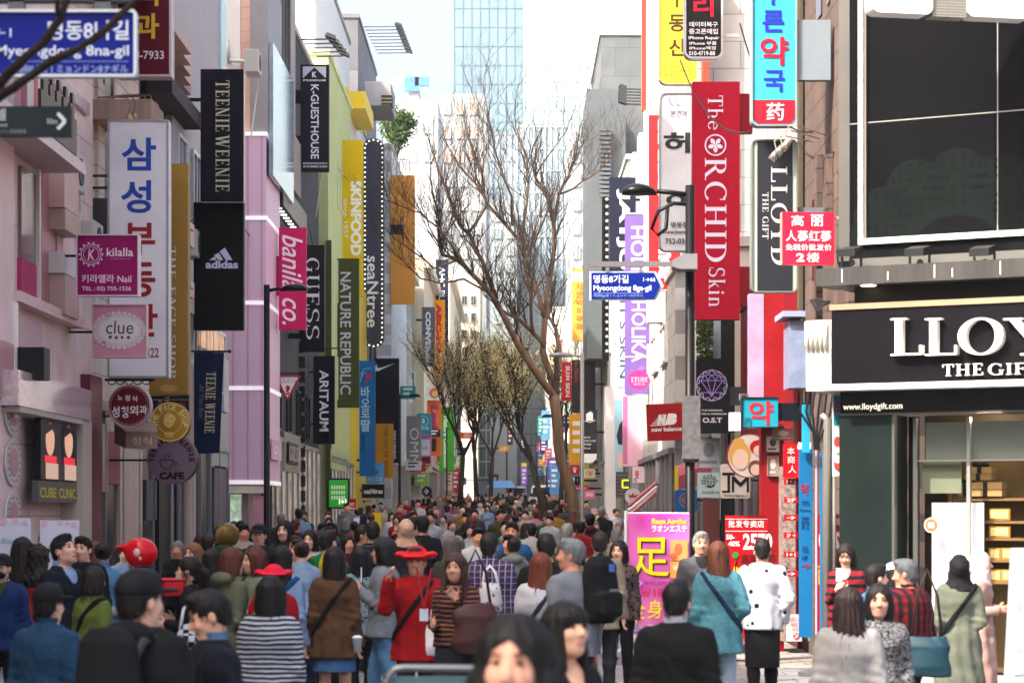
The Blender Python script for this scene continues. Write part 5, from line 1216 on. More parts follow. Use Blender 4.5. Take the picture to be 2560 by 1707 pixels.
s.text([('k-Skin', 1436, 905, 1446, 955)], 'a0342c', rot=1).arms(3.7, (960,))
s = Sign('red vertical skin shop sign left of the dark brown banner', (1405, 905, 1428, 1002), 120, 'b81c28', t=.25)
s.text([('SU:M SKIN', 1414, 915, 1424, 992)], 'dcd0d0', rot=1, bold=.03).arms(3.5, (950,))
for rect, d, c, lab, txt in (((1425, 1162, 1448, 1187), 100, 'b81c28', 'small red square sign with a white crown near the tree trunk', '♛'), ((1459, 1172, 1488, 1194), 98, 'd4c9a8', 'cream and orange notice sign under the black banner', 'C&F'), ((1437, 1190, 1450, 1212), 101, '16161a', 'small black sign near the tree trunk with a white dot', '●'),
                        ((1432, 1213, 1472, 1228), 97, 'a81c2c', 'low dark red sale sign behind the grey lamp post', 'SALE'), ((1459, 1225, 1488, 1246), 96, 'c86a98', 'pink sale board right of the grey lamp post', 'SALE'), ((1478, 1270, 1512, 1285), 80, 'd9c4bc', 'pale notice board with orange edge above the crowd', '화장품')):
    s = Sign(lab, rect, d, c, t=.12); s.text([(txt, rect[0] + 6, rect[1] + 5, rect[2] - 6, rect[3] - 6)], 'e6e0dc' if c not in ('d4c9a8', 'd9c4bc') else 'b0482c', bold=.02).arms(3.6, ((rect[1] + rect[3]) / 2,))
s = Sign('yellow outlined letters on a grey grille front near the tilted pink bars', (1552, 1196, 1586, 1222), 76.9, '5d5e60', t=.08)
s.lines([(1572, 1200, 1556, 1200), (1556, 1200, 1556, 1218), (1556, 1218, 1572, 1218), (1578, 1200, 1578, 1218), (1578, 1218, 1586, 1218)], 'd8e01c', 4, 'yellow_letters', emit=.3).arms(3.8, (1205,))
s = Sign('tall pale blue advertising panel with a dark haired figure', (1537, 1000, 1556, 1178), 76.0, '8fc0d0', t=.15, name='billboard')
s.shape([[(1556, 1050), (1548, 1062), (1541, 1090), (1545, 1110), (1556, 1112)]], '26222a', 'hair').shape([cp(1549, 1150, 7, 16, 22)], 'd6b4a6', 'arm').arms(3.8, (1050,))
s = Sign('tall pink curved advertising panel with pale swirls', (1557, 990, 1616, 1165), 66.5, 'd4a8bc', t=.2, name='billboard')
s.shape([rp(1557, 992, 1568, 1160)], 'b86a94', 'dark_pink_edge').lines([(1570 + 6 * k, 1000 + 14 * k, 1612, 1040 + 22 * k) for k in range(5)], 'e3c9d4', 2.5, 'swirls').arms(3.85, (1010, 1140))
s = Sign('pink and white notice sign with red characters above the tilted awning bars', (1582, 1166, 1612, 1206), 63, 'dac4cc', t=.1)
s.text([('옷', 1586, 1176, 1598, 1196)], 'c02c60', bold=.06).text([('S', 1578 + 6, 1196, 1592, 1204)], '3a5aa8').arms(3.8, (1180,))
t = thing('folded_awning', 'folded pink and white awning with two slanted arms on the white brick house', 'awning', P(1640, 1230, 57))
for k, c in enumerate(('c98a94', 'dad6d6', 'a8646e')):
    a, b = P(1572, 1288 - 12 * k, 57) - t.location, P(1642, 1226 - 10 * k, 57) - t.location
    MB().tube([a, b], .05, 8).build('bar', M(c), t)
t = thing('fabric_awning', 'small red striped fabric awning with a yellow post beside the lamp post', 'awning', P(1705, 1205, 44.5))
m = MB(); m.add([(-.1, -.5, .1), (.5, -.5, .35), (.5, .4, .55), (-.1, .4, .3), (-.1, -.5, -.15), (.5, -.5, .0)], [(0, 1, 2, 3), (4, 5, 1, 0)])
m.build('canvas', M('a04a50', var=.3, scale=3), t); MB().box((-.16, -.4, -1.3), (-.1, -.34, .3)).build('post', M('d9b41c'), t)
# free-standing banners on the right
s = Sign('tall pink massage shop banner with yellow characters standing on the ground', (1570, 1283, 1722, 1692), 27.0, 'c83c98', t=.03, name='standing_banner', cat='banner', tilt=math.radians(.3), rough=.5)
g_ = bpy.data.materials.new('pink_print'); g_.use_nodes = True
n_, l_ = g_.node_tree.nodes, g_.node_tree.links
tc_, gr_, cr_ = n_.new('ShaderNodeTexCoord'), n_.new('ShaderNodeTexNoise'), n_.new('ShaderNodeValToRGB'); gr_.inputs['Scale'].default_value = 1.6
l_.new(tc_.outputs['Object'], gr_.inputs[0]); l_.new(gr_.outputs[0], cr_.inputs[0]); l_.new(cr_.outputs[0], n_['Principled BSDF'].inputs['Base Color'])
cr_.color_ramp.elements[0].position, cr_.color_ramp.elements[1].position = .35, .7
cr_.color_ramp.elements[0].color, cr_.color_ramp.elements[1].color = (*lin('b42a92'), 1), (*lin('d874b0'), 1)
s.root.children[0].data.materials[0] = g_
s.text([('Raon Aesthe', 1628, 1295, 1715, 1310)], 'e0a43c', bold=.06).text([('ラオンエステ', 1628, 1312, 1716, 1329)], 'e9dce6', bold=.05)
s.text([('足', 1584, 1346, 1676, 1443)], '4a2a10', bold=.06).text([('足', 1580, 1343, 1672, 1440)], 'e6d01c', bold=.06)
s.shape([rp(1675, 1349, 1718, 1400)], 'd98c50', 'foot_photo').shape([cp(1695, 1372, 10, 16, 15), cp(1684, 1390, 9)], 'b85c3c', 'foot').shape([rp(1675, 1403, 1718, 1444)], 'd9a040', 'food_photo').shape([cp(1688, 1418, 7), cp(1702, 1428, 8), cp(1708, 1412, 5)], 'dcc4a0', 'food')
s.shape([cp(1591, 1457, 14, 20, 8), cp(1591, 1569, 14, 20, 8)], 'a8a0dc', 'blue_ovals').text([('45分', 1583, 1453, 1600, 1461), ('60分', 1583, 1565, 1600, 1573)], '2c2c7a', bold=.03)
s.text([('￦42,000', 1610, 1452, 1665, 1462)], '5a1c50').text([('￦18000', 1602, 1470, 1700, 1490)], 'c01c34', bold=.07).text([('全', 1575, 1499, 1613, 1545), ('身', 1618, 1499, 1656, 1545)], 'e6d01c', bold=.05).text([('男', 1616, 1560, 1632, 1576)], 'e9dce6', bold=.03)
s.shape([rp(1571, 1585, 1600, 1662)], 'd0c4dc', 'price_list')
MB().tube([(-s.hw - .025, .03, -s.hh - .12), (-s.hw - .025, .03, s.hh + .03)], .022, 8).tube([(s.hw, .03, s.hh), (-s.hw - .03, .03, s.hh)], .012, 8).build('frame_pole', M('cfcfd4', metal=.3), s.root)
MB().box((-s.hw - .1, -.2, -s.hh - .13), (s.hw, .25, -s.hh - .07)).build('base', M('8d8d90'), s.root)
s = Sign('red wholesale shop roll banner with white and black writing, standing behind the couple', (1813, 1288, 1918, 1612), 31.2, 'a80f1c', t=.03, name='standing_banner', cat='banner')
s.lines([(1813, 1297, 1918, 1297), (1813, 1327, 1918, 1327)], 'dccfd0', 1.5).text([('批发专卖店', 1820, 1300, 1910, 1318), ('50-', 1815, 1335, 1836, 1348), ('40%', 1820, 1352, 1849, 1365), ('2570', 1857, 1333, 1930, 1374)], 'e6dcdc', bold=.03).text([('高丽人参', 1852, 1384, 1940, 1410)], '1c0c0c', bold=.06)
s.shape([[(1842, 1392), (1836, 1410), (1850, 1425), (1846, 1440), (1838, 1450), (1832, 1425)]], 'd9c02c', 'ginseng').shape([cp(1838, 1387, 8)], '2c7a34', 'leaf').text([('免税化妆品', 1830, 1595, 1880, 1608)], 'e6dcdc', bold=.02)
MB().box((-s.hw, -.12, -s.hh - .1), (s.hw, .15, -s.hh - .01)).build('base', M('2a2a2c'), s.root)
s = Sign('tall blue pharmacy banner with dark red and navy writing and an arrow', (1997, 1120, 2031, 1592), 28.6, '125f92', t=.02, name='standing_banner', cat='banner', rough=.7)
s.text([('약', 2001, 1208, 2022, 1238), ('→', 2003, 1406, 2026, 1422)], '8c1428', bold=.06).text([('药', 2003, 1290, 2022, 1322), ('药局', 2005, 1364, 2020, 1382), ('1F', 2005, 1388, 2018, 1400), ('Pharmacy', 2000, 1272, 2026, 1279), ('약국', 2004, 1250, 2022, 1264)], '0c2a5c', bold=.03)
m = MB()
m.tube([(s.hw + .05, .02, -s.hh - .55), (s.hw + .05, .02, s.hh + .1)], .016, 8).build('pole', M('b9a0b0', metal=.3), s.root)
MB().box((s.hw + .09, .0, -s.hh - .1), (s.hw + .17, .015, s.hh - .05)).build('folded_edge', M('1a6aa0', rough=.8), s.root)
MB().lathe([(.22, 0), (.22, .05), (.05, .1), (.03, .5)], 18, (s.hw + .05, .02, -s.root.location.z)).build('base', M('55595c', metal=.3), s.root, smooth=False)
m = MB()
for k in range(4): m.tube([P(1999 + 8 * k, 1122, 28.5) - s.root.location, P(2001 + 8 * k, 1106, 28.5) - s.root.location], .025, 6)
m.build('clips', M('d9dcdc'), s.root)
t = thing('conduit_post', 'grey steel conduit post with hanging black cables beside the blue banner', 'post', Vector((P(2067, 0, 27.6).x, 27.6, 0)))
MB().tube([(0, 0, 0), (0, 0, zz(1050, 27.6)), (-.06, 0, zz(1035, 27.6))], [.055, .055, .04], 12).tube([(.08, .02, 0), (.08, .02, zz(1085, 27.6))], .03, 8).build('pipes', M('9c9a94', metal=.5, rough=.4, var=.2, streak=True, scale=6), t, smooth=True)
m = MB()
for k in range(6):
    a = -.28 + .07 * k; m.tube([(a, .0, zz(980, 27.6)), (a - .03, -.02, zz(1030, 27.6)), (-.16 + .012 * k, -.03, zz(1080 + 6 * k, 27.6)), (-.14 + .01 * k, -.02, zz(1125, 27.6))], .013, 6)
m.build('cables', M('141418'), t)
MB().box((-.27, .05, zz(1130, 27.6)), (-.19, .15, zz(1010, 27.6))).build('blue_strip', M('1c8ab0'), t)
s = Sign('narrow shop panel with red and cyan fragments mirrored beside the gift shop pillar', (2082, 985, 2102, 1190), 27.3, 'c4c9c4', t=.1, cat='sign')
s.shape([rp(2082, 990, 2102, 1062)], '1f8fa8', 'cyan_part').text([('약', 2083, 1000, 2101, 1040)], 'a81c34', bold=.06, mirror=True).shape([cp(2092, 1105, 9, 16, 14), cp(2092, 1160, 9, 16, 16)], 'a83c3c', 'red_part').shape([cp(2092, 1125, 8), cp(2092, 1150, 8)], 'd0bcb0', 'pale_part')  # reflection of the pharmacy and round signs, painted as flat shapes
s = Sign('red sale poster with white figures on the wall beside the gift shop pillar', (2040, 1286, 2104, 1590), 28.9, 'a01420', t=.04, name='wall_poster', cat='poster')
s.text([('2570', 2046, 1328, 2100, 1372)], 'dfd4d4', bold=.05, mirror=True).text([('高丽', 2044, 1410, 2098, 1460)], 'd0c02c', bold=.08, mirror=True).text([('批发', 2062, 1294, 2100, 1312)], 'dfd4d4', mirror=True)  # reversed writing: the roll banner's reflection painted on a flat panel
s = Sign('low white poster with red characters and a floor number by the red shop', (1966, 1535, 2004, 1602), 30.5, 'b9b4b6', t=.04, name='wall_poster', cat='poster')
s.text([('高丽人', 1969, 1541, 1995, 1552), ('海苔', 1975, 1555, 1993, 1565), ('化妆', 1980, 1567, 1995, 1577)], 'a82434').shape([cp(1990, 1589, 8)], 'a01c2c', 'disc').text([('2F', 1985, 1584, 1995, 1594)], 'dfd4d4')
s = Sign('large white price board with grey figures leaning at the right edge of the picture', (2508, 1370, 2680, 1760), 15.0, 'b4b4c0', t=.04, name='price_board', cat='board', outline=[(2508, 1760), (2680, 1760), (2680, 1366), (2528, 1370)], tilt=math.radians(0))
s.text([('2800', 2538, 1506, 2600, 1523), ('7,000', 2538, 1566, 2600, 1580), ('30,000', 2538, 1615, 2610, 1634)], '8a8a98').shape([rp(2530, 1660, 2600, 1685)], 'a0a2a0', 'grey_strip')
MB().box((-s.hw, .02, -s.root.location.z), (-s.hw + .04, .3, -s.hh)).box((s.hw - .04, .02, -s.root.location.z), (s.hw, .3, -s.hh)).build('feet', M('8d8d90'), s.root)
# road-name sign and lamp post on the right
def lamp_post(label, x, ytop, d, side, c='131316', arm=(0, 0), headw=.45, group=None, hook=False):
    g = gz(d); X = P(x, 0, d).x
    t = thing('street_lamp', label, 'street lamp', (X, d, g), group)
    H = zz(ytop, d) - g
    m = MB(); m.tube([(0, 0, 0), (0, 0, .9), (0, 0, .95), (0, 0, H)], [.085, .085, .062, .058], 16)
    m.lathe([(.16, 0), (.16, .06), (.1, .1), (.09, .3)], 18).build('pole', M(c, rough=.4, metal=.3), t, smooth=True)
    zl = H - .12; L = arm[0]
    m = MB(); m.tube([(0, 0, zl), (side * L * .5, 0, zl + .03), (side * L, 0, zl + .05)], [.035, .03, .03], 8)
    if hook: m.tube([(side * .02, 0, zl - .12), (side * .2, 0, zl - .10), (side * .4, 0, zl - .2), (side * .48, 0, zl - .42), (side * .4, 0, zl - .5), (side * .3, 0, zl - .42), (side * .28, 0, zl - .15)], .025, 6)
    m.build('arm', M(c, rough=.4, metal=.3), t, smooth=True)
    m = MB()
    prof = [(-.5, .012, .03), (-.42, .06, .06), (-.2, .1, .14), (.1, .12, .17), (.35, .09, .13), (.5, .03, .05)]
    n = 12; vs = []; fs = []
    for (u, h, w) in prof:
        for k in range(n):
            a = 2 * math.pi * k / n
            vs.append((side * (L + headw * (u + .5) * 1.0), w * math.cos(a), zl + .03 + (h * math.sin(a) if math.sin(a) > 0 else .035 * math.sin(a))))
    for i in range(len(prof) - 1):
        for k in range(n): fs.append((i * n + k, i * n + (k + 1) % n, (i + 1) * n + (k + 1) % n, (i + 1) * n + k))
    fs += [tuple(range(n)), tuple(range((len(prof) - 1) * n, len(prof) * n))]
    m.add(vs, fs); m.build('lamp_head', M(c, rough=.3, metal=.3), t, smooth=True)
    return t, H
t, H = lamp_post('tall black street lamp at the right with a blue road sign clamped to it', 1725, 464, 30.0, -1, arm=(.42, 0), headw=.43, hook=True)
MB().box((-.10, -.13, zz(1147, 30)), (.12, -.04, zz(990, 30))).build('sticker_box', M('5c5a5c', rough=.6, var=.4, scale=14), t)
MB().lathe([(.1, 0), (.11, .02), (.11, .06), (.09, .1)], 16, (0, 0, zz(1156, 30))).build('collar', M('55545a', metal=.4), t)
s = Sign('blue pointed road name sign with white writing hung on the right lamp post', (1478, 682, 1653, 747), 29.7, '0a1f78', t=.03, name='street_sign', cat='street sign', rough=.35, outline=[(1478, 747), (1635, 747), (1650, 714), (1635, 682), (1478, 682)], side='b9c1c6')
MB().prism([s.q(*p) for p in [(1474, 750), (1640, 750), (1660, 714), (1640, 678), (1474, 678)]], .016, .03).build('white_rim', M('b4bcc2', rough=.4), s.root)
s.text([('명동8가길', 1484, 688, 1571, 708), ('Myeongdong 8ga-gil', 1484, 713, 1628, 731), ('1→66', 1608, 694, 1638, 704)], 'd3dcec', bold=.01).text([('明洞8ga街ㅣミョンドン8ガギル', 1484, 735, 1608, 744)], '7d93c4').lines([(1484, 733, 1608, 733)], '7d93c4', 1)
y0_ = -.04
MB().box((s.q(1474, 0)[0], -.02, s.q(0, 667)[1]), (s.q(1690, 0)[0], .02, s.q(0, 654)[1])).build('arm', M('777578', metal=.5, rough=.4), s.root)
MB().box((s.q(1514, 0)[0], -.015, s.hh + .002), (s.q(1522, 0)[0], .015, s.q(0, 667.1)[1])).box((s.q(1598, 0)[0], -.015, s.hh + .002), (s.q(1606, 0)[0], .015, s.q(0, 667.1)[1])).build('hanger', M('777578', metal=.5), s.root)
m = MB(); m.prism([s.q(*p) for p in [(1681, 668), (1700, 674), (1742, 674), (1742, 636), (1708, 636), (1681, 652)]], -.09, .3)
m.build('clamp', M('858386', metal=.5, rough=.45), s.root)
t2, _ = lamp_post('black street lamp on the left in front of the lilac shop', 667, 712, 46.0, 1, arm=(.26, 0), headw=.52)
lamp_post('grey street lamp right of the bare tree trunk', 1455, 882, 70.0, -1, c='6d6c6c', arm=(.25, 0), headw=.7)
lamp_post('slender black street lamp in the middle of the left row of signs', 999, 985, 103.0, 1, arm=(.4, 0), headw=.5)
lamp_post('far black street lamp before the bright green sign', 1117, 1068, 160.0, 1, arm=(.3, 0), headw=.6)
lamp_post('thin black street lamp just behind the bare tree trunk', 1415, 1036, 100.0, -1, arm=(.5, 0), headw=.5)
lamp_post('far thin street lamp in the gap between the leafy trees', 1267, 1118, 175.0, -1, arm=(.3, 0), headw=.6)
# front barrier, white-van and kiosk far away
t = thing('barrier', 'grey rounded metal frame with a teal panel at the bottom edge', 'barrier', P(1090, 1700, 9.0))
o = t.location
pts = [P(963, 1760, 9.0), P(964, 1712, 9.0), P(972, 1686, 9.0), P(988, 1671, 9.0), P(1010, 1668, 9.0), P(1195, 1670, 9.0), P(1225, 1672, 9.0), P(1240, 1690, 9.0), P(1242, 1760, 9.0)]
MB().tube([p - o for p in pts], .014, 10).build('frame', M('6c7072', metal=.6, rough=.35), t, smooth=True)
MB().box(P(980, 1800, 9.02) - o, P(1230, 1690, 9.05) - o).build('panel', M('4a6a6e', rough=.3), t)
MB().tube([P(1000, 0, 9).xy.to_3d() + Vector((0, 0, -o.z)) - Vector((o.x, o.y, 0)), P(1000, 1760, 9) - o], .015, 8).tube([P(1210, 0, 9).xy.to_3d() + Vector((0, 0, -o.z)) - Vector((o.x, o.y, 0)), P(1210, 1760, 9) - o], .015, 8).build('leg', M('6c7072', metal=.6), t)
def van(label, x, d, w, h, c, name='delivery_van', cat='van'):
    X = P(x, 0, d).x; t = thing(name, label, cat, (X, d, gz(d)))
    m = MB(); m.prism([(-w / 2, .3), (w / 2, .3), (w / 2, h * .55), (w / 2 - .12, h - .05), (w / 2 - .25, h), (-w / 2 + .25, h), (-w / 2 + .12, h - .05), (-w / 2, h * .55)], 0, 4.2)
    m.build('body', M(c, rough=.35), t, bevel=.05)
    MB().box((-w / 2 + .15, -.02, h * .55), (w / 2 - .15, .01, h - .18)).build('windscreen', GLASS_D, t)
    for sg in (-1, 1):
        MB().box((sg * (w / 2 - .3) - .12, -.03, .65), (sg * (w / 2 - .3) + .12, .01, .85)).build('headlight', M('dfdcd0', rough=.2), t)
        for yy in (.7, 3.4): MB().tube([(sg * (w / 2 - .22), yy, .32), (sg * (w / 2), yy, .32)], .32, 16).build('wheel', M('18181a'), t)
    return t
van('white delivery van parked at the far end of the street', 1355, 205, 1.9, 2.2, 'd4d6da')
van('white minibus half hidden at the far end beside the blue stall', 1292, 225, 1.9, 2.1, 'c4c6cc')
t = thing('market_stall', 'blue roofed street stall in the crowd at the far end', 'stall', (P(1253, 0, 165).x, 165, gz(165)))
for sx in (-1, 1):
    for sy in (0, 1.4): MB().box((sx * .8 - .03, sy, 0), (sx * .8 + .03, sy + .06, 2.1)).build('post', M('8d8d90'), t)
m = MB(); m.add([(-1.0, -.2, 2.05), (1.0, -.2, 2.05), (1.0, 1.7, 2.05), (-1.0, 1.7, 2.05), (-.7, .4, 2.55), (.7, .4, 2.55), (.7, 1.1, 2.55), (-.7, 1.1, 2.55)], [(3, 2, 1, 0), (4, 5, 6, 7), (0, 1, 5, 4), (1, 2, 6, 5), (2, 3, 7, 6), (3, 0, 4, 7)])
m.build('roof', M('5a84b8', rough=.6), t); MB().box((-.8, .05, 0), (.8, 1.35, .9)).build('counter', M('8a9aa8'), t)
board('yellow stall placard in the crowd in front of the blue stall', (1220, 1240, 1244, 1263), 150, 'd9b41c', [('SALE', 1223, 1244, 1241, 1251)], 'b02020')
for rect, d, c, lab, txt in (((1302, 1166, 1318, 1214), 210, '7a5ab4', 'tiny violet banner in the far street', ''), ((1303, 1157, 1317, 1180), 214, 'd9b820', 'tiny yellow banner above the violet one in the far street', ''), ((1222, 1185, 1246, 1214), 190, '2a2426', 'tiny dark sign with red characters in the far street', '신발'), ((1247, 1114, 1270, 1128), 172, 'd99a2c', 'small orange direction sign on the far thin lamp', '→'),
                        ((1344, 1040, 1358, 1085), 190, '1f7a74', 'teal vertical sign behind the leafy trees', ''), ((1300, 1098, 1314, 1128), 200, '123c4a', 'dark teal vertical sign in the far street', ''), ((1268, 1010, 1282, 1032), 200, '2f68a8', 'small blue sign among the leafy branches', '약'), ((1268, 1055, 1282, 1112), 196, '3a2a2c', 'dark brown vertical sign among the leafy branches', ''), ((1150, 1080, 1186, 1096), 180, 'c9582c', 'thin orange shop sign behind the left leafy trees', '')):
    s = Sign(lab, rect, d, c, t=.2); w_, h_ = rect[2] - rect[0], rect[3] - rect[1]
    if not txt: s.shape([rp(rect[0] + w_ * .25, rect[1] + h_ * (.15 + .2 * j), rect[2] - w_ * (.2 + .2 * (j % 2)), rect[1] + h_ * (.25 + .2 * j)) for j in range(4)], 'd6d2ce', 'bars')
    elif len(txt) > 1 and h_ > w_ * 1.5: s.text([(ch, rect[0] + w_ * .2, rect[1] + h_ * (i + .15) / len(txt), rect[2] - w_ * .2, rect[1] + h_ * (i + .85) / len(txt)) for i, ch in enumerate(txt)], 'd6d2ce')
    else: s.text([(txt, rect[0] + w_ * .2, rect[1] + h_ * .2, rect[2] - w_ * .2, rect[3] - h_ * .2)], 'd6d2ce')
    s.arms(-5.2 if (rect[0] < 1260) else 3.1, ((rect[1] + rect[3]) / 2,), h=2)

# small signs far down both rows
sr = random.Random(5); cols_ = [('lime', '8ab83a'), ('violet', '6a4a9a'), ('scarlet', 'b82028'), ('sky blue', '4a8ac4'), ('white', 'd6d4d2'), ('amber', 'd99a20'), ('teal', '1f8a80'), ('rose', 'c8608a'), ('black', '1c1c22'), ('mint', '8ac4ac'), ('cream', 'd0c4a4'), ('navy', '1c2c5a')]
spot = set()
for i in range(46):
    if i in (0, 2, 4): continue
    d = 104 + 3.2 * i + sr.uniform(-1, 1); left = i % 2 == 0
    X0 = (-5.35 if left else 2.95) + (.35 if left else -.25) * (d > 150); zc_ = sr.choice((2.6, 3.3, 4.3, 5.6, 7.0)) + gz(d)
    w_, h_ = (sr.uniform(.5, .9), sr.uniform(.5, .9)) if sr.random() < .5 else (sr.uniform(.5, .8), sr.uniform(1.3, 2.6))
    cn_, ch_ = cols_[(i * 5) % 12]; px, py, k = CX + X0 * F / d, YH - (zc_ - HC) * F / d, F / d
    s = Sign(f'small {cn_} {"tall" if h_ > 1.2 else "square"} sign with plain bars, {"left" if left else "right"} row, {"lower" if zc_ - gz(d) < 4 else "upper"}, {("near", "middle", "far")[min(2, i // 16)]} stretch', (px - w_ / 2 * k, py - h_ / 2 * k, px + w_ / 2 * k, py + h_ / 2 * k), d, ch_, t=.15, group='small signs far down the street')
    m = 'e0dcd8' if ch_ not in ('d6d4d2', 'd0c4a4', '8ac4ac') else '5a3038'
    nb = 4 if h_ > 1.2 else 2
    s.shape([rp(px - w_ * .3 * k, py + (-.36 + .72 * j / nb) * h_ * k, px + w_ * (.3 if j % 2 == 0 else .12) * k, py + (-.36 + .72 * (j + .5) / nb) * h_ * k) for j in range(nb)], m, 'bars')
    s.arms(-6.0 if left else 3.9, (py,), h=1.5)

for k, (x0, y0, d0, x1, y1, d1, sag, wh) in enumerate(((236, 560, 37.6, 486, 545, 46, .5, 'the cream house'), (560, 480, 56, 690, 600, 66, .5, 'the grey house and the lilac shop'), (770, 560, 76, 905, 905, 95, .9, 'the black and pale green shops'), (1700, 150, 43, 1876, 330, 31.5, .4, 'the black and cyan rounded signs'), (1850, 60, 39, 2030, 330, 30.4, .5, 'the cyan sign and the tiled house'))):
    t = thing('cable', 'thin black cable sagging along ' + wh, 'cable', P(x0, y0, d0)); e = P(x1, y1, d1) - t.location
    MB().tube([e * (i / 12) + Vector((0, 0, -sag * 4 * (i / 12) * (1 - i / 12))) for i in range(13)], .013, 5).build('wire', M('18181a'), t)

for k, (y, tx) in enumerate(((1196, '1+1'), (1242, '2F'), (1286, '→'), (1330, '2F →'), (1378, '1+1'), (1426, '→'))):
    s = Sign('narrow red price strip with white mark on the pharmacy goods rack, ' + ('topmost of six', 'second from the top', 'third from the top', 'fourth from the top', 'fifth from the top', 'lowest of six')[k], (1960, y, 1994, y + 15), 32.3, 'a3121c', t=.04, name='price_strip', cat='price strip', group='price strips on the pharmacy rack')
    s.text([(tx, 1966, y + 3, 1988, y + 12)], 'e3d6d4', bold=.02)
for k, (x0, y0, x1, y1, c, c2, lab) in enumerate(((1915, 1090, 1948, 1130, 'c9c0bc', '4a3a3c', 'white poster with a dark drawing on the red shop door'), (1918, 1140, 1946, 1190, '8c7a74', 'c9b0a4', 'brown photo poster under the white one on the red door'), (1744, 1094, 1800, 1170, 'b9c0c4', '8a8f94', 'pale hanging lightbox below the ivy beside the lamp post'), (1930, 1072, 1985, 1100, 'b98a86', 'e0c9c0', 'rosy shelf lightbox above the pharmacy goods rack'), (1848, 985, 1872, 1000, 'd4ccc4', '8a3a40', 'little cream notice on the column above the cyan sign'))):
    s = Sign(lab, (x0, y0, x1, y1), 33.0 if x0 > 1800 else 41.5, c, t=.06, name='wall_poster', cat='poster', frame='8a8684', fw=1.5)
    s.shape([cp((x0 + x1) / 2, y0 + (y1 - y0) * .4, (x1 - x0) * .25, 16, (y1 - y0) * .25), rp(x0 + 4, y0 + (y1 - y0) * .75, x1 - 8, y0 + (y1 - y0) * .85)], c2, 'picture')
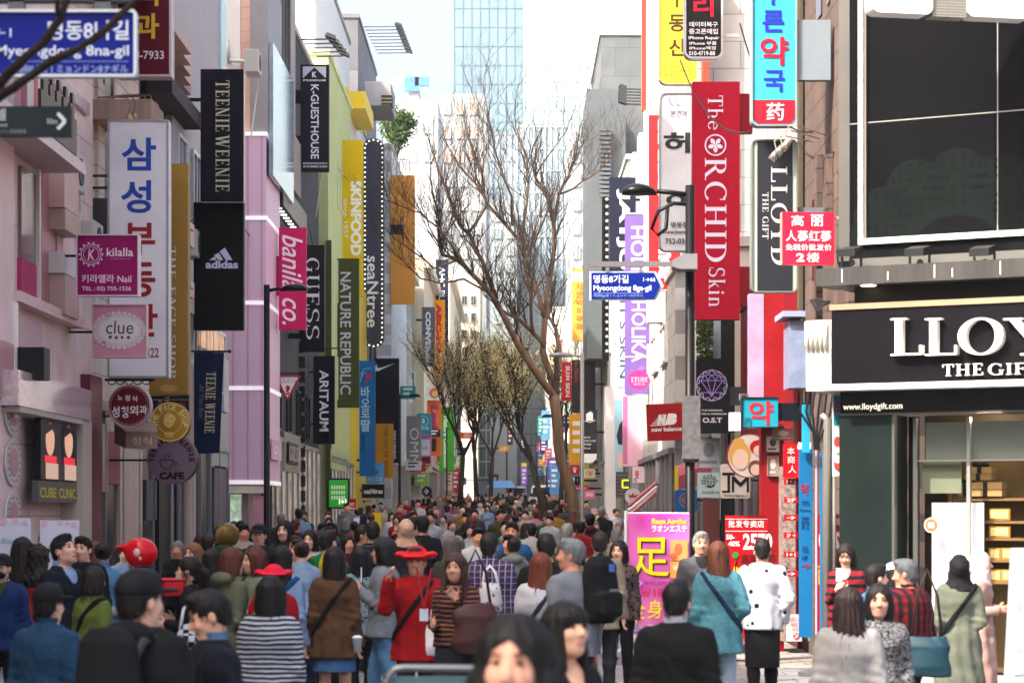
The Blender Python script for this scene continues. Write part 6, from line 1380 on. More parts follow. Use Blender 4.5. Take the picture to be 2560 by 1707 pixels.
# ---------------------------------------------------------------- people: distance fields polygonised into one smooth surface per garment
class Field:
    def __init__(s, lo, hi, h):
        s.h = h; s.lo = np.array(lo, float)
        s.n = np.ceil((np.array(hi) - s.lo) / h).astype(int) + 1
        s.ax = [s.lo[i] + h * np.arange(s.n[i]) for i in range(3)]
        s.v = np.full(s.n, 1.0, np.float32)
    def sub(s, lo, hi, m):
        sl = []
        for i in range(3):
            a = int(np.floor((lo[i] - m - s.lo[i]) / s.h)); b = int(np.ceil((hi[i] + m - s.lo[i]) / s.h)) + 1
            sl.append(slice(max(a, 0), min(max(b, 0), s.n[i])))
        X, Y, Z = (s.ax[0][sl[0]][:, None, None], s.ax[1][sl[1]][None, :, None], s.ax[2][sl[2]][None, None, :])
        return tuple(sl), X, Y, Z
    def put(s, sl, d, k, neg=False):
        a = s.v[sl]
        if a.size == 0: return
        d = np.broadcast_to(d, a.shape)
        if neg:
            d = -d
            hh = np.clip(.5 - .5 * (d - a) / k, 0, 1) if k else None
            s.v[sl] = (d * (1 - hh) + a * hh + k * hh * (1 - hh)) if k else np.maximum(a, d)
        else:
            hh = np.clip(.5 + .5 * (d - a) / k, 0, 1) if k else None
            s.v[sl] = (d * (1 - hh) + a * hh - k * hh * (1 - hh)) if k else np.minimum(a, d)
    def cone(s, a, b, ra, rb, k=.02, neg=False):
        a, b = np.array(a, float), np.array(b, float); r = max(ra, rb)
        sl, X, Y, Z = s.sub(np.minimum(a, b) - r, np.maximum(a, b) + r, k + 3 * s.h)
        ba = b - a; L = max(ba.dot(ba), 1e-9)
        t = np.clip(((X - a[0]) * ba[0] + (Y - a[1]) * ba[1] + (Z - a[2]) * ba[2]) / L, 0, 1)
        d = np.sqrt((X - a[0] - ba[0] * t) ** 2 + (Y - a[1] - ba[1] * t) ** 2 + (Z - a[2] - ba[2] * t) ** 2) - (ra + (rb - ra) * t)
        s.put(sl, d, k, neg)
    def ell(s, c, r, k=.02, neg=False, R=None):
        c, r = np.array(c, float), np.array(r, float); m = r.max() if R is not None else r
        sl, X, Y, Z = s.sub(c - m, c + m, k + 3 * s.h)
        x, y, z = X - c[0], Y - c[1], Z - c[2]
        if R is not None: x, y, z = (R[0, j] * 0 + R[0, j] * x + R[1, j] * y + R[2, j] * z for j in range(3))
        k0 = np.sqrt((x / r[0]) ** 2 + (y / r[1]) ** 2 + (z / r[2]) ** 2)
        k1 = np.sqrt((x / r[0] ** 2) ** 2 + (y / r[1] ** 2) ** 2 + (z / r[2] ** 2) ** 2) + 1e-9
        s.put(sl, k0 * (k0 - 1) / k1, k, neg)
    def prof(s, zs, a, b, cy=None, cx=None, k=.02, off=0.0, neg=False, R=None, o=None):
        """Stack of ellipses: half width a(z), half depth b(z), centre (cx(z), cy(z))."""
        zs = np.array(zs, float); a = np.array(a, float) + off; b = np.array(b, float) + off
        cy = np.zeros(len(zs)) if cy is None else np.array(cy, float); cx = np.zeros(len(zs)) if cx is None else np.array(cx, float)
        m = .25 if R is not None else 0
        o = np.zeros(3) if o is None else np.array(o, float)
        sl, X, Y, Z = s.sub(o + np.array([(cx - a).min() - m, (cy - b).min() - m, zs.min() - m]), o + np.array([(cx + a).max() + m, (cy + b).max() + m, zs.max() + m]), k + 3 * s.h)
        x, y, z = X - o[0], Y - o[1], Z - o[2]
        if R is not None: x, y, z = (R[0, j] * x + R[1, j] * y + R[2, j] * z for j in range(3))
        A, B, CY, CX_ = np.interp(z, zs, a), np.interp(z, zs, b), np.interp(z, zs, cy), np.interp(z, zs, cx)
        d = (np.sqrt(((x - CX_) / A) ** 2 + ((y - CY) / B) ** 2) - 1) * np.minimum(A, B)
        d = np.maximum(d, np.maximum(zs.min() - z, z - zs.max()))
        s.put(sl, d, k, neg)
    def rbox(s, c, hf, r, k=.01, neg=False):
        c, hf = np.array(c, float), np.array(hf, float)
        sl, X, Y, Z = s.sub(c - hf, c + hf, k + 3 * s.h)
        q = [np.abs(v - c[i]) - hf[i] + r for i, v in enumerate((X, Y, Z))]
        d = np.sqrt(sum(np.maximum(w, 0) ** 2 for w in q)) + np.minimum(np.maximum(q[0], np.maximum(q[1], q[2])), 0) - r
        s.put(sl, d, k, neg)
    def below(s, z):                       # cut away what lies below z
        s.v = np.maximum(s.v, (z - s.ax[2]).astype(np.float32)[None, None, :])
    def above(s, z):
        s.v = np.maximum(s.v, (s.ax[2] - z).astype(np.float32)[None, None, :])
    def wrinkle(s, amp, seed=0, f=(14, 14, 9)):
        X, Y, Z = s.ax[0][:, None, None], s.ax[1][None, :, None], s.ax[2][None, None, :]
        a = seed * 1.7
        w_ = np.abs(np.sin(21 * Z + 9 * X + 6 * np.sin(7 * X + 5 * Y + a) + a)) ** .7 - .6
        s.v += (amp * 1.1 * w_ * np.sin(5 * Z + 6 * Y + 2 * a)).astype(np.float32)
        s.v += (amp * (np.sin(f[0] * X + 3 * np.sin(f[2] * .9 * Z + a) + a) * np.sin(f[1] * Y + 2.2 * np.sin(f[2] * Z + 2 * a)) + .6 * np.sin(f[2] * 2.3 * Z + 5 * X + 4 * np.sin(9 * Y + a)))).astype(np.float32)
    def mesh(s):
        F_ = s.v; F_[0] = F_[-1] = 1; F_[:, 0] = F_[:, -1] = 1; F_[:, :, 0] = F_[:, :, -1] = 1
        S = F_ < 0
        n = np.array(F_.shape) - 1
        cnt = np.zeros(n, np.int8)
        for i in (0, 1):
            for j in (0, 1):
                for k in (0, 1): cnt += S[i:n[0] + i, j:n[1] + j, k:n[2] + k]
        act = (cnt > 0) & (cnt < 8)
        idx = np.argwhere(act)
        if not len(idx): return np.zeros((0, 3)), np.zeros((0, 4), int)
        acc = np.zeros((len(idx), 3)); num = np.zeros(len(idx))
        cor = [(i, j, k) for i in (0, 1) for j in (0, 1) for k in (0, 1)]
        val = {c: F_[idx[:, 0] + c[0], idx[:, 1] + c[1], idx[:, 2] + c[2]] for c in cor}
        for c in cor:
            for ax in range(3):
                if c[ax]: continue
                e = list(c); e[ax] = 1; e = tuple(e)
                a, b = val[c], val[e]; msk = (a < 0) != (b < 0)
                t = np.where(msk, a / np.where(a == b, 1, a - b), 0)
                p = np.array(c, float)[None] + np.eye(3)[ax][None] * t[:, None]
                acc += p * msk[:, None]; num += msk
        V = s.lo + (idx + acc / num[:, None]) * s.h
        ids = np.full(n, -1, int); ids[tuple(idx.T)] = np.arange(len(idx))
        Q = []
        for ax in range(3):
            o1, o2 = [(1, 2), (2, 0), (0, 1)][ax]
            sl0 = [slice(None)] * 3; sl1 = [slice(None)] * 3
            sl0[ax] = slice(0, -1); sl1[ax] = slice(1, None)
            A, B = S[tuple(sl0)], S[tuple(sl1)]
            ch = np.argwhere(A != B)
            ch = ch[(ch[:, o1] > 0) & (ch[:, o2] > 0) & (ch[:, o1] < n[o1]) & (ch[:, o2] < n[o2])]
            ins = A[tuple(ch.T)]
            d1, d2 = np.zeros(3, int), np.zeros(3, int); d1[o1] = 1; d2[o2] = 1
            q = np.stack([ids[tuple((ch - d1 - d2).T)], ids[tuple((ch - d2).T)], ids[tuple(ch.T)], ids[tuple((ch - d1).T)]], 1)
            q[~ins] = q[~ins][:, ::-1]
            Q.append(q)
        Q = np.concatenate(Q); Q = Q[(Q >= 0).all(1)]
        return V, Q

def np_mesh(name, V, Q, mats, parent, mi=None):
    me = bpy.data.meshes.new(name)
    me.vertices.add(len(V)); me.vertices.foreach_set('co', V.astype(np.float32).ravel())
    me.loops.add(Q.size); me.loops.foreach_set('vertex_index', Q.astype(np.int32).ravel())
    me.polygons.add(len(Q)); me.polygons.foreach_set('loop_start', np.arange(0, Q.size, 4, dtype=np.int32))
    me.polygons.foreach_set('use_smooth', np.ones(len(Q), bool))
    for m in (mats if isinstance(mats, (list, tuple)) else [mats]): me.materials.append(m)
    if mi is not None: me.polygons.foreach_set('material_index', mi.astype(np.int32))
    me.update(calc_edges=True)
    o = bpy.data.objects.new(name, me); col.objects.link(o)
    if parent: o.parent = parent
    return o

def rotm(yaw=0, pitch=0, roll=0):
    a, b, c = math.radians(yaw), math.radians(pitch), math.radians(roll)
    Rz = np.array([[math.cos(a), -math.sin(a), 0], [math.sin(a), math.cos(a), 0], [0, 0, 1]])
    Rx = np.array([[1, 0, 0], [0, math.cos(b), -math.sin(b)], [0, math.sin(b), math.cos(b)]])
    Ry = np.array([[math.cos(c), 0, math.sin(c)], [0, 1, 0], [-math.sin(c), 0, math.cos(c)]])
    return Rz @ Rx @ Ry

# poses: elbow from shoulder, wrist from elbow (for the right side; x is mirrored on the left)
ARMS = dict(hang=((.055, -.03, -.28), (.015, .05, -.25)), swing=((.06, -.13, -.26), (.01, .0, -.25)), fore=((.05, .08, -.27), (.0, .14, -.22)),
            bent=((.05, -.05, -.28), (-.04, .23, .03)), phone=((.03, .03, -.27), (-.11, .19, .13)), chest=((.05, -.02, -.27), (-.14, .19, .06)), raised=((.08, .16, -.16), (-.05, .10, .24)),
            mouth=((.05, .10, -.25), (-.13, .10, .21)), ear=((.10, .06, -.24), (-.10, .06, .23)), pocket=((.09, -.08, -.26), (-.05, .09, -.21)), bag=((.09, -.07, -.26), (-.08, .13, -.10)), up=((.06, .2, -.08), (-.04, .11, .25)))
TORSO = {'m': ([.78, .85, .93, 1.05, 1.15, 1.27, 1.36, 1.42, 1.455, 1.475], [.155, .166, .168, .150, .156, .176, .172, .128, .078, .058], [.115, .122, .125, .11, .115, .125, .108, .085, .066, .058]),
         'f': ([.78, .85, .93, 1.05, 1.15, 1.27, 1.36, 1.42, 1.455, 1.475], [.155, .170, .173, .136, .130, .150, .145, .100, .062, .048], [.115, .125, .128, .102, .10, .122, .098, .075, .056, .048])}
class Body:
    def __init__(s, sex='m', arms=('hang', 'hang'), stride=0.0, head=(0, 0, 0), fat=0.0, hunch=0.0):
        s.sex, s.fat = sex, fat
        sw = .166 if sex == 'm' else .140
        s.J = J = {}
        J['neck'] = np.array([0, -.005, 1.45]); J['hc'] = np.array([0, .015 + hunch, 1.585]); s.R = rotm(*head)
        for sd, sx, ap in (('R', 1, arms[1]), ('L', -1, arms[0])):
            e, w = ARMS[ap] if isinstance(ap, str) else ap
            J['sh' + sd] = np.array([sx * sw, -.005, 1.365])
            J['el' + sd] = J['sh' + sd] + np.array([e[0] * sx, e[1], e[2]])
            J['wr' + sd] = J['el' + sd] + np.array([w[0] * sx, w[1], w[2]])
            st = stride * sx
            J['hip' + sd] = np.array([sx * .085, 0, .88]); J['kn' + sd] = np.array([sx * .09, .03 + st * .5, .485])
            J['an' + sd] = np.array([sx * .09, -.01 + st, .085 + max(0, -st) * .25]); J['toe' + sd] = J['an' + sd] + np.array([sx * .025, .15, -.05])
    def hp(s, *p): return s.J['hc'] + s.R @ np.array(p, float)
    def torso(s, f, off=0.0, zmin=None, k=.03, flare=0.0, hem=None):
        z, a, b = TORSO[s.sex]
        z, a, b = list(z), [v + s.fat for v in a], [v + s.fat for v in b]
        if hem is not None and hem < z[0]:
            z = [hem] + z; a = [max(a[0] + flare, .20)] + a; b = [max(b[0] + flare, .15)] + b; a[1] = max(a[1], .185); b[1] = max(b[1], .135); a[2] = max(a[2], .18)
        elif flare:
            for i in range(len(z)):
                if z[i] < 1.1: a[i] = max(a[i], .160 + s.fat + flare * (1.1 - z[i]) / .3); b[i] = max(b[i], .118 + s.fat + flare * (1.1 - z[i]) / .3)
        f.prof(z, a, b, k=k, off=off)
    def arm(s, f, sd, off=0.0, upto=1.0, k=.03):
        J = s.J; r = 1.0 if s.sex == 'm' else .86
        sh, el, wr = J['sh' + sd], J['el' + sd], J['wr' + sd]
        f.cone(sh, el, .052 * r + off, .041 * r + off, k)
        if upto >= 1: f.cone(el, wr, .042 * r + off, .029 * r + off * 1.0, .015)
    def hand(s, f, sd, curl=.5):
        J = s.J; el, wr = J['el' + sd], J['wr' + sd]; sx = 1 if sd == 'R' else -1
        d = (wr - el) / np.linalg.norm(wr - el)
        up = np.array([0, 0, 1.0]) if abs(d[2]) < .8 else np.array([0, 1.0, 0])
        n = np.cross(d, up); n /= np.linalg.norm(n); pl = np.cross(n, d)      # spread of the knuckles along pl, palm normal n
        n = n * -sx if abs(d[2]) > .8 else n
        for q in (-.026, 0.0, .024): f.cone(wr - d * .01, wr + d * .075 + pl * q, .019, .014, .012)
        for q, L in ((-.031, .062), (-.011, .076), (.010, .08), (.030, .072)):
            b = wr + d * .08 + pl * q; m = b + (d * (1 - .35 * curl) - n * .5 * curl) * L * .55; e = m + (d * (.7 - curl) - n * (.5 + curl * .6)) * L * .42
            f.cone(b - d * .01, m, .0105, .0095, .004); f.cone(m, e, .0095, .008, .003)
        b = wr + d * .025 + pl * .03; m = b + (d * .6 + pl * .7 - n * .3) * .045; f.cone(b, m, .014, .011, .008); f.cone(m, m + (d * .9 - n * .4) * .03, .011, .009, .003)
    def legs(s, f, off=0.0, k=.03, calf=1.0):
        J = s.J; r = 1.0 if s.sex == 'm' else .98
        for sd in 'RL':
            f.cone(J['hip' + sd], J['kn' + sd], .083 * r + off, .053 * r + off, k)
            if calf > 0:
                mid = J['kn' + sd] + (J['an' + sd] - J['kn' + sd]) * .32 + np.array([0, -.012, 0])
                f.cone(J['kn' + sd], mid, .05 * r + off, .052 * r + off, .02); f.cone(mid, J['an' + sd], .052 * r + off, .034 * r + off * calf, .02)
    def foot(s, f, sd, off=0.0):
        J = s.J; a, t = J['an' + sd], J['toe' + sd]
        f.cone(a + np.array([0, -.03, -.045]), t + np.array([0, -.02, .0]), .035 + off, .034 + off, .02); f.cone(a, a + np.array([0, .02, -.04]), .038 + off, .04 + off, .02)
        f.ell(t + np.array([0, .0, .002]), (.042 + off, .06 + off, .03 + off), .02)
    def headshape(s, f):
        h, R = s.hp, s.R
        f.ell(h(0, -.005, .032), (.075, .094, .088), .02, R=R); f.ell(h(0, .028, -.025), (.062, .068, .085), .03, R=R)
        f.ell(h(0, .056, -.088), (.036, .034, .028), .03, R=R); f.ell(h(0, .012, -.06), (.056, .05, .045), .03, R=R)
        f.cone(s.J['neck'] + np.array([0, -.01, -.03]), h(0, -.01, -.06), .058 if s.sex == 'm' else .047, .052 if s.sex == 'm' else .043, .025)
        for sx in (-1, 1):
            f.ell(h(sx * .03, .098, .012), (.019, .014, .012), .012, neg=True, R=R)
            f.ell(h(sx * .077, -.005, -.01), (.011, .02, .031), .008, R=R)
            f.ell(h(sx * .038, .072, -.025), (.022, .018, .02), .02, R=R)
        f.cone(h(0, .088, .012), h(0, .110, -.022), .009, .0145, .010); f.ell(h(0, .1, -.028), (.019, .012, .009), .008, R=R)
        f.ell(h(0, .087, -.060), (.024, .013, .009), .006, R=R); f.ell(h(0, .083, -.069), (.020, .013, .008), .005, R=R)

SKIN_T, CLOTH_T, HAIR_T = M_tint('skin_tint', rough=.55, bump=.05), M_tint('cloth_tint', rough=.9, bump=.4), M_tint('hair_tint', rough=.6, bump=.35, kind='hair')
LIPS = M('a56a60', rough=.45)
def hair_field(B, style, h, seed):
    J, hp, R = B.J, B.hp, B.R
    c = J['hc']
    lo, hi = c + np.array([-.24, -.30, -.62]), c + np.array([.24, .26, .22])
    f = Field(lo, hi, h)
    cap_r = dict(short=(.083, .101, .097), bald=(.0775, .096, .091)).get(style, (.087, .104, .099))
    f.ell(hp(0, -.012, .036), cap_r, .02, R=R)
    face = lambda w=.07, z=-.05, rz=.105, y=.115: f.ell(hp(0, y, z), (w, .09, rz), .012, neg=True, R=R)
    if style in ('short', 'bald', 'cropped'):
        f.ell(hp(0, -.055, -.03), (.062, .05, .055), .03, R=R)
        f.ell(hp(0, .05, .105), (.06, .045, .03), .03, R=R) if style == 'short' else None
        face(.074, -.052, .108); f.ell(hp(0, .06, -.10), (.1, .085, .085), .01, neg=True, R=R)
        for sx in (-1, 1): f.ell(hp(sx * .085, .012, -.04), (.02, .05, .045), .01, neg=True, R=R)
        f.ell(hp(0, -.02, -.15), (.1, .1, .08), .01, neg=True, R=R)
    elif style in ('bob', 'fringe', 'medium'):
        L = {'bob': -.13, 'fringe': -.20, 'medium': -.24}[style]
        f.prof([L, L + .03, -.02, .06, .11], [.093, .106, .106, .095, .05], [.085, .098, .103, .1, .06], [-.028, -.028, -.02, -.012, -.012], k=.02, R=R, o=c)
        if style == 'fringe': f.ell(hp(0, .085, -.095), (.062, .09, .135), .012, neg=True, R=R); f.ell(hp(0, .05, .055), (.075, .058, .05), .02, R=R)
        else: face(.066, -.06, .13)
        f.ell(hp(0, .04, -.19), (.055, .1, .085), .01, neg=True, R=R)
    elif style in ('long', 'wavy', 'curly', 'longfront'):
        L = -.36 if style != 'curly' else -.30
        wid = .035 if style == 'curly' else .0
        f.prof([L, L + .05, -.2, -.1, 0, .07, .115], [.085 + wid, .118 + wid, .115 + wid, .102 + wid * .6, .1, .092, .045], [.03 + wid * .5, .05 + wid, .065 + wid, .085, .1, .098, .05], [-.085, -.085, -.075, -.045, -.02, -.012, -.012], k=.02, R=R * 1.0, o=c)
        if style == 'longfront':
            for sx in (-1, 1): f.cone(hp(sx * .085, .02, -.04), c + np.array([sx * .105, .07, -.33]), .032, .03, .03)
        face(.062, -.06, .13); f.ell(hp(0, .06, -.19), (.06, .09, .1), .01, neg=True, R=R)
    elif style in ('bun', 'pony'):
        face(.072, -.052, .112); f.ell(hp(0, -.01, -.14), (.11, .11, .085), .01, neg=True, R=R)
        if style == 'bun': f.ell(hp(0, -.118, .06), (.047, .045, .045), .015, R=R)
        else: f.cone(hp(0, -.1, .04), hp(0, -.15, -.02), .03, .035, .015); f.cone(hp(0, -.15, -.02), c + np.array([0, -.14, -.2]), .035, .018, .02)
    amp = {'curly': .011, 'wavy': .005}.get(style, .0028)
    X, Y, Z = f.ax[0][:, None, None] - c[0], f.ax[1][None, :, None] - c[1], f.ax[2][None, None, :] - c[2]
    th = np.arctan2(X, Y + .03)
    if style == 'curly': f.v += (amp * np.sin(70 * X + seed) * np.sin(64 * Y) * np.sin(60 * Z + seed)).astype(np.float32) * 1.8
    else: f.v += (amp * (np.sin(17 * th + 5 * np.sin(7 * Z + seed)) + .7 * np.sin(31 * th + 9 * Z + seed))).astype(np.float32)
    return f

def hat_field(B, kind, h):
    hp, R, c = B.hp, B.R, B.J['hc']
    f = Field(c + np.array([-.3, -.3, -.42]), c + np.array([.3, .34, .3]), h)
    if kind == 'cap':
        f.ell(hp(0, -.008, .045), (.094, .112, .100), .01, R=R); f.rbox(hp(0, 0, -.16), (.3, .3, .19), .01, .012, neg=True)
        f.ell(hp(0, .13, .045), (.078, .085, .012), .012, R=R)
        f.ell(hp(0, .02, -.06), (.2, .25, .085), .008, neg=True, R=R)
    elif kind == 'hat':
        f.ell(hp(0, -.008, .06), (.096, .112, .09), .01, R=R); f.ell(hp(0, .0, .055), (.15, .18, .014), .02, R=R)
        f.ell(hp(.14, .02, .075), (.035, .15, .025), .04, R=R); f.ell(hp(-.14, .02, .075), (.035, .15, .025), .04, R=R)
        pass
    elif kind == 'helmet':
        f.ell(hp(0, -.012, .02), (.124, .146, .134), .01, R=R); f.ell(hp(0, .15, -.065), (.10, .135, .115), .012, neg=True, R=R)
        f.ell(hp(0, 0, -.2), (.2, .2, .115), .015, neg=True, R=R); f.ell(hp(0, .11, .07), (.09, .10, .028), .04, R=R)
    elif kind == 'hijab':
        f.prof([-.22, -.16, -.1, -.02, .06, .12, .135], [.175, .14, .108, .102, .094, .055, .02], [.13, .115, .11, .112, .108, .065, .02], [-.02, -.02, -.01, -.01, -.012, -.012, -.01], k=.03, R=R, o=c)
        f.ell(hp(0, -.1, .0), (.07, .07, .08), .05, R=R)
        f.ell(hp(0, .125, -.03), (.056, .075, .088), .012, neg=True, R=R)
        f.wrinkle(.004, 3, (30, 30, 24))
    return f

def dress(B, parts, h, root, H):
    """parts: list of (kind, options). Builds each garment as its own mesh under root."""
    J = B.J
    out = {}
    for name, kind, mat, o in parts:
        lo, hi = np.array([-.62, -.5, -.03]), np.array([.62, .62, 1.60])
        if kind in ('top', 'coat', 'tee', 'jacket'):
            hem = o.get('hem', .82); off = o.get('off', .022); lo[2] = hem - .08
            xs = [J[a][0] for a in ('elR', 'elL', 'wrR', 'wrL')]; ys = [J[a][1] for a in ('elR', 'elL', 'wrR', 'wrL')]
            lo[:2] = min(min(xs) - .12, -.34), min(min(ys) - .12, -.27); hi[:2] = max(max(xs) + .12, .34), max(max(ys) + .12, .27)
            hi[2] = max(1.52, J['wrR'][2] + .12, J['wrL'][2] + .12)
            f = Field(lo, hi, h)
            B.torso(f, off, k=.03, flare=o.get('flare', .02), hem=hem - .01 if hem < .78 else None)
            f.ell((0, -.015, 1.385), ((.145 if B.sex == 'm' else .118) + off, .068 + off * .6, .045 + off * .3), .05)
            for sd in 'RL':
                up = 1 if kind != 'tee' else 0
                B.arm(f, sd, off * .9 + (.004 if kind == 'coat' else 0), up, .04)
                if kind == 'tee':
                    e = J['sh' + sd] + (J['el' + sd] - J['sh' + sd]) * 1.0
                    f.ell(e, (.09, .09, .05), .005, neg=True)
                else:
                    w = J['wr' + sd]; d = (w - J['el' + sd]); d /= np.linalg.norm(d)
                    f.cone(w + d * .05, w + d * .3, .06, .06, .004, neg=True)
            if o.get('hood'):
                f.ell((0, -.10, 1.44), (.13, .075, .07), .03); f.ell((0, .01, 1.45), (.15, .06, .03), .03)
            if o.get('collar'):
                f.prof([1.42, 1.47, 1.51], [.088, .074, .072], [.080, .072, .074], [-.012, -.008, -.002], k=.012)
                f.cone((0, -.0, 1.46), (0, 0, 1.6), .056, .06, .006, neg=True)
            if o.get('vneck'):
                f.ell((0, .15, 1.45), (.075, .13, .12), .01, neg=True)
            X, Y = f.ax[0][:, None, None], f.ax[1][None, :, None]; Zz = f.ax[2][None, None, :]
            f.v += (.0075 * np.sin(9 * np.arctan2(X, Y) + 2.5 * np.sin(4 * Zz + o.get('seed', 1)) + o.get('seed', 1)) * np.clip((1.25 - Zz) / .45, 0, 1)).astype(np.float32)
            for sd in 'RL':                # creases bunched round the elbow
                e_ = J['el' + sd]; r2 = (X - e_[0]) ** 2 + (Y - e_[1]) ** 2 + (Zz - e_[2]) ** 2
                f.v += (.006 * np.sin(85 * Zz + 40 * Y + 20 * X) * np.exp(-r2 / .016)).astype(np.float32)
            f.wrinkle(o.get('wr', .0055), o.get('seed', 1))
            if hem >= .78: pass
            f.below(hem)
        elif kind in ('trousers', 'jeans'):
            hi[2] = 1.06; lo[:2] = -.3, -.45; hi[:2] = .3, .5
            f = Field(lo, hi, h); z, a, b = TORSO[B.sex]
            f.prof([.76, .80, .88, .93, 1.03], [.13 + B.fat, .158 + B.fat, .167 + B.fat, .168 + B.fat, .15 + B.fat], [.09 + B.fat, .118 + B.fat, .124 + B.fat, .127 + B.fat, .11 + B.fat], k=.03, off=.009)
            B.legs(f, o.get('off', .014), .03, o.get('calf', 1.6)); f.below(.06); f.wrinkle(.0035, 2, (18, 18, 14))
        elif kind == 'skirt':
            hem = o.get('hem', .62); hi[2] = 1.06; lo[2] = hem - .05; lo[:2] = -.4, -.4; hi[:2] = .4, .4
            f = Field(lo, hi, h); fl = o.get('flare', .06)
            f.prof([hem - .02, .80, .9, 1.03], [.17 + fl, .172, .175, .15], [.13 + fl, .128, .130, .115], k=.01, off=.008)
            if fl > .03:
                X, Y = f.ax[0][:, None, None], f.ax[1][None, :, None]
                f.v += (.012 * np.sin(13 * np.arctan2(X, Y)) * np.clip((.9 - f.ax[2]) / .3, 0, 1)[None, None, :]).astype(np.float32)
            f.below(hem)
        elif kind == 'shoes':
            hi[2] = .16; lo[:2] = -.25, -.45; hi[:2] = .25, .62
            f = Field(lo, hi, h)
            for sd in 'RL': B.foot(f, sd, .006)
        elif kind == 'strap':              # cross-body strap hugging the torso
            f = Field((-.3, -.26, .84), (.3, .26, 1.5), min(h, .011))
            B.torso(f, o.get('off', .034), k=.03, flare=.02); f.ell((0, -.015, 1.40), (.19, .10, .07), .05)
            X, Y, Z = f.ax[0][:, None, None], f.ax[1][None, :, None], f.ax[2][None, None, :]
            sg = o.get('dir', 1); band = np.abs(Z - 1.22 - sg * X * 1.35 + 0 * Y) * .6 - .022
            f.v = np.maximum(f.v, band.astype(np.float32))
            inner = Field((-.3, -.26, .84), (.3, .26, 1.5), min(h, .011)); B.torso(inner, o.get('off', .034) - .02, k=.03, flare=.02)
            f.v = np.maximum(f.v, -inner.v)
        else: continue
        V, Q = f.mesh()
        if len(V): out[name] = np_mesh(name, V, Q, mat, root)
    return out

def build_person(label, loc, H, yaw, B, hair, haircol, skincol, parts, h, group=None, hat=None, mask=None, face=True, colors=None, hands=True, seed=0, name='person'):
    root = thing(name, label, 'person', loc, group, math.radians(yaw))
    k = H / 1.722
    root.scale = (k, k, k)
    J = B.J
    xs = [J[a][0] for a in J]; ys = [J[a][1] for a in J]
    zt = max(1.74, max(J['wrR'][2], J['wrL'][2]) + .22)
    f = Field((min(xs) - .14, min(min(ys) - .14, -.2), -.03), (max(xs) + .14, max(max(ys) + .22, .24), zt), h)
    B.torso(f, 0, k=.03); B.legs(f, 0, .03)
    f.ell((0, -.015, 1.385), (.14 if B.sex == 'm' else .115, .065, .04), .05)
    for sd in 'RL':
        B.arm(f, sd, 0, 1, .04); B.foot(f, sd)
        if hands: B.hand(f, sd)
        else: f.cone(J['wr' + sd], J['wr' + sd] + (J['wr' + sd] - J['el' + sd]) * .5, .03, .026, .015)
    B.headshape(f)
    V, Q = f.mesh()
    cen = V[Q].mean(1); rel = (cen - J['hc']) @ B.R
    mi = ((np.abs(rel[:, 0]) < .024) & (rel[:, 1] > .078) & (np.abs(rel[:, 2] + .065) < .011)).astype(int)
    body = np_mesh('body', V, Q, [SKIN_T, LIPS], root, mi); body.color = (*lin(skincol), 1)
    if face:
        for sx in (-1, 1):
            MB().ball(B.hp(sx * .03, .086, .012), (.0125, .009, .007), 8).build('eye', M('33231d', rough=.3), root, smooth=True)
            MB().tube([B.hp(sx * .014, .093, .031), B.hp(sx * .03, .094, .036), B.hp(sx * .046, .08, .031)], [.003, .0034, .002], 6).build('eyebrow', M('3a2a22', rough=.8), root, smooth=True)
    if hair:
        V, Q = hair_field(B, hair, min(h, .014) if hair != 'curly' else min(h, .012), seed).mesh()
        if h < .016:                       # loose strands break the smooth outline
            rg = np.random.RandomState(seed + 3); n_ = 260
            pick = V[rg.randint(0, len(V), n_ * 3)]; rl = (pick - J['hc']) @ B.R
            pick = pick[(rl[:, 1] < .05) | (rl[:, 2] > .06)][:n_]; out_ = pick - (J['hc'] + np.array([0, -.02, .02])); out_[:, 2] *= .3
            out_ /= np.linalg.norm(out_, axis=1)[:, None] + 1e-6
            L_ = (.035 if hair in ('short', 'bald', 'bun') else .11) * rg.uniform(.5, 1.2, len(pick))[:, None]
            dr_ = np.array([0, 0, -1.0]) + out_ * rg.uniform(-.05, .30, len(pick))[:, None] + rg.normal(0, .12, (len(pick), 3))
            sd_ = np.cross(out_, [0, 0, 1.0]) * .0024; p0, p1 = pick + out_ * .002, pick + dr_ * L_ * .5 + out_ * .006; p2 = pick + dr_ * L_ + out_ * .004
            SV = np.concatenate([p0 - sd_, p0 + sd_, p1 - sd_, p1 + sd_, p2 - sd_ * .2, p2 + sd_ * .2]); k_ = len(pick); i_ = np.arange(k_) + len(V)
            Q = np.concatenate([Q, np.stack([i_, i_ + k_, i_ + 3 * k_, i_ + 2 * k_], 1), np.stack([i_ + 2 * k_, i_ + 3 * k_, i_ + 5 * k_, i_ + 4 * k_], 1)]); V = np.concatenate([V, SV])
        o = np_mesh('hair', V, Q, HAIR_T, root); o.color = (*lin(haircol), 1)
    if hat:
        V, Q = hat_field(B, hat[0], min(h, .011)).mesh()
        o = np_mesh({'hijab': 'headscarf'}.get(hat[0], hat[0]), V, Q, M(hat[1], rough=hat[2] if len(hat) > 2 else .8, var=.08, scale=6), root)
    if mask:
        f = Field(J['hc'] - .2, J['hc'] + .2, .009)
        f.ell(B.hp(0, .05, -.055), (.062, .068, .05), .01, R=B.R); f.ell(B.hp(0, .0, -.05), (.12, .055, .12), .005, neg=True, R=B.R)
        V, Q = f.mesh(); np_mesh('face_mask', V, Q, M(mask, rough=.8), root)
    out = dress(B, parts, h, root, H)
    for n_, c in (colors or {}).items():
        if n_ in out: out[n_].color = (*lin(c), 1)
    return root
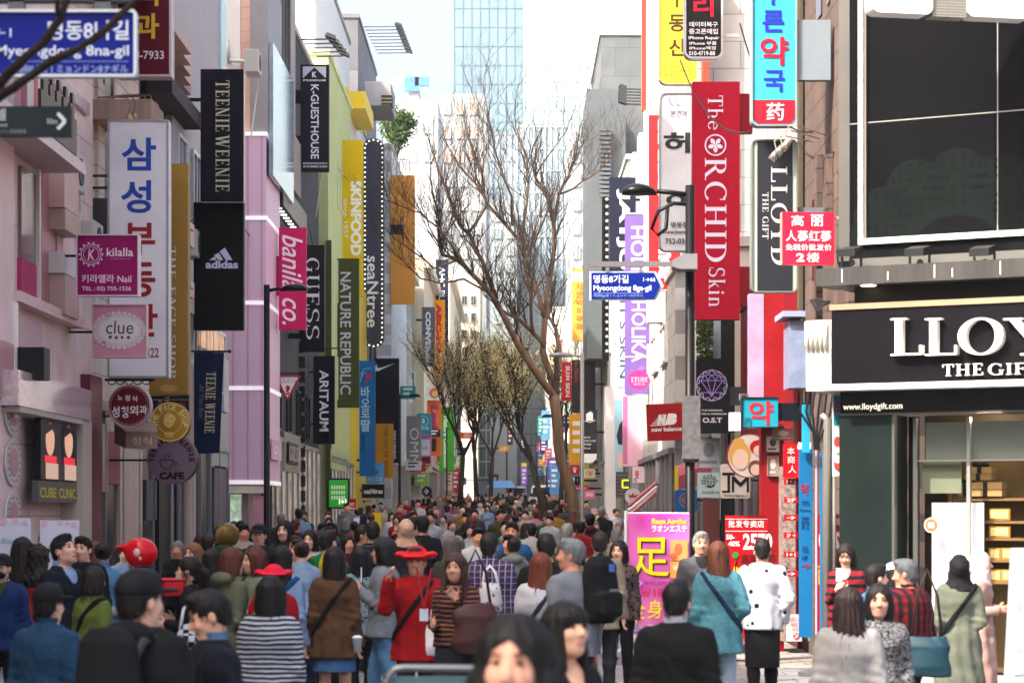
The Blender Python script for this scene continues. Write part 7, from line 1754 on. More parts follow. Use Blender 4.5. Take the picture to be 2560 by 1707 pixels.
# ---------------------------------------------------------------- patterned cloth
def M_pattern(kind, c1, c2, c3=None, p=.045):
    key = ('pat', kind, c1, c2, c3, p)
    if key in _mats: return _mats[key]
    m, n, l, b = node_mat('cloth_' + kind)
    tc = n.new('ShaderNodeTexCoord'); sp = n.new('ShaderNodeSeparateXYZ'); l.new(tc.outputs['Object'], sp.inputs[0])
    def band(axis, per, duty, dist=0.0):
        a = n.new('ShaderNodeMath'); a.operation = 'DIVIDE'; a.inputs[1].default_value = per
        if dist:
            nz = n.new('ShaderNodeTexNoise'); nz.inputs['Scale'].default_value = 5; l.new(tc.outputs['Object'], nz.inputs['Vector'])
            ad = n.new('ShaderNodeMath'); ad.operation = 'MULTIPLY_ADD'; ad.inputs[1].default_value = dist
            l.new(nz.outputs[0], ad.inputs[0]); l.new(sp.outputs[axis], ad.inputs[2]); l.new(ad.outputs[0], a.inputs[0])
        else: l.new(sp.outputs[axis], a.inputs[0])
        f = n.new('ShaderNodeMath'); f.operation = 'FRACT'; l.new(a.outputs[0], f.inputs[0])
        g = n.new('ShaderNodeMath'); g.operation = 'LESS_THAN'; g.inputs[1].default_value = duty; l.new(f.outputs[0], g.inputs[0]); return g.outputs[0]
    def mix(f, a, bb):
        x = n.new('ShaderNodeMix'); x.data_type = 'RGBA'
        l.new(f, x.inputs[0])
        for i, q in ((6, a), (7, bb)):
            if isinstance(q, str): x.inputs[i].default_value = (*lin(dk(q)), 1)
            else: l.new(q, x.inputs[i])
        return x.outputs[2]
    if kind == 'stripes': out = mix(band('Z', p, .42, .03), c1, c2)
    elif kind == 'plaid':
        o = mix(band('X', p, .5, .02), c1, c2); o = mix(band('Z', p, .5, .02), o, c2 if c3 is None else c3)
        q = mix(band('X', p, .5, .02), c1, c2); w = n.new('ShaderNodeMix'); w.data_type = 'RGBA'; w.inputs[0].default_value = .5
        l.new(o, w.inputs[6]); l.new(q, w.inputs[7]); out = w.outputs[2]
        if c3: out = mix(band('X', p * 1.0, .1, .02), out, 'b9c4cc'); out = mix(band('Z', p * 1.0, .08, .02), out, '9aa8b4')
    elif kind in ('tweed', 'floral', 'check', 'spots'):
        if kind == 'check': v = n.new('ShaderNodeTexChecker'); v.inputs['Scale'].default_value = 1 / p; fac = v.outputs['Fac']
        else:
            v = n.new('ShaderNodeTexVoronoi' if kind != 'tweed' else 'ShaderNodeTexNoise'); v.inputs['Scale'].default_value = 1 / p
            cr = n.new('ShaderNodeMath'); cr.operation = 'LESS_THAN'; cr.inputs[1].default_value = .33 if kind == 'floral' else .2 if kind == 'spots' else .5
            l.new(v.outputs[0], cr.inputs[0]); fac = cr.outputs[0]
        l.new(tc.outputs['Object'], v.inputs['Vector']); out = mix(fac, c1, c2)
    l.new(out, b.inputs['Base Color']); b.inputs['Roughness'].default_value = .9; b.inputs['Specular IOR Level'].default_value = .2
    _mats[key] = m
    return m
def dk(c): return tuple(max(0, min(255, 255 * (v * 12.92 if v <= .0031308 else 1.055 * v ** (1 / 2.4) - .055))) for v in (q * .62 for q in lin(c)))
def cloth(c): return M(dk(c), rough=.9, var=.22, scale=5, bump=.35, bscale=8, spec=.2, name='fabric')
BLK_, DEN, SHOE = '15151a', '2f5f86', M('1b1a1c', rough=.5)
_hero_xy = []
def hero(label, x, y, s, yaw, sex, hair, hc, parts, arms=('hang', 'hang'), head=(0, 0, 0), skin='cc9a84', hat=None, mask=None, stride=.06, fat=0.0, h=None, Hmin=1.46, shoes=True, face=None, hunch=0.0):
    d = F / s
    g = gz(d); H = HC - (y - YH) / s - g
    if hat: H -= .02
    H = max(Hmin, min(1.88, H))
    p = P(x, 0, d); _hero_xy.append((p.x, d))
    B = Body(sex, arms, stride, head, fat, hunch)
    pl = []
    for q in parts:
        mt = q[2] if not isinstance(q[2], str) else cloth(q[2])
        pl.append((q[0], q[1], mt, dict(q[3]) if len(q) > 3 else {}))
    if shoes: pl.append(('shoes', 'shoes', SHOE, {}))
    hh = h or max(.0085, min(.013, 1.5 / (s * .4)))
    facing = abs(((yaw + 180) % 360) - 180) > 60
    return build_person(label, (p.x, d, g), H, yaw, B, hair, hc, skin, pl, hh, 'people walking in the near crowd' if False else None, hat, mask, face=facing if face is None else face, seed=len(_hero_xy))
T = lambda c, hem=.82, n='jacket', **k: (n, 'top', c, dict(hem=hem, **k))
TR = lambda c, **k: ('trousers', 'trousers', c, k)
SK = lambda c, hem=.6, **k: ('skirt', 'skirt', c, dict(hem=hem, **k))
DK, BR, GY = '100d0d', '3a2016', '55575a'

# --- left group
hero('man in dark cap, black face mask and open blue jacket at the left edge', 6, 1378, 290, 170, 'm', 'short', DK, [T('1c3468', collar=True, vneck=True), ('shirt', 'top', '3c5a2c', dict(hem=.9, off=.012)), TR('1c1c22')], hat=('cap', '17181c'), mask='121214')
hero('woman with long dark wavy hair in a black brown coat at the left edge', 55, 1340, 262, -10, 'f', 'wavy', '1d1714', [('coat', 'coat', '2b2624', dict(hem=.55, flare=.04)), TR('18181a')])
hero('woman with dark curly hair in a bright coral pink jacket', 96, 1358, 275, -35, 'f', 'curly', '1c1311', [T('c8303c', collar=True), TR('1d1c22')])
hero('man in sunglasses in front of the white flower printed boards', 116, 1325, 240, 200, 'm', 'short', DK, [T('1a1d2a', vneck=True), TR('26242a')], head=(-30, 0, 0))
hero('man in a navy suit and pale blue shirt looking up to the right', 156, 1334, 305, -120, 'm', 'short', '141011', [T('14182a', .78, 'suit_jacket', vneck=True), ('shirt', 'top', '9fb4dc', dict(hem=.9, off=.012, collar=True)), TR('14182a')], head=(0, 16, 0))
hero('man in black partly hidden by the white event board', 209, 1338, 258, 165, 'm', 'short', DK, [T('16171c'), TR('1c1c20')])
hero('woman with hair in a bun wearing a light blue denim shirt', 257, 1353, 250, 5, 'f', 'bun', '191110', [T('5c8cb4', collar=True, n='shirt'), TR('23242c')])
hero('person wearing a glossy red helmet with a peak and a light grey jacket', 352, 1342, 300, 75, 'm', 'short', DK, [T('9a9a9e', collar=True), TR('2a2b30')], arms=('bent', 'hang'), hat=('helmet', 'b80f18', .15))
hero('woman with short dark brown hair in a moss green sweater', 232, 1412, 318, -40, 'f', 'bob', '1f1412', [T('6d7a34', n='sweater'), ('strap', 'strap', '141416', {}), TR('2b2a30')], fat=.012)
hero('man in a black cap and dark blue denim jacket at the front left', 118, 1448, 450, -25, 'm', 'short', '120e0d', [T(M_pattern('tweed', '1d3f5c', '234a68', p=.02), collar=True), TR('1b2432')], hat=('cap', '0f0f13'), Hmin=1.5, fat=.01)
hero('man in a black cap, earphones and black hooded jacket at the front left', 345, 1412, 590, -20, 'm', 'short', '0e0b0b', [T('131318', hood=True, off=.035), TR('1a1a20')], arms=('mouth', 'hang'), hat=('cap', '0d0d11'), head=(-20, 0, 0))
hero('man in a navy sweater with blue shirt collar, in profile looking down', 532, 1470, 540, 100, 'm', 'short', '0f0c0c', [T('10121f', n='sweater'), ('shirt', 'top', '5a7ca4', dict(hem=.95, off=.012, collar=True)), TR('1a1a22')], head=(0, -22, 0), Hmin=1.52, skin='c4947a')
hero('woman with a mint green face mask and black padded jacket facing left', 476, 1388, 305, 85, 'f', 'pony', '17110f', [T('17171c', collar=True, wr=.009), TR('1c1c22')], mask='5cb8a4', arms=('bent', 'chest'))
hero('woman with lit brown hair standing behind the woman in the mint mask', 484, 1354, 245, 150, 'f', 'bob', '6a4630', [T('3c3a3e'), TR('26262a')])
hero('woman with straight black hair in a dark coat behind the brown haired woman', 528, 1370, 252, 0, 'f', 'long', '14100f', [T('1c1b1f'), TR('1d1d22')])
hero('woman with long chestnut hair in an olive grey hooded jacket', 578, 1366, 300, -50, 'f', 'long', '4a2418', [T('6a6c58', hood=True), TR('2a2a2e')], arms=('bent', 'bent'))
hero('woman with short auburn hair and sunlit face turned left', 640, 1364, 290, 115, 'f', 'bob', '4c241a', [T('7d8470', n='shirt'), TR('28282c')], arms=('mouth', 'hang'))
hero('person in a mustard yellow helmet with a black visor and a dark green jacket', 568, 1305, 225, -10, 'm', 'short', DK, [T('1c3a26', hood=True), TR('1c1c20')], hat=('helmet', '5a4210', .25))
hero('person in a red brimmed hat and red coat behind the striped shirt', 684, 1406, 305, 5, 'f', 'bob', '1a1210', [T('a80a1c', .76, 'coat', collar=True, off=.034), TR('2a1a1e')], hat=('hat', 'c01030'), fat=.03)
hero('woman with a black bob in a white and navy striped shirt, seen from behind', 676, 1436, 405, -8, 'f', 'medium', '0c0a0b', [T(M_pattern('stripes', '232c44', 'c3c8cc', p=.032), .74, 'striped_shirt', off=.03), TR('20222c')], fat=.018, Hmin=1.5)
hero('woman with long black hair in a pale blue shirt behind the red hat', 704, 1362, 290, -15, 'f', 'long', '110d0e', [T('8ea6cc', n='shirt'), ('backpack_panel', 'strap', '1c5a8c', {}), TR('24304a')])
hero('man in a black shirt with a royal blue backpack strap facing the camera', 746, 1345, 232, 172, 'm', 'short', '130f0f', [T('14151c', n='shirt', vneck=True), TR('20222c')])
hero('woman in a white blouse facing the camera near the black brick shop', 776, 1322, 205, 165, 'f', 'bob', '17110f', [T('c6c6cc', n='blouse', vneck=True), TR('24242c')])
hero('second figure in white just behind the white blouse', 795, 1324, 198, 190, 'f', 'medium', '1c1412', [T('b9bcc6', n='blouse'), TR('2c2c34')])
hero('man in a green jacket with a yellow shoulder band seen from behind', 818, 1322, 232, -30, 'm', 'short', '120f0e', [T(M_pattern('plaid', '12703a', 'b8a81c', None, .5)), TR('1a1a20')])
hero('young woman with dark bob hair in a brown jacket and short denim skirt', 836, 1364, 290, -6, 'f', 'medium', '150f10', [T('5f4230', .72, 'jacket', collar=True, off=.032, wr=.008), SK('4a78a8', .60, flare=.02), ('strap', 'strap', '1b1818', dict(off=.044))], arms=('hang', 'hang'), stride=.03)
hero('woman with straight black hair in a flower patterned dark blouse', 904, 1363, 262, 3, 'f', 'medium', '0b0a0b', [T(M_pattern('floral', '7f95a0', '141a22', p=.035), n='blouse'), TR('15151a')])
hero('woman in a dark cap and grey sweater walking left in pale jeans, holding a phone', 962, 1336, 272, 85, 'f', 'bob', '141012', [T('7f868e', .80, 'sweater', off=.032), TR('5f92bc')], arms=('phone', 'phone'), hat=('cap', '20262c'), stride=.16)
hero('tour guide in a red jacket and red brimmed hat pointing with one raised hand', 1042, 1360, 300, 172, 'm', 'short', '171010', [T('a80d16', .74, 'jacket', collar=True, off=.034, flare=.03), TR('121216'), ('strap', 'strap', '1a1518', dict(off=.046, dir=-1))], arms=('hang', 'raised'), hat=('hat', 'b81420'), skin='b9806a')
hero('woman in a brown striped sweater and dark pleated skirt with one hand at her chin', 1140, 1380, 312, 165, 'f', 'longfront', '33201a', [T(M_pattern('stripes', '2a1a1c', '8a5848', p=.04), .92, 'sweater'), SK('2c2c38', .25, flare=.07)], arms=('mouth', 'bent'), skin='b98872')
hero('woman with grey streaked dark hair seen from behind, right of the guide', 1130, 1336, 232, 6, 'f', 'long', '4a4440', [T('3a3a30', n='coat'), TR('222226')])
hero('man with thinning dark hair in a purple and blue plaid shirt seen from behind', 1222, 1330, 266, -4, 'm', 'short', '171314', [T(M_pattern('plaid', '4a1c48', '2c3a64', '5a2450', .055), .78, 'plaid_shirt', off=.03, collar=True), TR('22242e')], fat=.025)
hero('man in a bright blue shirt facing the camera behind the plaid shirt', 1280, 1302, 196, 170, 'm', 'short', '15100f', [T('1f5288', n='shirt', collar=True), TR('20222c')], skin='b57f66')
hero('girl in a grey hooded top seen from behind, in front of the bright blue shirt', 1284, 1342, 205, 0, 'f', 'bun', '171213', [T('7a7d7c', hood=True), TR('22222a')])
hero('man with dark hair in a black jacket behind the white sweater', 1366, 1331, 285, 0, 'm', 'short', '121010', [T('131317'), TR('1a1a20')])
hero('woman with long auburn hair in a white sweater seen from behind', 1352, 1379, 302, -12, 'f', 'long', '5a2a1a', [T('c9cad2', .78, 'sweater', off=.034), ('strap', 'strap', '2a2e3c', dict(off=.044)), TR('2a2c38')])
hero('grey haired man with glasses in a grey shirt carrying a black backpack, facing left', 1432, 1343, 322, 40, 'm', 'short', '5d5f62', [T('7d828a', n='shirt'), TR('23242a')], head=(40, 0, 0), skin='b07a66')
hero('man in a beige jacket seen from behind, right of the grey haired man', 1500, 1327, 240, -5, 'm', 'short', '1e1614', [T('8f8576', .72, 'jacket', collar=True), TR('2a2c34')])
hero('woman with dark hair in a black flower patterned top near the pink banner', 1548, 1348, 232, 160, 'f', 'bob', '171112', [T(M_pattern('floral', '5a4a48', '17161a', p=.05)), TR('1c1c22')])
hero('young woman with long black hair very close to the camera, facing it, at the bottom', 1290, 1527, 1000, 168, 'f', 'longfront', '0b090a', [T('121217', n='jacket'), TR('1a1a20')], skin='c08d78', h=.0075)
hero('young woman with a black fringe and black jacket looking to the right', 1408, 1498, 620, -140, 'f', 'fringe', '100c0c', [T('15171c', vneck=True), ('top', 'top', '16161a', dict(hem=.9, off=.012, vneck=True)), TR('1c1c22')], head=(0, 8, 0), skin='c79a80', h=.0085)
hero('man in a black suit with a white collar seen from behind at the front right', 1690, 1450, 455, -14, 'm', 'short', '0a0909', [T('0f1013', .74, 'suit_jacket', off=.03), ('shirt', 'top', 'b9bcc8', dict(hem=1.0, off=.012, collar=True)), TR('0f1013')], Hmin=1.52)
hero('woman with long auburn hair in a denim shirt and white jeans walking away', 1796, 1350, 280, -4, 'f', 'long', '4d281a', [T(M_pattern('tweed', '4a8494', '548f9e', p=.03), .70, 'denim_shirt', off=.034), ('strap', 'strap', '1c2c44', dict(off=.046, dir=-1)), TR('a9bccb')], arms=('hang', 'bag'))
hero('man with cropped dark hair in a white printed sweatshirt and black trousers walking away', 1906, 1344, 252, -2, 'm', 'short', '15120f', [T(M_pattern('spots', 'd0d0da', '14141c', p=.13), .80, 'sweatshirt', off=.034), TR('101014'), ('shorts', 'skirt', '121216', dict(hem=.42, flare=-.005))], arms=('hang', 'pocket'))
hero('older man with grey hair and dark jacket facing the camera beside the lamp post', 1752, 1327, 235, 185, 'm', 'short', '7d7a74', [T('55565c', vneck=True), ('shirt', 'top', '26262a', dict(hem=.9, off=.012)), TR('2a2a30')], skin='c08a70')
hero('girl in a black sweater with red and white bands looking at her phone', 2116, 1357, 245, 160, 'f', 'bob', '1c1312', [T(M_pattern('stripes', '8c1c2c', '17161a', p=.09), n='sweater', vneck=True), TR('17171b')], arms=('phone', 'phone'), head=(0, -18, 0), skin='d0a48e')
hero('man with dark hair in a light blue denim jacket behind the grey tweed coat', 2188, 1407, 305, -70, 'm', 'short', '161111', [T('4f86b0', .74, 'denim_jacket', collar=True), TR('1c2030')])
hero('person in a white cap half hidden behind the red plaid shirt', 2236, 1400, 262, 60, 'f', 'medium', '151113', [T('20222c'), TR('20222a')], hat=('cap', 'bcc6d6'))
hero('woman with very long dark brown hair in a pale grey coat at the front right', 2122, 1466, 425, -8, 'f', 'wavy', '1f1211', [('coat', 'coat', 'a9a8a6', dict(hem=.5, flare=.04, off=.036)), TR('22222a')], Hmin=1.5)
hero('older woman in a black and white tweed jacket facing the camera', 2198, 1455, 400, 172, 'f', 'bob', '150e0f', [T(M_pattern('tweed', '8a8a8c', '26262a', p=.014), .76, 'tweed_jacket', collar=True), TR('1d1d24')], skin='b58872')
hero('stout grey haired man in a red and black plaid shirt turning left', 2268, 1394, 322, 40, 'm', 'short', '4a4c50', [T(M_pattern('plaid', '7d0f1c', '1d1118', None, .07), .74, 'plaid_shirt', off=.036, collar=True), TR('1d1d24')], fat=.03, head=(30, -8, 0), skin='b57f6a')
hero('woman in a black headscarf and long sage green coat seen from behind', 2398, 1378, 288, -4, 'f', None, DK, [('coat', 'coat', '6d7264', dict(hem=.36, flare=.06, off=.03)), TR('121216'), ('strap', 'strap', '0d0d10', dict(off=.046))], hat=('hijab', '0e0e14'), arms=('hang', 'bent'))
hero('woman in a pale pink headscarf facing right at the shop door', 2450, 1372, 262, -100, 'f', None, DK, [('coat', 'coat', 'b9948a', dict(hem=.3, flare=.05)), TR('2a2024')], hat=('hijab', 'b89a98'), skin='b98068', arms=('bent', 'bent'))
hero('person in a beige headscarf seen from behind in the middle of the crowd', 1015, 1292, 190, 5, 'f', None, DK, [('coat', 'coat', '2a2a30', dict(hem=.5, flare=.04)), TR('1d1d22')], hat=('hijab', 'b08c76'))
hero('tall man with short black hair in a black shirt right of the beige headscarf', 1058, 1288, 180, -5, 'm', 'short', '0e0c0c', [T('14141a'), TR('1c1c22')])
hero('man in a dark cap with head lowered at the left below the black lamp', 648, 1305, 205, 175, 'm', 'short', DK, [T('1c1e28'), TR('1e1e26')], hat=('cap', '15161c'))
hero('person with dark hair looking down beside the black brick shop', 712, 1298, 200, 165, 'f', 'bob', '151011', [T('26242c'), TR('1e1e26')])
hero('man with short dark hair facing right near the yellow column', 905, 1310, 200, -100, 'm', 'short', '14100f', [T('2c2a28', n='shirt'), TR('20222a')], skin='a9745c')
hero('man with black hair in a dark shirt seen from behind left of the beige headscarf', 932, 1301, 205, 8, 'm', 'short', '0d0b0b', [T('16161c'), TR('1a1a20')])

for o_ in [o for o in col.objects if o.name.split('.')[0] == 'helmet' and 'red' in o.parent['label']]:
    B_ = Body('m')
    MB().ball(B_.hp(-.122, -.03, .03), (.008, .03, .034), 10).ball(B_.hp(-.118, -.06, -.02), (.008, .014, .016), 8).build('decal', M('c9b9b6', var=.6, scale=40), o_.parent, smooth=True)
    MB().tube([B_.hp(.124 * math.cos(a * .1 * math.pi), -.012 - .12 * math.sin(a * .1 * math.pi), -.088) for a in range(11)], .009, 6).build('edge_trim', M('1c1014'), o_.parent)
# --- carried things, each of its own
def carried(name, label, cat, x, y, s, build, dy=0.0, yaw=0):
    t = thing(name, label, cat, P(x, y, F / s + dy), None, math.radians(yaw)); build(t); return t
def pack(t):
    f = Field((-.24, -.22, -.34), (.24, .18, .32), .012)
    f.prof([-.27, -.22, 0, .18, .25], [.12, .165, .17, .15, .09], [.08, .11, .105, .09, .05], k=.02); f.rbox((0, -.10, -.12), (.12, .06, .10), .04, .02)
    f.wrinkle(.004, 2); V, Q = f.mesh(); np_mesh('bag', V, Q, cloth('15161a'), t)
    f = Field((-.24, -.12, -.3), (.24, .34, .34), .011)
    for sx in (-1, 1):
        f.cone((sx * .10, .06, .18), (sx * .12, .12, .26), .022, .022, .01); f.cone((sx * .12, .12, .26), (sx * .14, .26, .18), .022, .02, .01); f.cone((sx * .14, .26, .18), (sx * .15, .27, .0), .02, .016, .01)
    V, Q = f.mesh(); np_mesh('strap', V, Q, cloth('101116'), t)
    MB().box((-.05, -.17, -.02), (.05, -.165, .0)).build('zip', M('5d6066'), t); MB().cbox((.02, -.115, .16), (.02, .012, .03)).build('patch', M('3a5aa0'), t)
carried('backpack', 'large black backpack with two straps on the grey haired man', 'backpack', 1500, 1470, 322, pack, -.02, 40)
def pack2(t):
    f = Field((-.24, -.2, -.34), (.24, .18, .32), .01)
    f.prof([-.27, -.2, 0, .16, .22], [.11, .15, .15, .13, .08], [.06, .09, .085, .07, .04], k=.02); V, Q = f.mesh(); np_mesh('bag', V, Q, cloth('17181d'), t)
    f = Field((-.24, -.12, -.3), (.24, .36, .4), .01)
    for sx in (-1, 1):
        f.cone((sx * .10, .05, .08), (sx * .11, .10, .16), .016, .018, .01); f.cone((sx * .11, .10, .16), (sx * .12, .24, .17), .018, .018, .01); f.cone((sx * .12, .24, .17), (sx * .13, .3, .02), .018, .014, .01)
    V, Q = f.mesh(); np_mesh('strap', V, Q, cloth('44464c'), t)
carried('backpack', 'black backpack with grey straps on the man in the black hooded jacket', 'backpack', 270, 1700, 590, pack2, -.22, -20)
def handbag(c, w=.2, hgt=.2, strap=.4):
    def b(t):
        f = Field((-w - .05, -.12, -hgt - .05), (w + .05, .12, hgt + .05), .011)
        f.prof([-hgt, -hgt * .5, hgt * .5, hgt], [w * .9, w, w * .85, w * .6], [.06, .075, .06, .02], k=.02); f.wrinkle(.006, 3)
        V, Q = f.mesh(); np_mesh('bag', V, Q, c if not isinstance(c, str) else M(c, rough=.55, var=.2, scale=8), t)
        MB().tube([(-w * .6, 0, hgt * .8), (-w * .4, .02, hgt + strap * .6), (0, .03, hgt + strap), (w * .4, .02, hgt + strap * .6), (w * .6, 0, hgt * .8)], .012, 8).build('handle', M('2a1a18', rough=.5) if isinstance(c, str) else M('d0d0d0'), t, smooth=True)
    return b
carried('handbag', 'brown leather shoulder bag of the woman in the striped sweater', 'handbag', 1190, 1570, 312, handbag('3d2220', .2, .2, .42), -.24, 10)
carried('shopping_bag', 'white plastic shopping bag hanging beside the dark pleated skirt', 'shopping bag', 1096, 1592, 306, handbag(M('d6d6dc', rough=.35, bump=.5, bscale=14), .11, .15, .12), -.14, 10)
carried('tote_bag', 'black and white checked bag carried in front of the grey jacket', 'tote bag', 474, 1632, 330, handbag(M_pattern('check', 'c9cdd2', '15161a', p=.045), .12, .22, .18), -.2, 0)
carried('handbag', 'dark teal shoulder bag of the man in the red plaid shirt', 'handbag', 2318, 1640, 328, handbag('12303c', .19, .15, .5), -.26, -10)
carried('tote_bag', 'white bag with coloured dots beside the purple plaid shirt', 'tote bag', 1226, 1492, 300, handbag(M_pattern('floral', 'cfcfd4', 'a0584c', p=.045), .11, .12, .14), -.1, 10)
carried('delivery_box', 'red delivery box with a lid beside the mint mask', 'box', 428, 1470, 308, lambda t: (MB().cbox((0, 0, 0), (.085, .1, .06)).build('box', M('a80f1c', rough=.5), t, bevel=.015), MB().cbox((0, 0, .072), (.092, .107, .01)).build('lid', M('c01828', rough=.45), t, bevel=.008)), .1, 20)
def phone(t): MB().cbox((0, 0, 0), (.036, .005, .072)).build('case', M('141418', rough=.3), t, bevel=.004); MB().cbox((0, .0062, 0), (.032, .001, .066)).build('screen', M('9fb4c8', rough=.1, emit=.2), t)
carried('phone', 'black phone held by the woman in the grey sweater', 'phone', 905, 1436, 272, phone, 0, 100)
carried('phone', 'pale phone held by the girl in the banded sweater', 'phone', 2098, 1436, 245, phone, -.25, 160)
carried('name_badge', 'white badge on a lanyard on the guide in red', 'badge', 1060, 1536, 305, lambda t: (MB().cbox((0, 0, 0), (.035, .004, .05)).build('card', M('b9c4d4'), t), MB().tube([(-.06, .02, .38), (0, -.01, .05)], .008, 6).tube([(.06, .02, .38), (0, -.01, .05)], .008, 6).build('lanyard', M('8c1c24'), t)), -.19, 0)
carried('plastic_cup', 'clear plastic cup in the hand of the woman in the brown jacket', 'cup', 893, 1612, 292, lambda t: (MB().lathe([(.03, -.06), (.042, .06), (.044, .062)], 16).build('cup', M('b9c4c9', rough=.15), t, smooth=True), MB().lathe([(.045, .063), (.045, .07), (.02, .085)], 16).build('lid', M('d6dadd', rough=.2), t)), -.05)
s = Sign('dark scribbled print with small red and black motifs on the back of the white sweatshirt', (1865, 1415, 1975, 1530), 252, 'd0d0da', t=.004, name='printed_motif', cat='print') if False else None

# --- the crowd: a few bodies, copied and given other clothes
CC = {'black': '141418', 'navy': '161c34', 'dark grey': '34353a', 'grey': '74767a', 'white': 'c9c9ce', 'beige': '9a8a74', 'brown': '4d3426', 'olive': '4a4c36', 'denim blue': '3a6288', 'pale blue': '8ea8c4', 'red': '9c1420', 'burgundy': '4a1420', 'pink': 'c08090', 'mustard': '9a7420', 'green': '2c5a3c', 'cream': 'b9ac98'}
HC_ = {'black': '100d0e', 'dark brown': '241712', 'brown': '46291c', 'auburn': '5a2c1c', 'grey': '6a6865'}
protos = []
for i, (sex, hair, kind, arms, bottoms) in enumerate((('m', 'short', 'jacket', ('hang', 'swing'), 'trousers'), ('f', 'long', 'sweater', ('hang', 'bag'), 'trousers'), ('f', 'bob', 'coat', ('hang', 'hang'), 'trousers'), ('m', 'short', 'hooded top', ('pocket', 'hang'), 'trousers'), ('f', 'medium', 'blouse', ('bent', 'hang'), 'skirt'),
                                                   ('f', 'bun', 'jacket', ('swing', 'hang'), 'trousers'), ('m', 'short', 'coat', ('bag', 'pocket'), 'trousers'), ('f', 'wavy', 'cardigan', ('phone', 'phone'), 'trousers'), ('m', 'short', 'shirt', ('phone', 'hang'), 'trousers'), ('f', 'pony', 'hooded top', ('hang', 'mouth'), 'trousers'))):
    B = Body(sex, arms, .13 * (1 if i % 2 else -1), (0, -4 if i % 3 else 3, 0), .012 * (i % 3))
    tp = ('coat', 'coat', CLOTH_T, dict(hem=.55, flare=.04)) if kind == 'coat' else ('jacket', 'top', CLOTH_T, dict(hem=.80, hood='hood' in kind, collar=kind in ('jacket', 'shirt'), vneck=kind in ('cardigan', 'blouse'), seed=i))
    bt = (bottoms, bottoms, CLOTH_T, dict(hem=.55) if bottoms == 'skirt' else {})
    hero_mesh = build_person('x', (0, -40, 0), 1.722, 0, B, hair, '100d0e', 'c6917a', [tp, bt, ('shoes', 'shoes', SHOE, {})], .02, face=False, hands=True, seed=i)
    # a coarse one-piece version for the far crowd
    f = Field((-.42, -.4, -.03), (.42, .42, 1.78), .04); B.torso(f, .015); B.legs(f, .012); B.headshape(f)
    for sd in 'RL': B.arm(f, sd, .015); B.foot(f, sd)
    f.ell(B.hp(0, -.015, .03), (.088, .104, .1), .02)
    if hair in ('long', 'medium', 'wavy', 'bob'): f.ell(B.hp(0, -.05, -.10), (.1, .07, .16), .03)
    V, Q = f.mesh(); c = V[Q].mean(1); mi = np.full(len(Q), 1); mi[c[:, 2] < .82] = 2
    hd = c[:, 2] > 1.47; mi[hd] = 0; mi[hd & ((c[:, 2] > 1.66) | (c[:, 1] < .035))] = 3
    if hair in ('long', 'medium', 'wavy', 'bob'): mi[(c[:, 2] > 1.30) & (c[:, 1] < -.06) & (np.abs(c[:, 0]) < .13)] = 3
    far = np_mesh('person', V, Q, [M('c6917a'), CLOTH_T, M('20222a', rough=.9), M('14100f', rough=.5)], None, mi)
    far.location = (0, -40, 0)
    protos.append((hero_mesh, far, sex, hair, kind))
rnd = random.Random(23)
taken = list(_hero_xy); crowd = []
def free(x, d, r):
    return all((x - a) ** 2 + (d - b) ** 2 > r * r for a, b in taken)
want = [(24.5, 36, 22), (36, 48, 36), (48, 64, 36), (64, 88, 38), (88, 120, 40), (120, 165, 58)]
for d0, d1, n in want:
    k = tries = 0
    while k < n and tries < 4000:
        tries += 1
        d = rnd.uniform(d0, d1); x = rnd.uniform(-5.2, 2.9 if d > 34 else 2.0)
        if d < 36 and not (-4.6 < x < 1.6): continue
        if d > 88: x = -1.2 + (x + 1.2) * .85
        if abs(x - 1.72) < .55 and 72 < d < 75.5: continue
        if any(abs(x - a) < .4 and abs(d - b) < .5 for a, b in ((2.23, 30), (-4.7, 46), (2.05, 70), (-4.8, 103))): continue
        if not free(x, d, .58): continue
        taken.append((x, d)); crowd.append((x, d)); k += 1
posw = lambda x: 'by left shops' if x < -3.4 else 'left of centre' if x < -1.6 else 'mid street' if x < .2 else 'right of centre' if x < 1.6 else 'by right shops'
depw = lambda d: 'behind front rows' if d < 40 else 'nearer crowd' if d < 54 else 'middle crowd' if d < 72 else 'deep crowd' if d < 100 else 'far crowd'
usedp = set()
hname = {'short': 'short', 'long': 'long', 'bob': 'bobbed', 'medium': 'shoulder length', 'bun': 'knotted', 'wavy': 'wavy', 'pony': 'tied'}
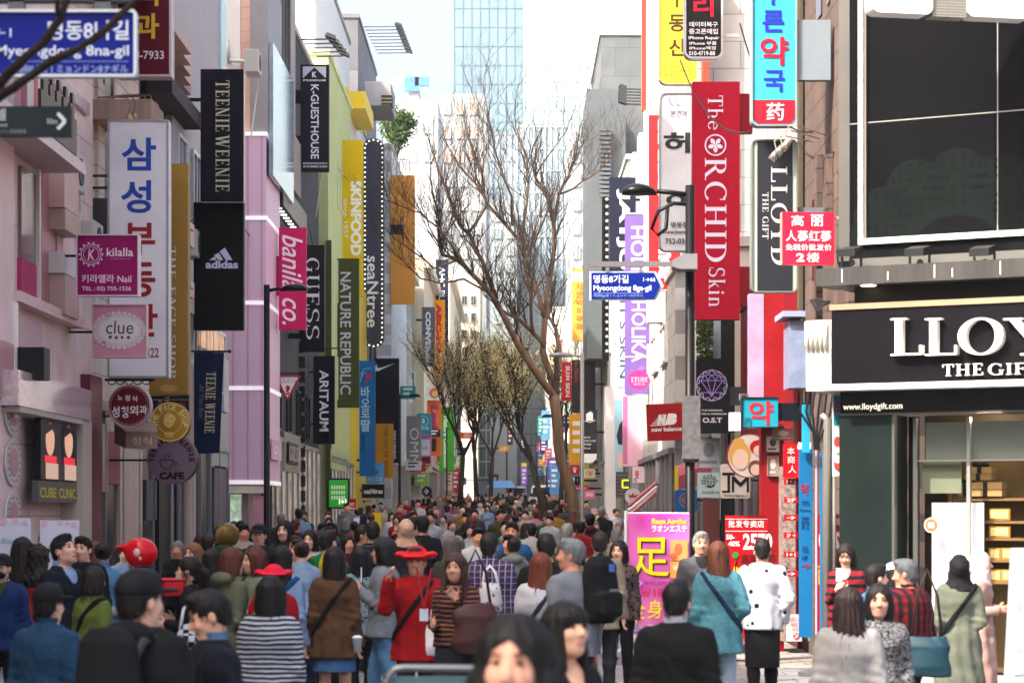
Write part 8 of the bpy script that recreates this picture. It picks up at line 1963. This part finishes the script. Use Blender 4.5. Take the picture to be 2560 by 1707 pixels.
for i, (x, d) in enumerate(crowd):
    pi = rnd.randrange(len(protos)); hm, far, sex, hair, kind = protos[pi]
    cn = rnd.choice(['black'] * 4 + ['navy'] * 2 + ['dark grey'] * 2 + ['grey'] * 2 + ['white'] * 5 + list(CC) + ['pale blue', 'cream', 'red']); hn = rnd.choice(['black'] * 4 + ['dark brown'] * 3 + ['brown', 'auburn', 'grey'])
    toward = rnd.random() < .42; yaw = (180 if toward else 0) + rnd.uniform(-28, 28); H = rnd.uniform(1.66, 1.82) if sex == 'm' else rnd.uniform(1.54, 1.68)
    if 120 < d < 150 and -1.6 < x < 1 and rnd.random() < .35: cn = 'red'
    who = 'man' if sex == 'm' else 'woman'
    if d > 88:
        lab = f'{who} in {cn} {"facing the camera" if toward else "walking away"}, {posw(x)} {depw(d)}'
        if i == 0 or far.name not in usedp and far.location.y < 0: c = far
        else: c = far.copy(); col.objects.link(c)
        c.color = (*lin(dk(CC[cn])), 1)
    else:
        lab = f'{who}, {hn} {hname[hair].replace("shoulder length", "longish")} hair, {cn} {kind}, {"facing us" if toward else "walking away"}, {posw(x)}, {depw(d)}'
        c = hm if hm.location.y < 0 else copy_tree(hm)
        sk = rnd.choice(['cf9c86', 'c08a72', 'd6a890', 'b98068'])
        for ch in c.children:
            st = ch.name.split('.')[0]
            ch.color = (*lin({'hair': HC_[hn], 'body': sk}.get(st, dk(CC[cn] if st in ('jacket', 'coat') else CC[rnd.choice(['black', 'navy', 'dark grey', 'denim blue', 'black'])]))), 1)
    c.location = (x, d, gz(d)); c.rotation_euler = (0, 0, math.radians(yaw)); kk = H / 1.722; c.scale = (kk, kk, kk)
    tag(c, lab, 'person', 'people in the street crowd')
for hm, far, *_ in protos:
    for o in (hm, far):
        if o.location.y < 0:
            for ch in list(o.children): bpy.data.objects.remove(ch)
            bpy.data.objects.remove(o)
# ---------------------------------------------------------------- trees
BARK = M('63503f', rough=.9, var=.55, scale=9, bump=.8, bscale=30, streak=True, name='bark')
TWIG = M('3d322b', rough=.9, var=.3, scale=4, name='twig')
trnd = random.Random(11)
def bare_tree():
    D = 74.0
    root = thing('bare_tree', 'large leafless tree with a mottled brown trunk and many upswept branches in the street', 'tree', Vector((P(1428, 0, D).x, D, gz(D))))
    o = root.location
    # limbs traced as columns and rows with a depth offset (metres) and a thickness in picture units
    limbs = [
        ([(1434, 1420, 0), (1432, 1300, 0), (1430, 1233, 0), (1412, 1176, 0), (1398, 1118, 0), (1393, 1061, 0), (1384, 989, 0)], 33, 25),
        ([(1384, 989, 0), (1364, 965, -.15), (1335, 925, -.3), (1295, 866, -.5), (1272, 822, -.6), (1249, 779, -.7), (1229, 744, -.8), (1186, 701, -.9), (1146, 664, -1.0), (1111, 652, -1.0), (1102, 620, -1.0), (1100, 560, -1.1), (1085, 500, -1.2)], 20, 5),
        ([(1384, 989, 0), (1375, 932, .2), (1358, 874, .3), (1364, 793, .5), (1367, 736, .6), (1381, 650, .8), (1390, 592, .9), (1387, 535, 1.0), (1370, 472, 1.1), (1338, 420, 1.3), (1330, 370, 1.4)], 19, 6),
        ([(1393, 950, 0), (1401, 874, .5), (1392, 815, .8), (1373, 780, 1.0), (1380, 740, 1.2)], 15, 7),
        ([(1387, 535, 1.0), (1401, 463, 1.3), (1424, 420, 1.5), (1440, 370, 1.7), (1450, 330, 1.8)], 9, 4),
        ([(1362, 860, .3), (1338, 836, .1), (1300, 802, -.1), (1278, 790, -.2), (1249, 779, -.7)], 11, 9),
        ([(1364, 793, .5), (1344, 724, .4), (1315, 650, .3), (1304, 604, .3), (1272, 569, .2), (1220, 509, .1), (1190, 460, .0), (1150, 420, -.1), (1120, 370, -.2)], 12, 4),
        ([(1304, 604, .3), (1312, 535, .5), (1321, 449, .7), (1318, 380, .8), (1290, 300, .9)], 9, 4),
        ([(1240, 748, -.7), (1215, 678, -.4), (1189, 630, -.3), (1172, 586, -.2), (1149, 563, -.1), (1123, 500, 0), (1100, 434, .1), (1080, 380, .2)], 12, 4),
        ([(1172, 586, -.2), (1215, 509, .4), (1206, 437, .6), (1180, 360, .8), (1160, 290, .9)], 8, 3.5),
        ([(1335, 836, .1), (1328, 793, -.4), (1328, 760, -.6), (1318, 707, -.8), (1312, 664, -.9), (1335, 620, -1.0), (1360, 560, -1.1)], 9, 4),
        ([(1338, 925, .1), (1320, 880, .6), (1290, 840, .8), (1296, 780, .9), (1330, 740, 1.0)], 8, 4),
        ([(1281, 560, .2), (1280, 500, -.4), (1250, 430, -.6), (1230, 350, -.8), (1215, 270, -.9)], 7, 3),
        ([(1186, 701, -.9), (1140, 640, -1.3), (1100, 590, -1.5), (1060, 560, -1.7), (1010, 545, -1.9), (965, 530, -2.0)], 7, 2.5),
        ([(1146, 664, -1.0), (1090, 690, -1.4), (1040, 650, -1.6), (1000, 625, -1.8)], 6, 2.5),
        ([(1229, 744, -.8), (1160, 700, -.2), (1100, 705, .2), (1050, 690, .5), (1000, 640, .7), (960, 600, .8)], 6, 2.5),
        ([(1401, 463, 1.3), (1440, 440, 1.8), (1490, 400, 2.2), (1530, 360, 2.4), (1560, 320, 2.5)], 6, 2.5),
        ([(1338, 420, 1.3), (1380, 350, 1.6), (1420, 290, 1.9), (1440, 240, 2.0)], 5, 2.5),
    ]
    tips = []; k = D / F
    segs = []
    for pts, w0, w1 in limbs:
        w_ = []
        for i, (x, y, dy) in enumerate(pts):
            w_.append(P(x, y, D) + Vector((0, dy * 1.6, 0)) - o)
        # smooth + a little wobble
        fine = []
        for i in range(len(w_) - 1):
            for t in (0, .5): fine.append(w_[i].lerp(w_[i + 1], t) + Vector((trnd.uniform(-1, 1), trnd.uniform(-1, 1), trnd.uniform(-1, 1))) * (.03 if t else .008))
        fine.append(w_[-1]); n = len(fine)
        rad = [(w0 + (w1 - w0) * i / (n - 1)) * k / 2 for i in range(n)]
        segs.append((fine, rad))
        tips.append((fine[-1], (fine[-1] - fine[-3]).normalized(), rad[-1]))
        for i in range(3, n - 1):
            if rad[i] < .085:
                for _ in range(2 + (trnd.random() < .6)):
                    dr = (fine[i + 1] - fine[i]).normalized()
                    tips.append((fine[i], (dr + Vector((trnd.uniform(-1.1, 1.1), trnd.uniform(-1, 1), trnd.uniform(-.2, .9)))).normalized(), min(rad[i] * .6, .03)))
    m = MB(); fine, rad = segs[0]; rad[0] *= 1.25
    m.tube(fine, rad, 14).build('trunk', BARK, root, smooth=True)
    mt = MB()
    def grow(p, d, r, L, depth):
        n = 4 + int(L * 3); pts = [p]; q = p.copy(); dd = d.copy()
        for i in range(n):
            dd = (dd + Vector((trnd.uniform(-.22, .22), trnd.uniform(-.22, .22), trnd.uniform(-.12, .26)))).normalized(); q = q + dd * L / n; pts.append(q.copy())
        mt.tube(pts, [r * (1 - .75 * i / n) for i in range(n + 1)], 5 if r > .012 else 4, cap=False)
        if depth > 0:
            for i in range(1, n + 1):
                if trnd.random() < .62:
                    nd = (dd + Vector((trnd.uniform(-.9, .9), trnd.uniform(-.8, .8), trnd.uniform(-.15, .7)))).normalized()
                    grow(pts[i], nd, max(r * .55 * (1 - .5 * i / n), .0045), L * trnd.uniform(.4, .7), depth - 1)
    for p, d, r in tips: grow(p, (d + Vector((0, 0, .35))).normalized(), max(r * .8, .008), trnd.uniform(.8, 1.8), 2)
    for j, (fine, rad) in enumerate(segs[1:]):
        MB().tube(fine, rad, 9).build('branch', BARK, root, smooth=True)
    mt.build('twigs', TWIG, root)
bare_tree()

LEAFM = M('d9c88a', rough=.7, var=.5, scale=1.2, name='young_leaves'); LEAFG = M('3c5228', rough=.7, var=.5, scale=2, name='needles')
def leafy_tree(label, x, d, ytop, w, lean=0.0, seed=1, leaf=LEAFM, n=2600, fork=3, ls=.07, name='street_tree', bark=None, base=None):
    r_ = random.Random(seed); g = gz(d) if base is None else zz(base, d)
    root = thing(name, label, 'tree', (P(x, 0, d).x, d, g)); H = zz(ytop, d) - g; W = w * d / F
    limbs = []; m = MB(); mtw = MB()
    base = Vector((0, 0, -.1)); top = Vector((lean * .35, 0, H * .36))
    m.tube([base, base.lerp(top, .5) + Vector((r_.uniform(-.1, .1), 0, 0)), top], [.17, .13, .11], 10)
    m.build('trunk', bark or M('3a302a', rough=.9, var=.4, scale=8, bump=.6), root, smooth=True)
    leaves = []
    def grow(p, dr, L, r, dep):
        pts = [p]; q = p.copy(); dd = dr.copy()
        for i in range(5):
            dd = (dd + Vector((r_.uniform(-.25, .25), r_.uniform(-.25, .25), r_.uniform(-.05, .25)))).normalized(); q = q + dd * L / 5; pts.append(q.copy())
        mtw.tube(pts, [r * (1 - .14 * i) for i in range(6)], 6 if r > .03 else 4, cap=False)
        if dep == 0: leaves.extend(pts[1:]); return
        for i in (2, 3, 4, 5):
            for _ in range(2 if dep > 1 else 1):
                nd = (dd + Vector((r_.uniform(-1, 1) * W / H * 1.6, r_.uniform(-.8, .8), r_.uniform(-.3, .7)))).normalized(); grow(pts[i], nd, L * r_.uniform(.45, .68), max(r * .5, .008), dep - 1)
    for k in range(fork):
        a = -1 + 2 * k / max(fork - 1, 1)
        grow(top, Vector((a * W * .45 / (H * .5) + lean * .2, r_.uniform(-.3, .3), 1)).normalized(), H * .33, .075, 3)
    mtw.build('limbs', bark or M('3a302a', rough=.9, var=.4, scale=8, bump=.6), root)
    ml = MB(); vs, fs = [], []
    for i in range(n):
        p = r_.choice(leaves) + Vector((r_.gauss(0, .24), r_.gauss(0, .24), r_.gauss(0, .2)))
        a = Vector((r_.uniform(-1, 1), r_.uniform(-1, 1), r_.uniform(-1, 1))).normalized(); b = a.cross(Vector((r_.uniform(-1, 1), r_.uniform(-1, 1), r_.uniform(-1, 1)))).normalized()
        s_ = ls * r_.uniform(.5, 1.2); q = len(vs)
        vs += [p - a * s_, p + b * s_ * .45, p + a * s_, p - b * s_ * .45]; fs.append((q, q + 1, q + 2, q + 3))
    ml.add(vs, fs); ml.build('foliage', leaf, root)
leafy_tree('street tree with sparse yellowish young leaves, forked low, left of the street axis', 1150, 112, 800, 190, .4, 3, n=9000, ls=.042)
leafy_tree('dark stemmed street tree with thin yellow green leaves beside the forked one', 1192, 124, 830, 170, -.3, 5, n=8000, ls=.042)
leafy_tree('slim street tree with pale young leaves farther down the street', 1228, 140, 850, 150, .2, 8, n=8000, ls=.045)
leafy_tree('leaning street tree with olive young leaves half behind the bare trunk', 1378, 96, 800, 230, -2.2, 12, n=8000, ls=.038)
leafy_tree('small street tree with young leaves right of the bare tree', 1405, 130, 830, 110, .2, 14, n=2600, ls=.07)
leafy_tree('green pine tree growing on a roof terrace beyond the dotted capsule sign', 990, 140, 285, 55, 0, 21, leaf=LEAFG, n=5000, ls=.13, name='pine_tree', base=470)
# dark branches reaching in at the top left corner, close to the camera
t = thing('bare_branch', 'dark knobbly bare branch crossing the blue road sign at the top left', 'branch', P(-60, 260, 11.0))
o = t.location
for pts, w0, w1 in (([(-90, 260, 0), (0, 205, 0), (60, 168, -.1), (120, 128, -.15), (170, 70, -.2), (190, 20, -.2), (215, -30, -.2)], 30, 16), ([(-90, 290, .1), (0, 222, .1), (70, 175, .1), (150, 143, 0), (215, 112, 0), (270, 70, 0), (320, 22, 0), (365, -20, 0)], 26, 15), ([(165, 62, -.2), (172, 30, -.3), (185, -10, -.3)], 12, 9)):
    n = len(pts); w_ = [P(x, y, 11.0) + Vector((0, dy, 0)) - o for x, y, dy in pts]; fine = []
    for i in range(n - 1):
        for q in (0, .33, .66): fine.append(w_[i].lerp(w_[i + 1], q) + Vector((trnd.uniform(-1, 1), trnd.uniform(-1, 1), trnd.uniform(-1, 1))) * .006)
    fine.append(w_[-1]); nn = len(fine)
    MB().tube(fine, [(w0 + (w1 - w0) * i / (nn - 1)) * 11 / F / 2 * trnd.uniform(.88, 1.12) for i in range(nn)], 10).build('branch', M('2a2220', rough=.9, var=.5, scale=14, bump=.8, bscale=40), t, smooth=True)
# ivy on the narrow dark shop
t = thing('ivy', 'green and brown ivy hanging beside the grey pillar under the crimson sign', 'plant', P(1762, 850, 42.0))
r_ = random.Random(4); vs, fs = [], []
for i in range(900):
    p = Vector((r_.uniform(-.14, .14), r_.uniform(-.1, .1), r_.uniform(-.55, .35))); a = Vector((r_.uniform(-1, 1), r_.uniform(-1, 1), r_.uniform(-1, 1))).normalized(); b = a.cross(Vector((r_.uniform(-1, 1), 1, r_.uniform(-1, 1)))).normalized(); q = len(vs)
    vs += [p - a * .035, p + b * .022, p + a * .035, p - b * .022]; fs.append((q, q + 1, q + 2, q + 3))
MB().add(vs, fs).build('foliage', M('4a5c30', rough=.7, var=.6, scale=12), t)
MB().tube([(0, .05, -.6), (.03, .05, 0), (-.02, .05, .4)], .015, 6).build('stem', TWIG, t)
# ---------------------------------------------------------------- air
hz = MB().box((-420, -8, -1.5), (420, 520, 75)).build('haze', bpy.data.materials.new('haze'))
tag(hz, kind='stuff')
hm_ = hz.data.materials[0]; hm_.use_nodes = True
hn = hm_.node_tree.nodes; hn.remove(hn['Principled BSDF'])
pv = hn.new('ShaderNodeVolumePrincipled'); pv.inputs['Color'].default_value = (.95, .97, 1, 1); pv.inputs['Density'].default_value = .0002
hm_.node_tree.links.new(pv.outputs[0], hn['Material Output'].inputs['Volume'])
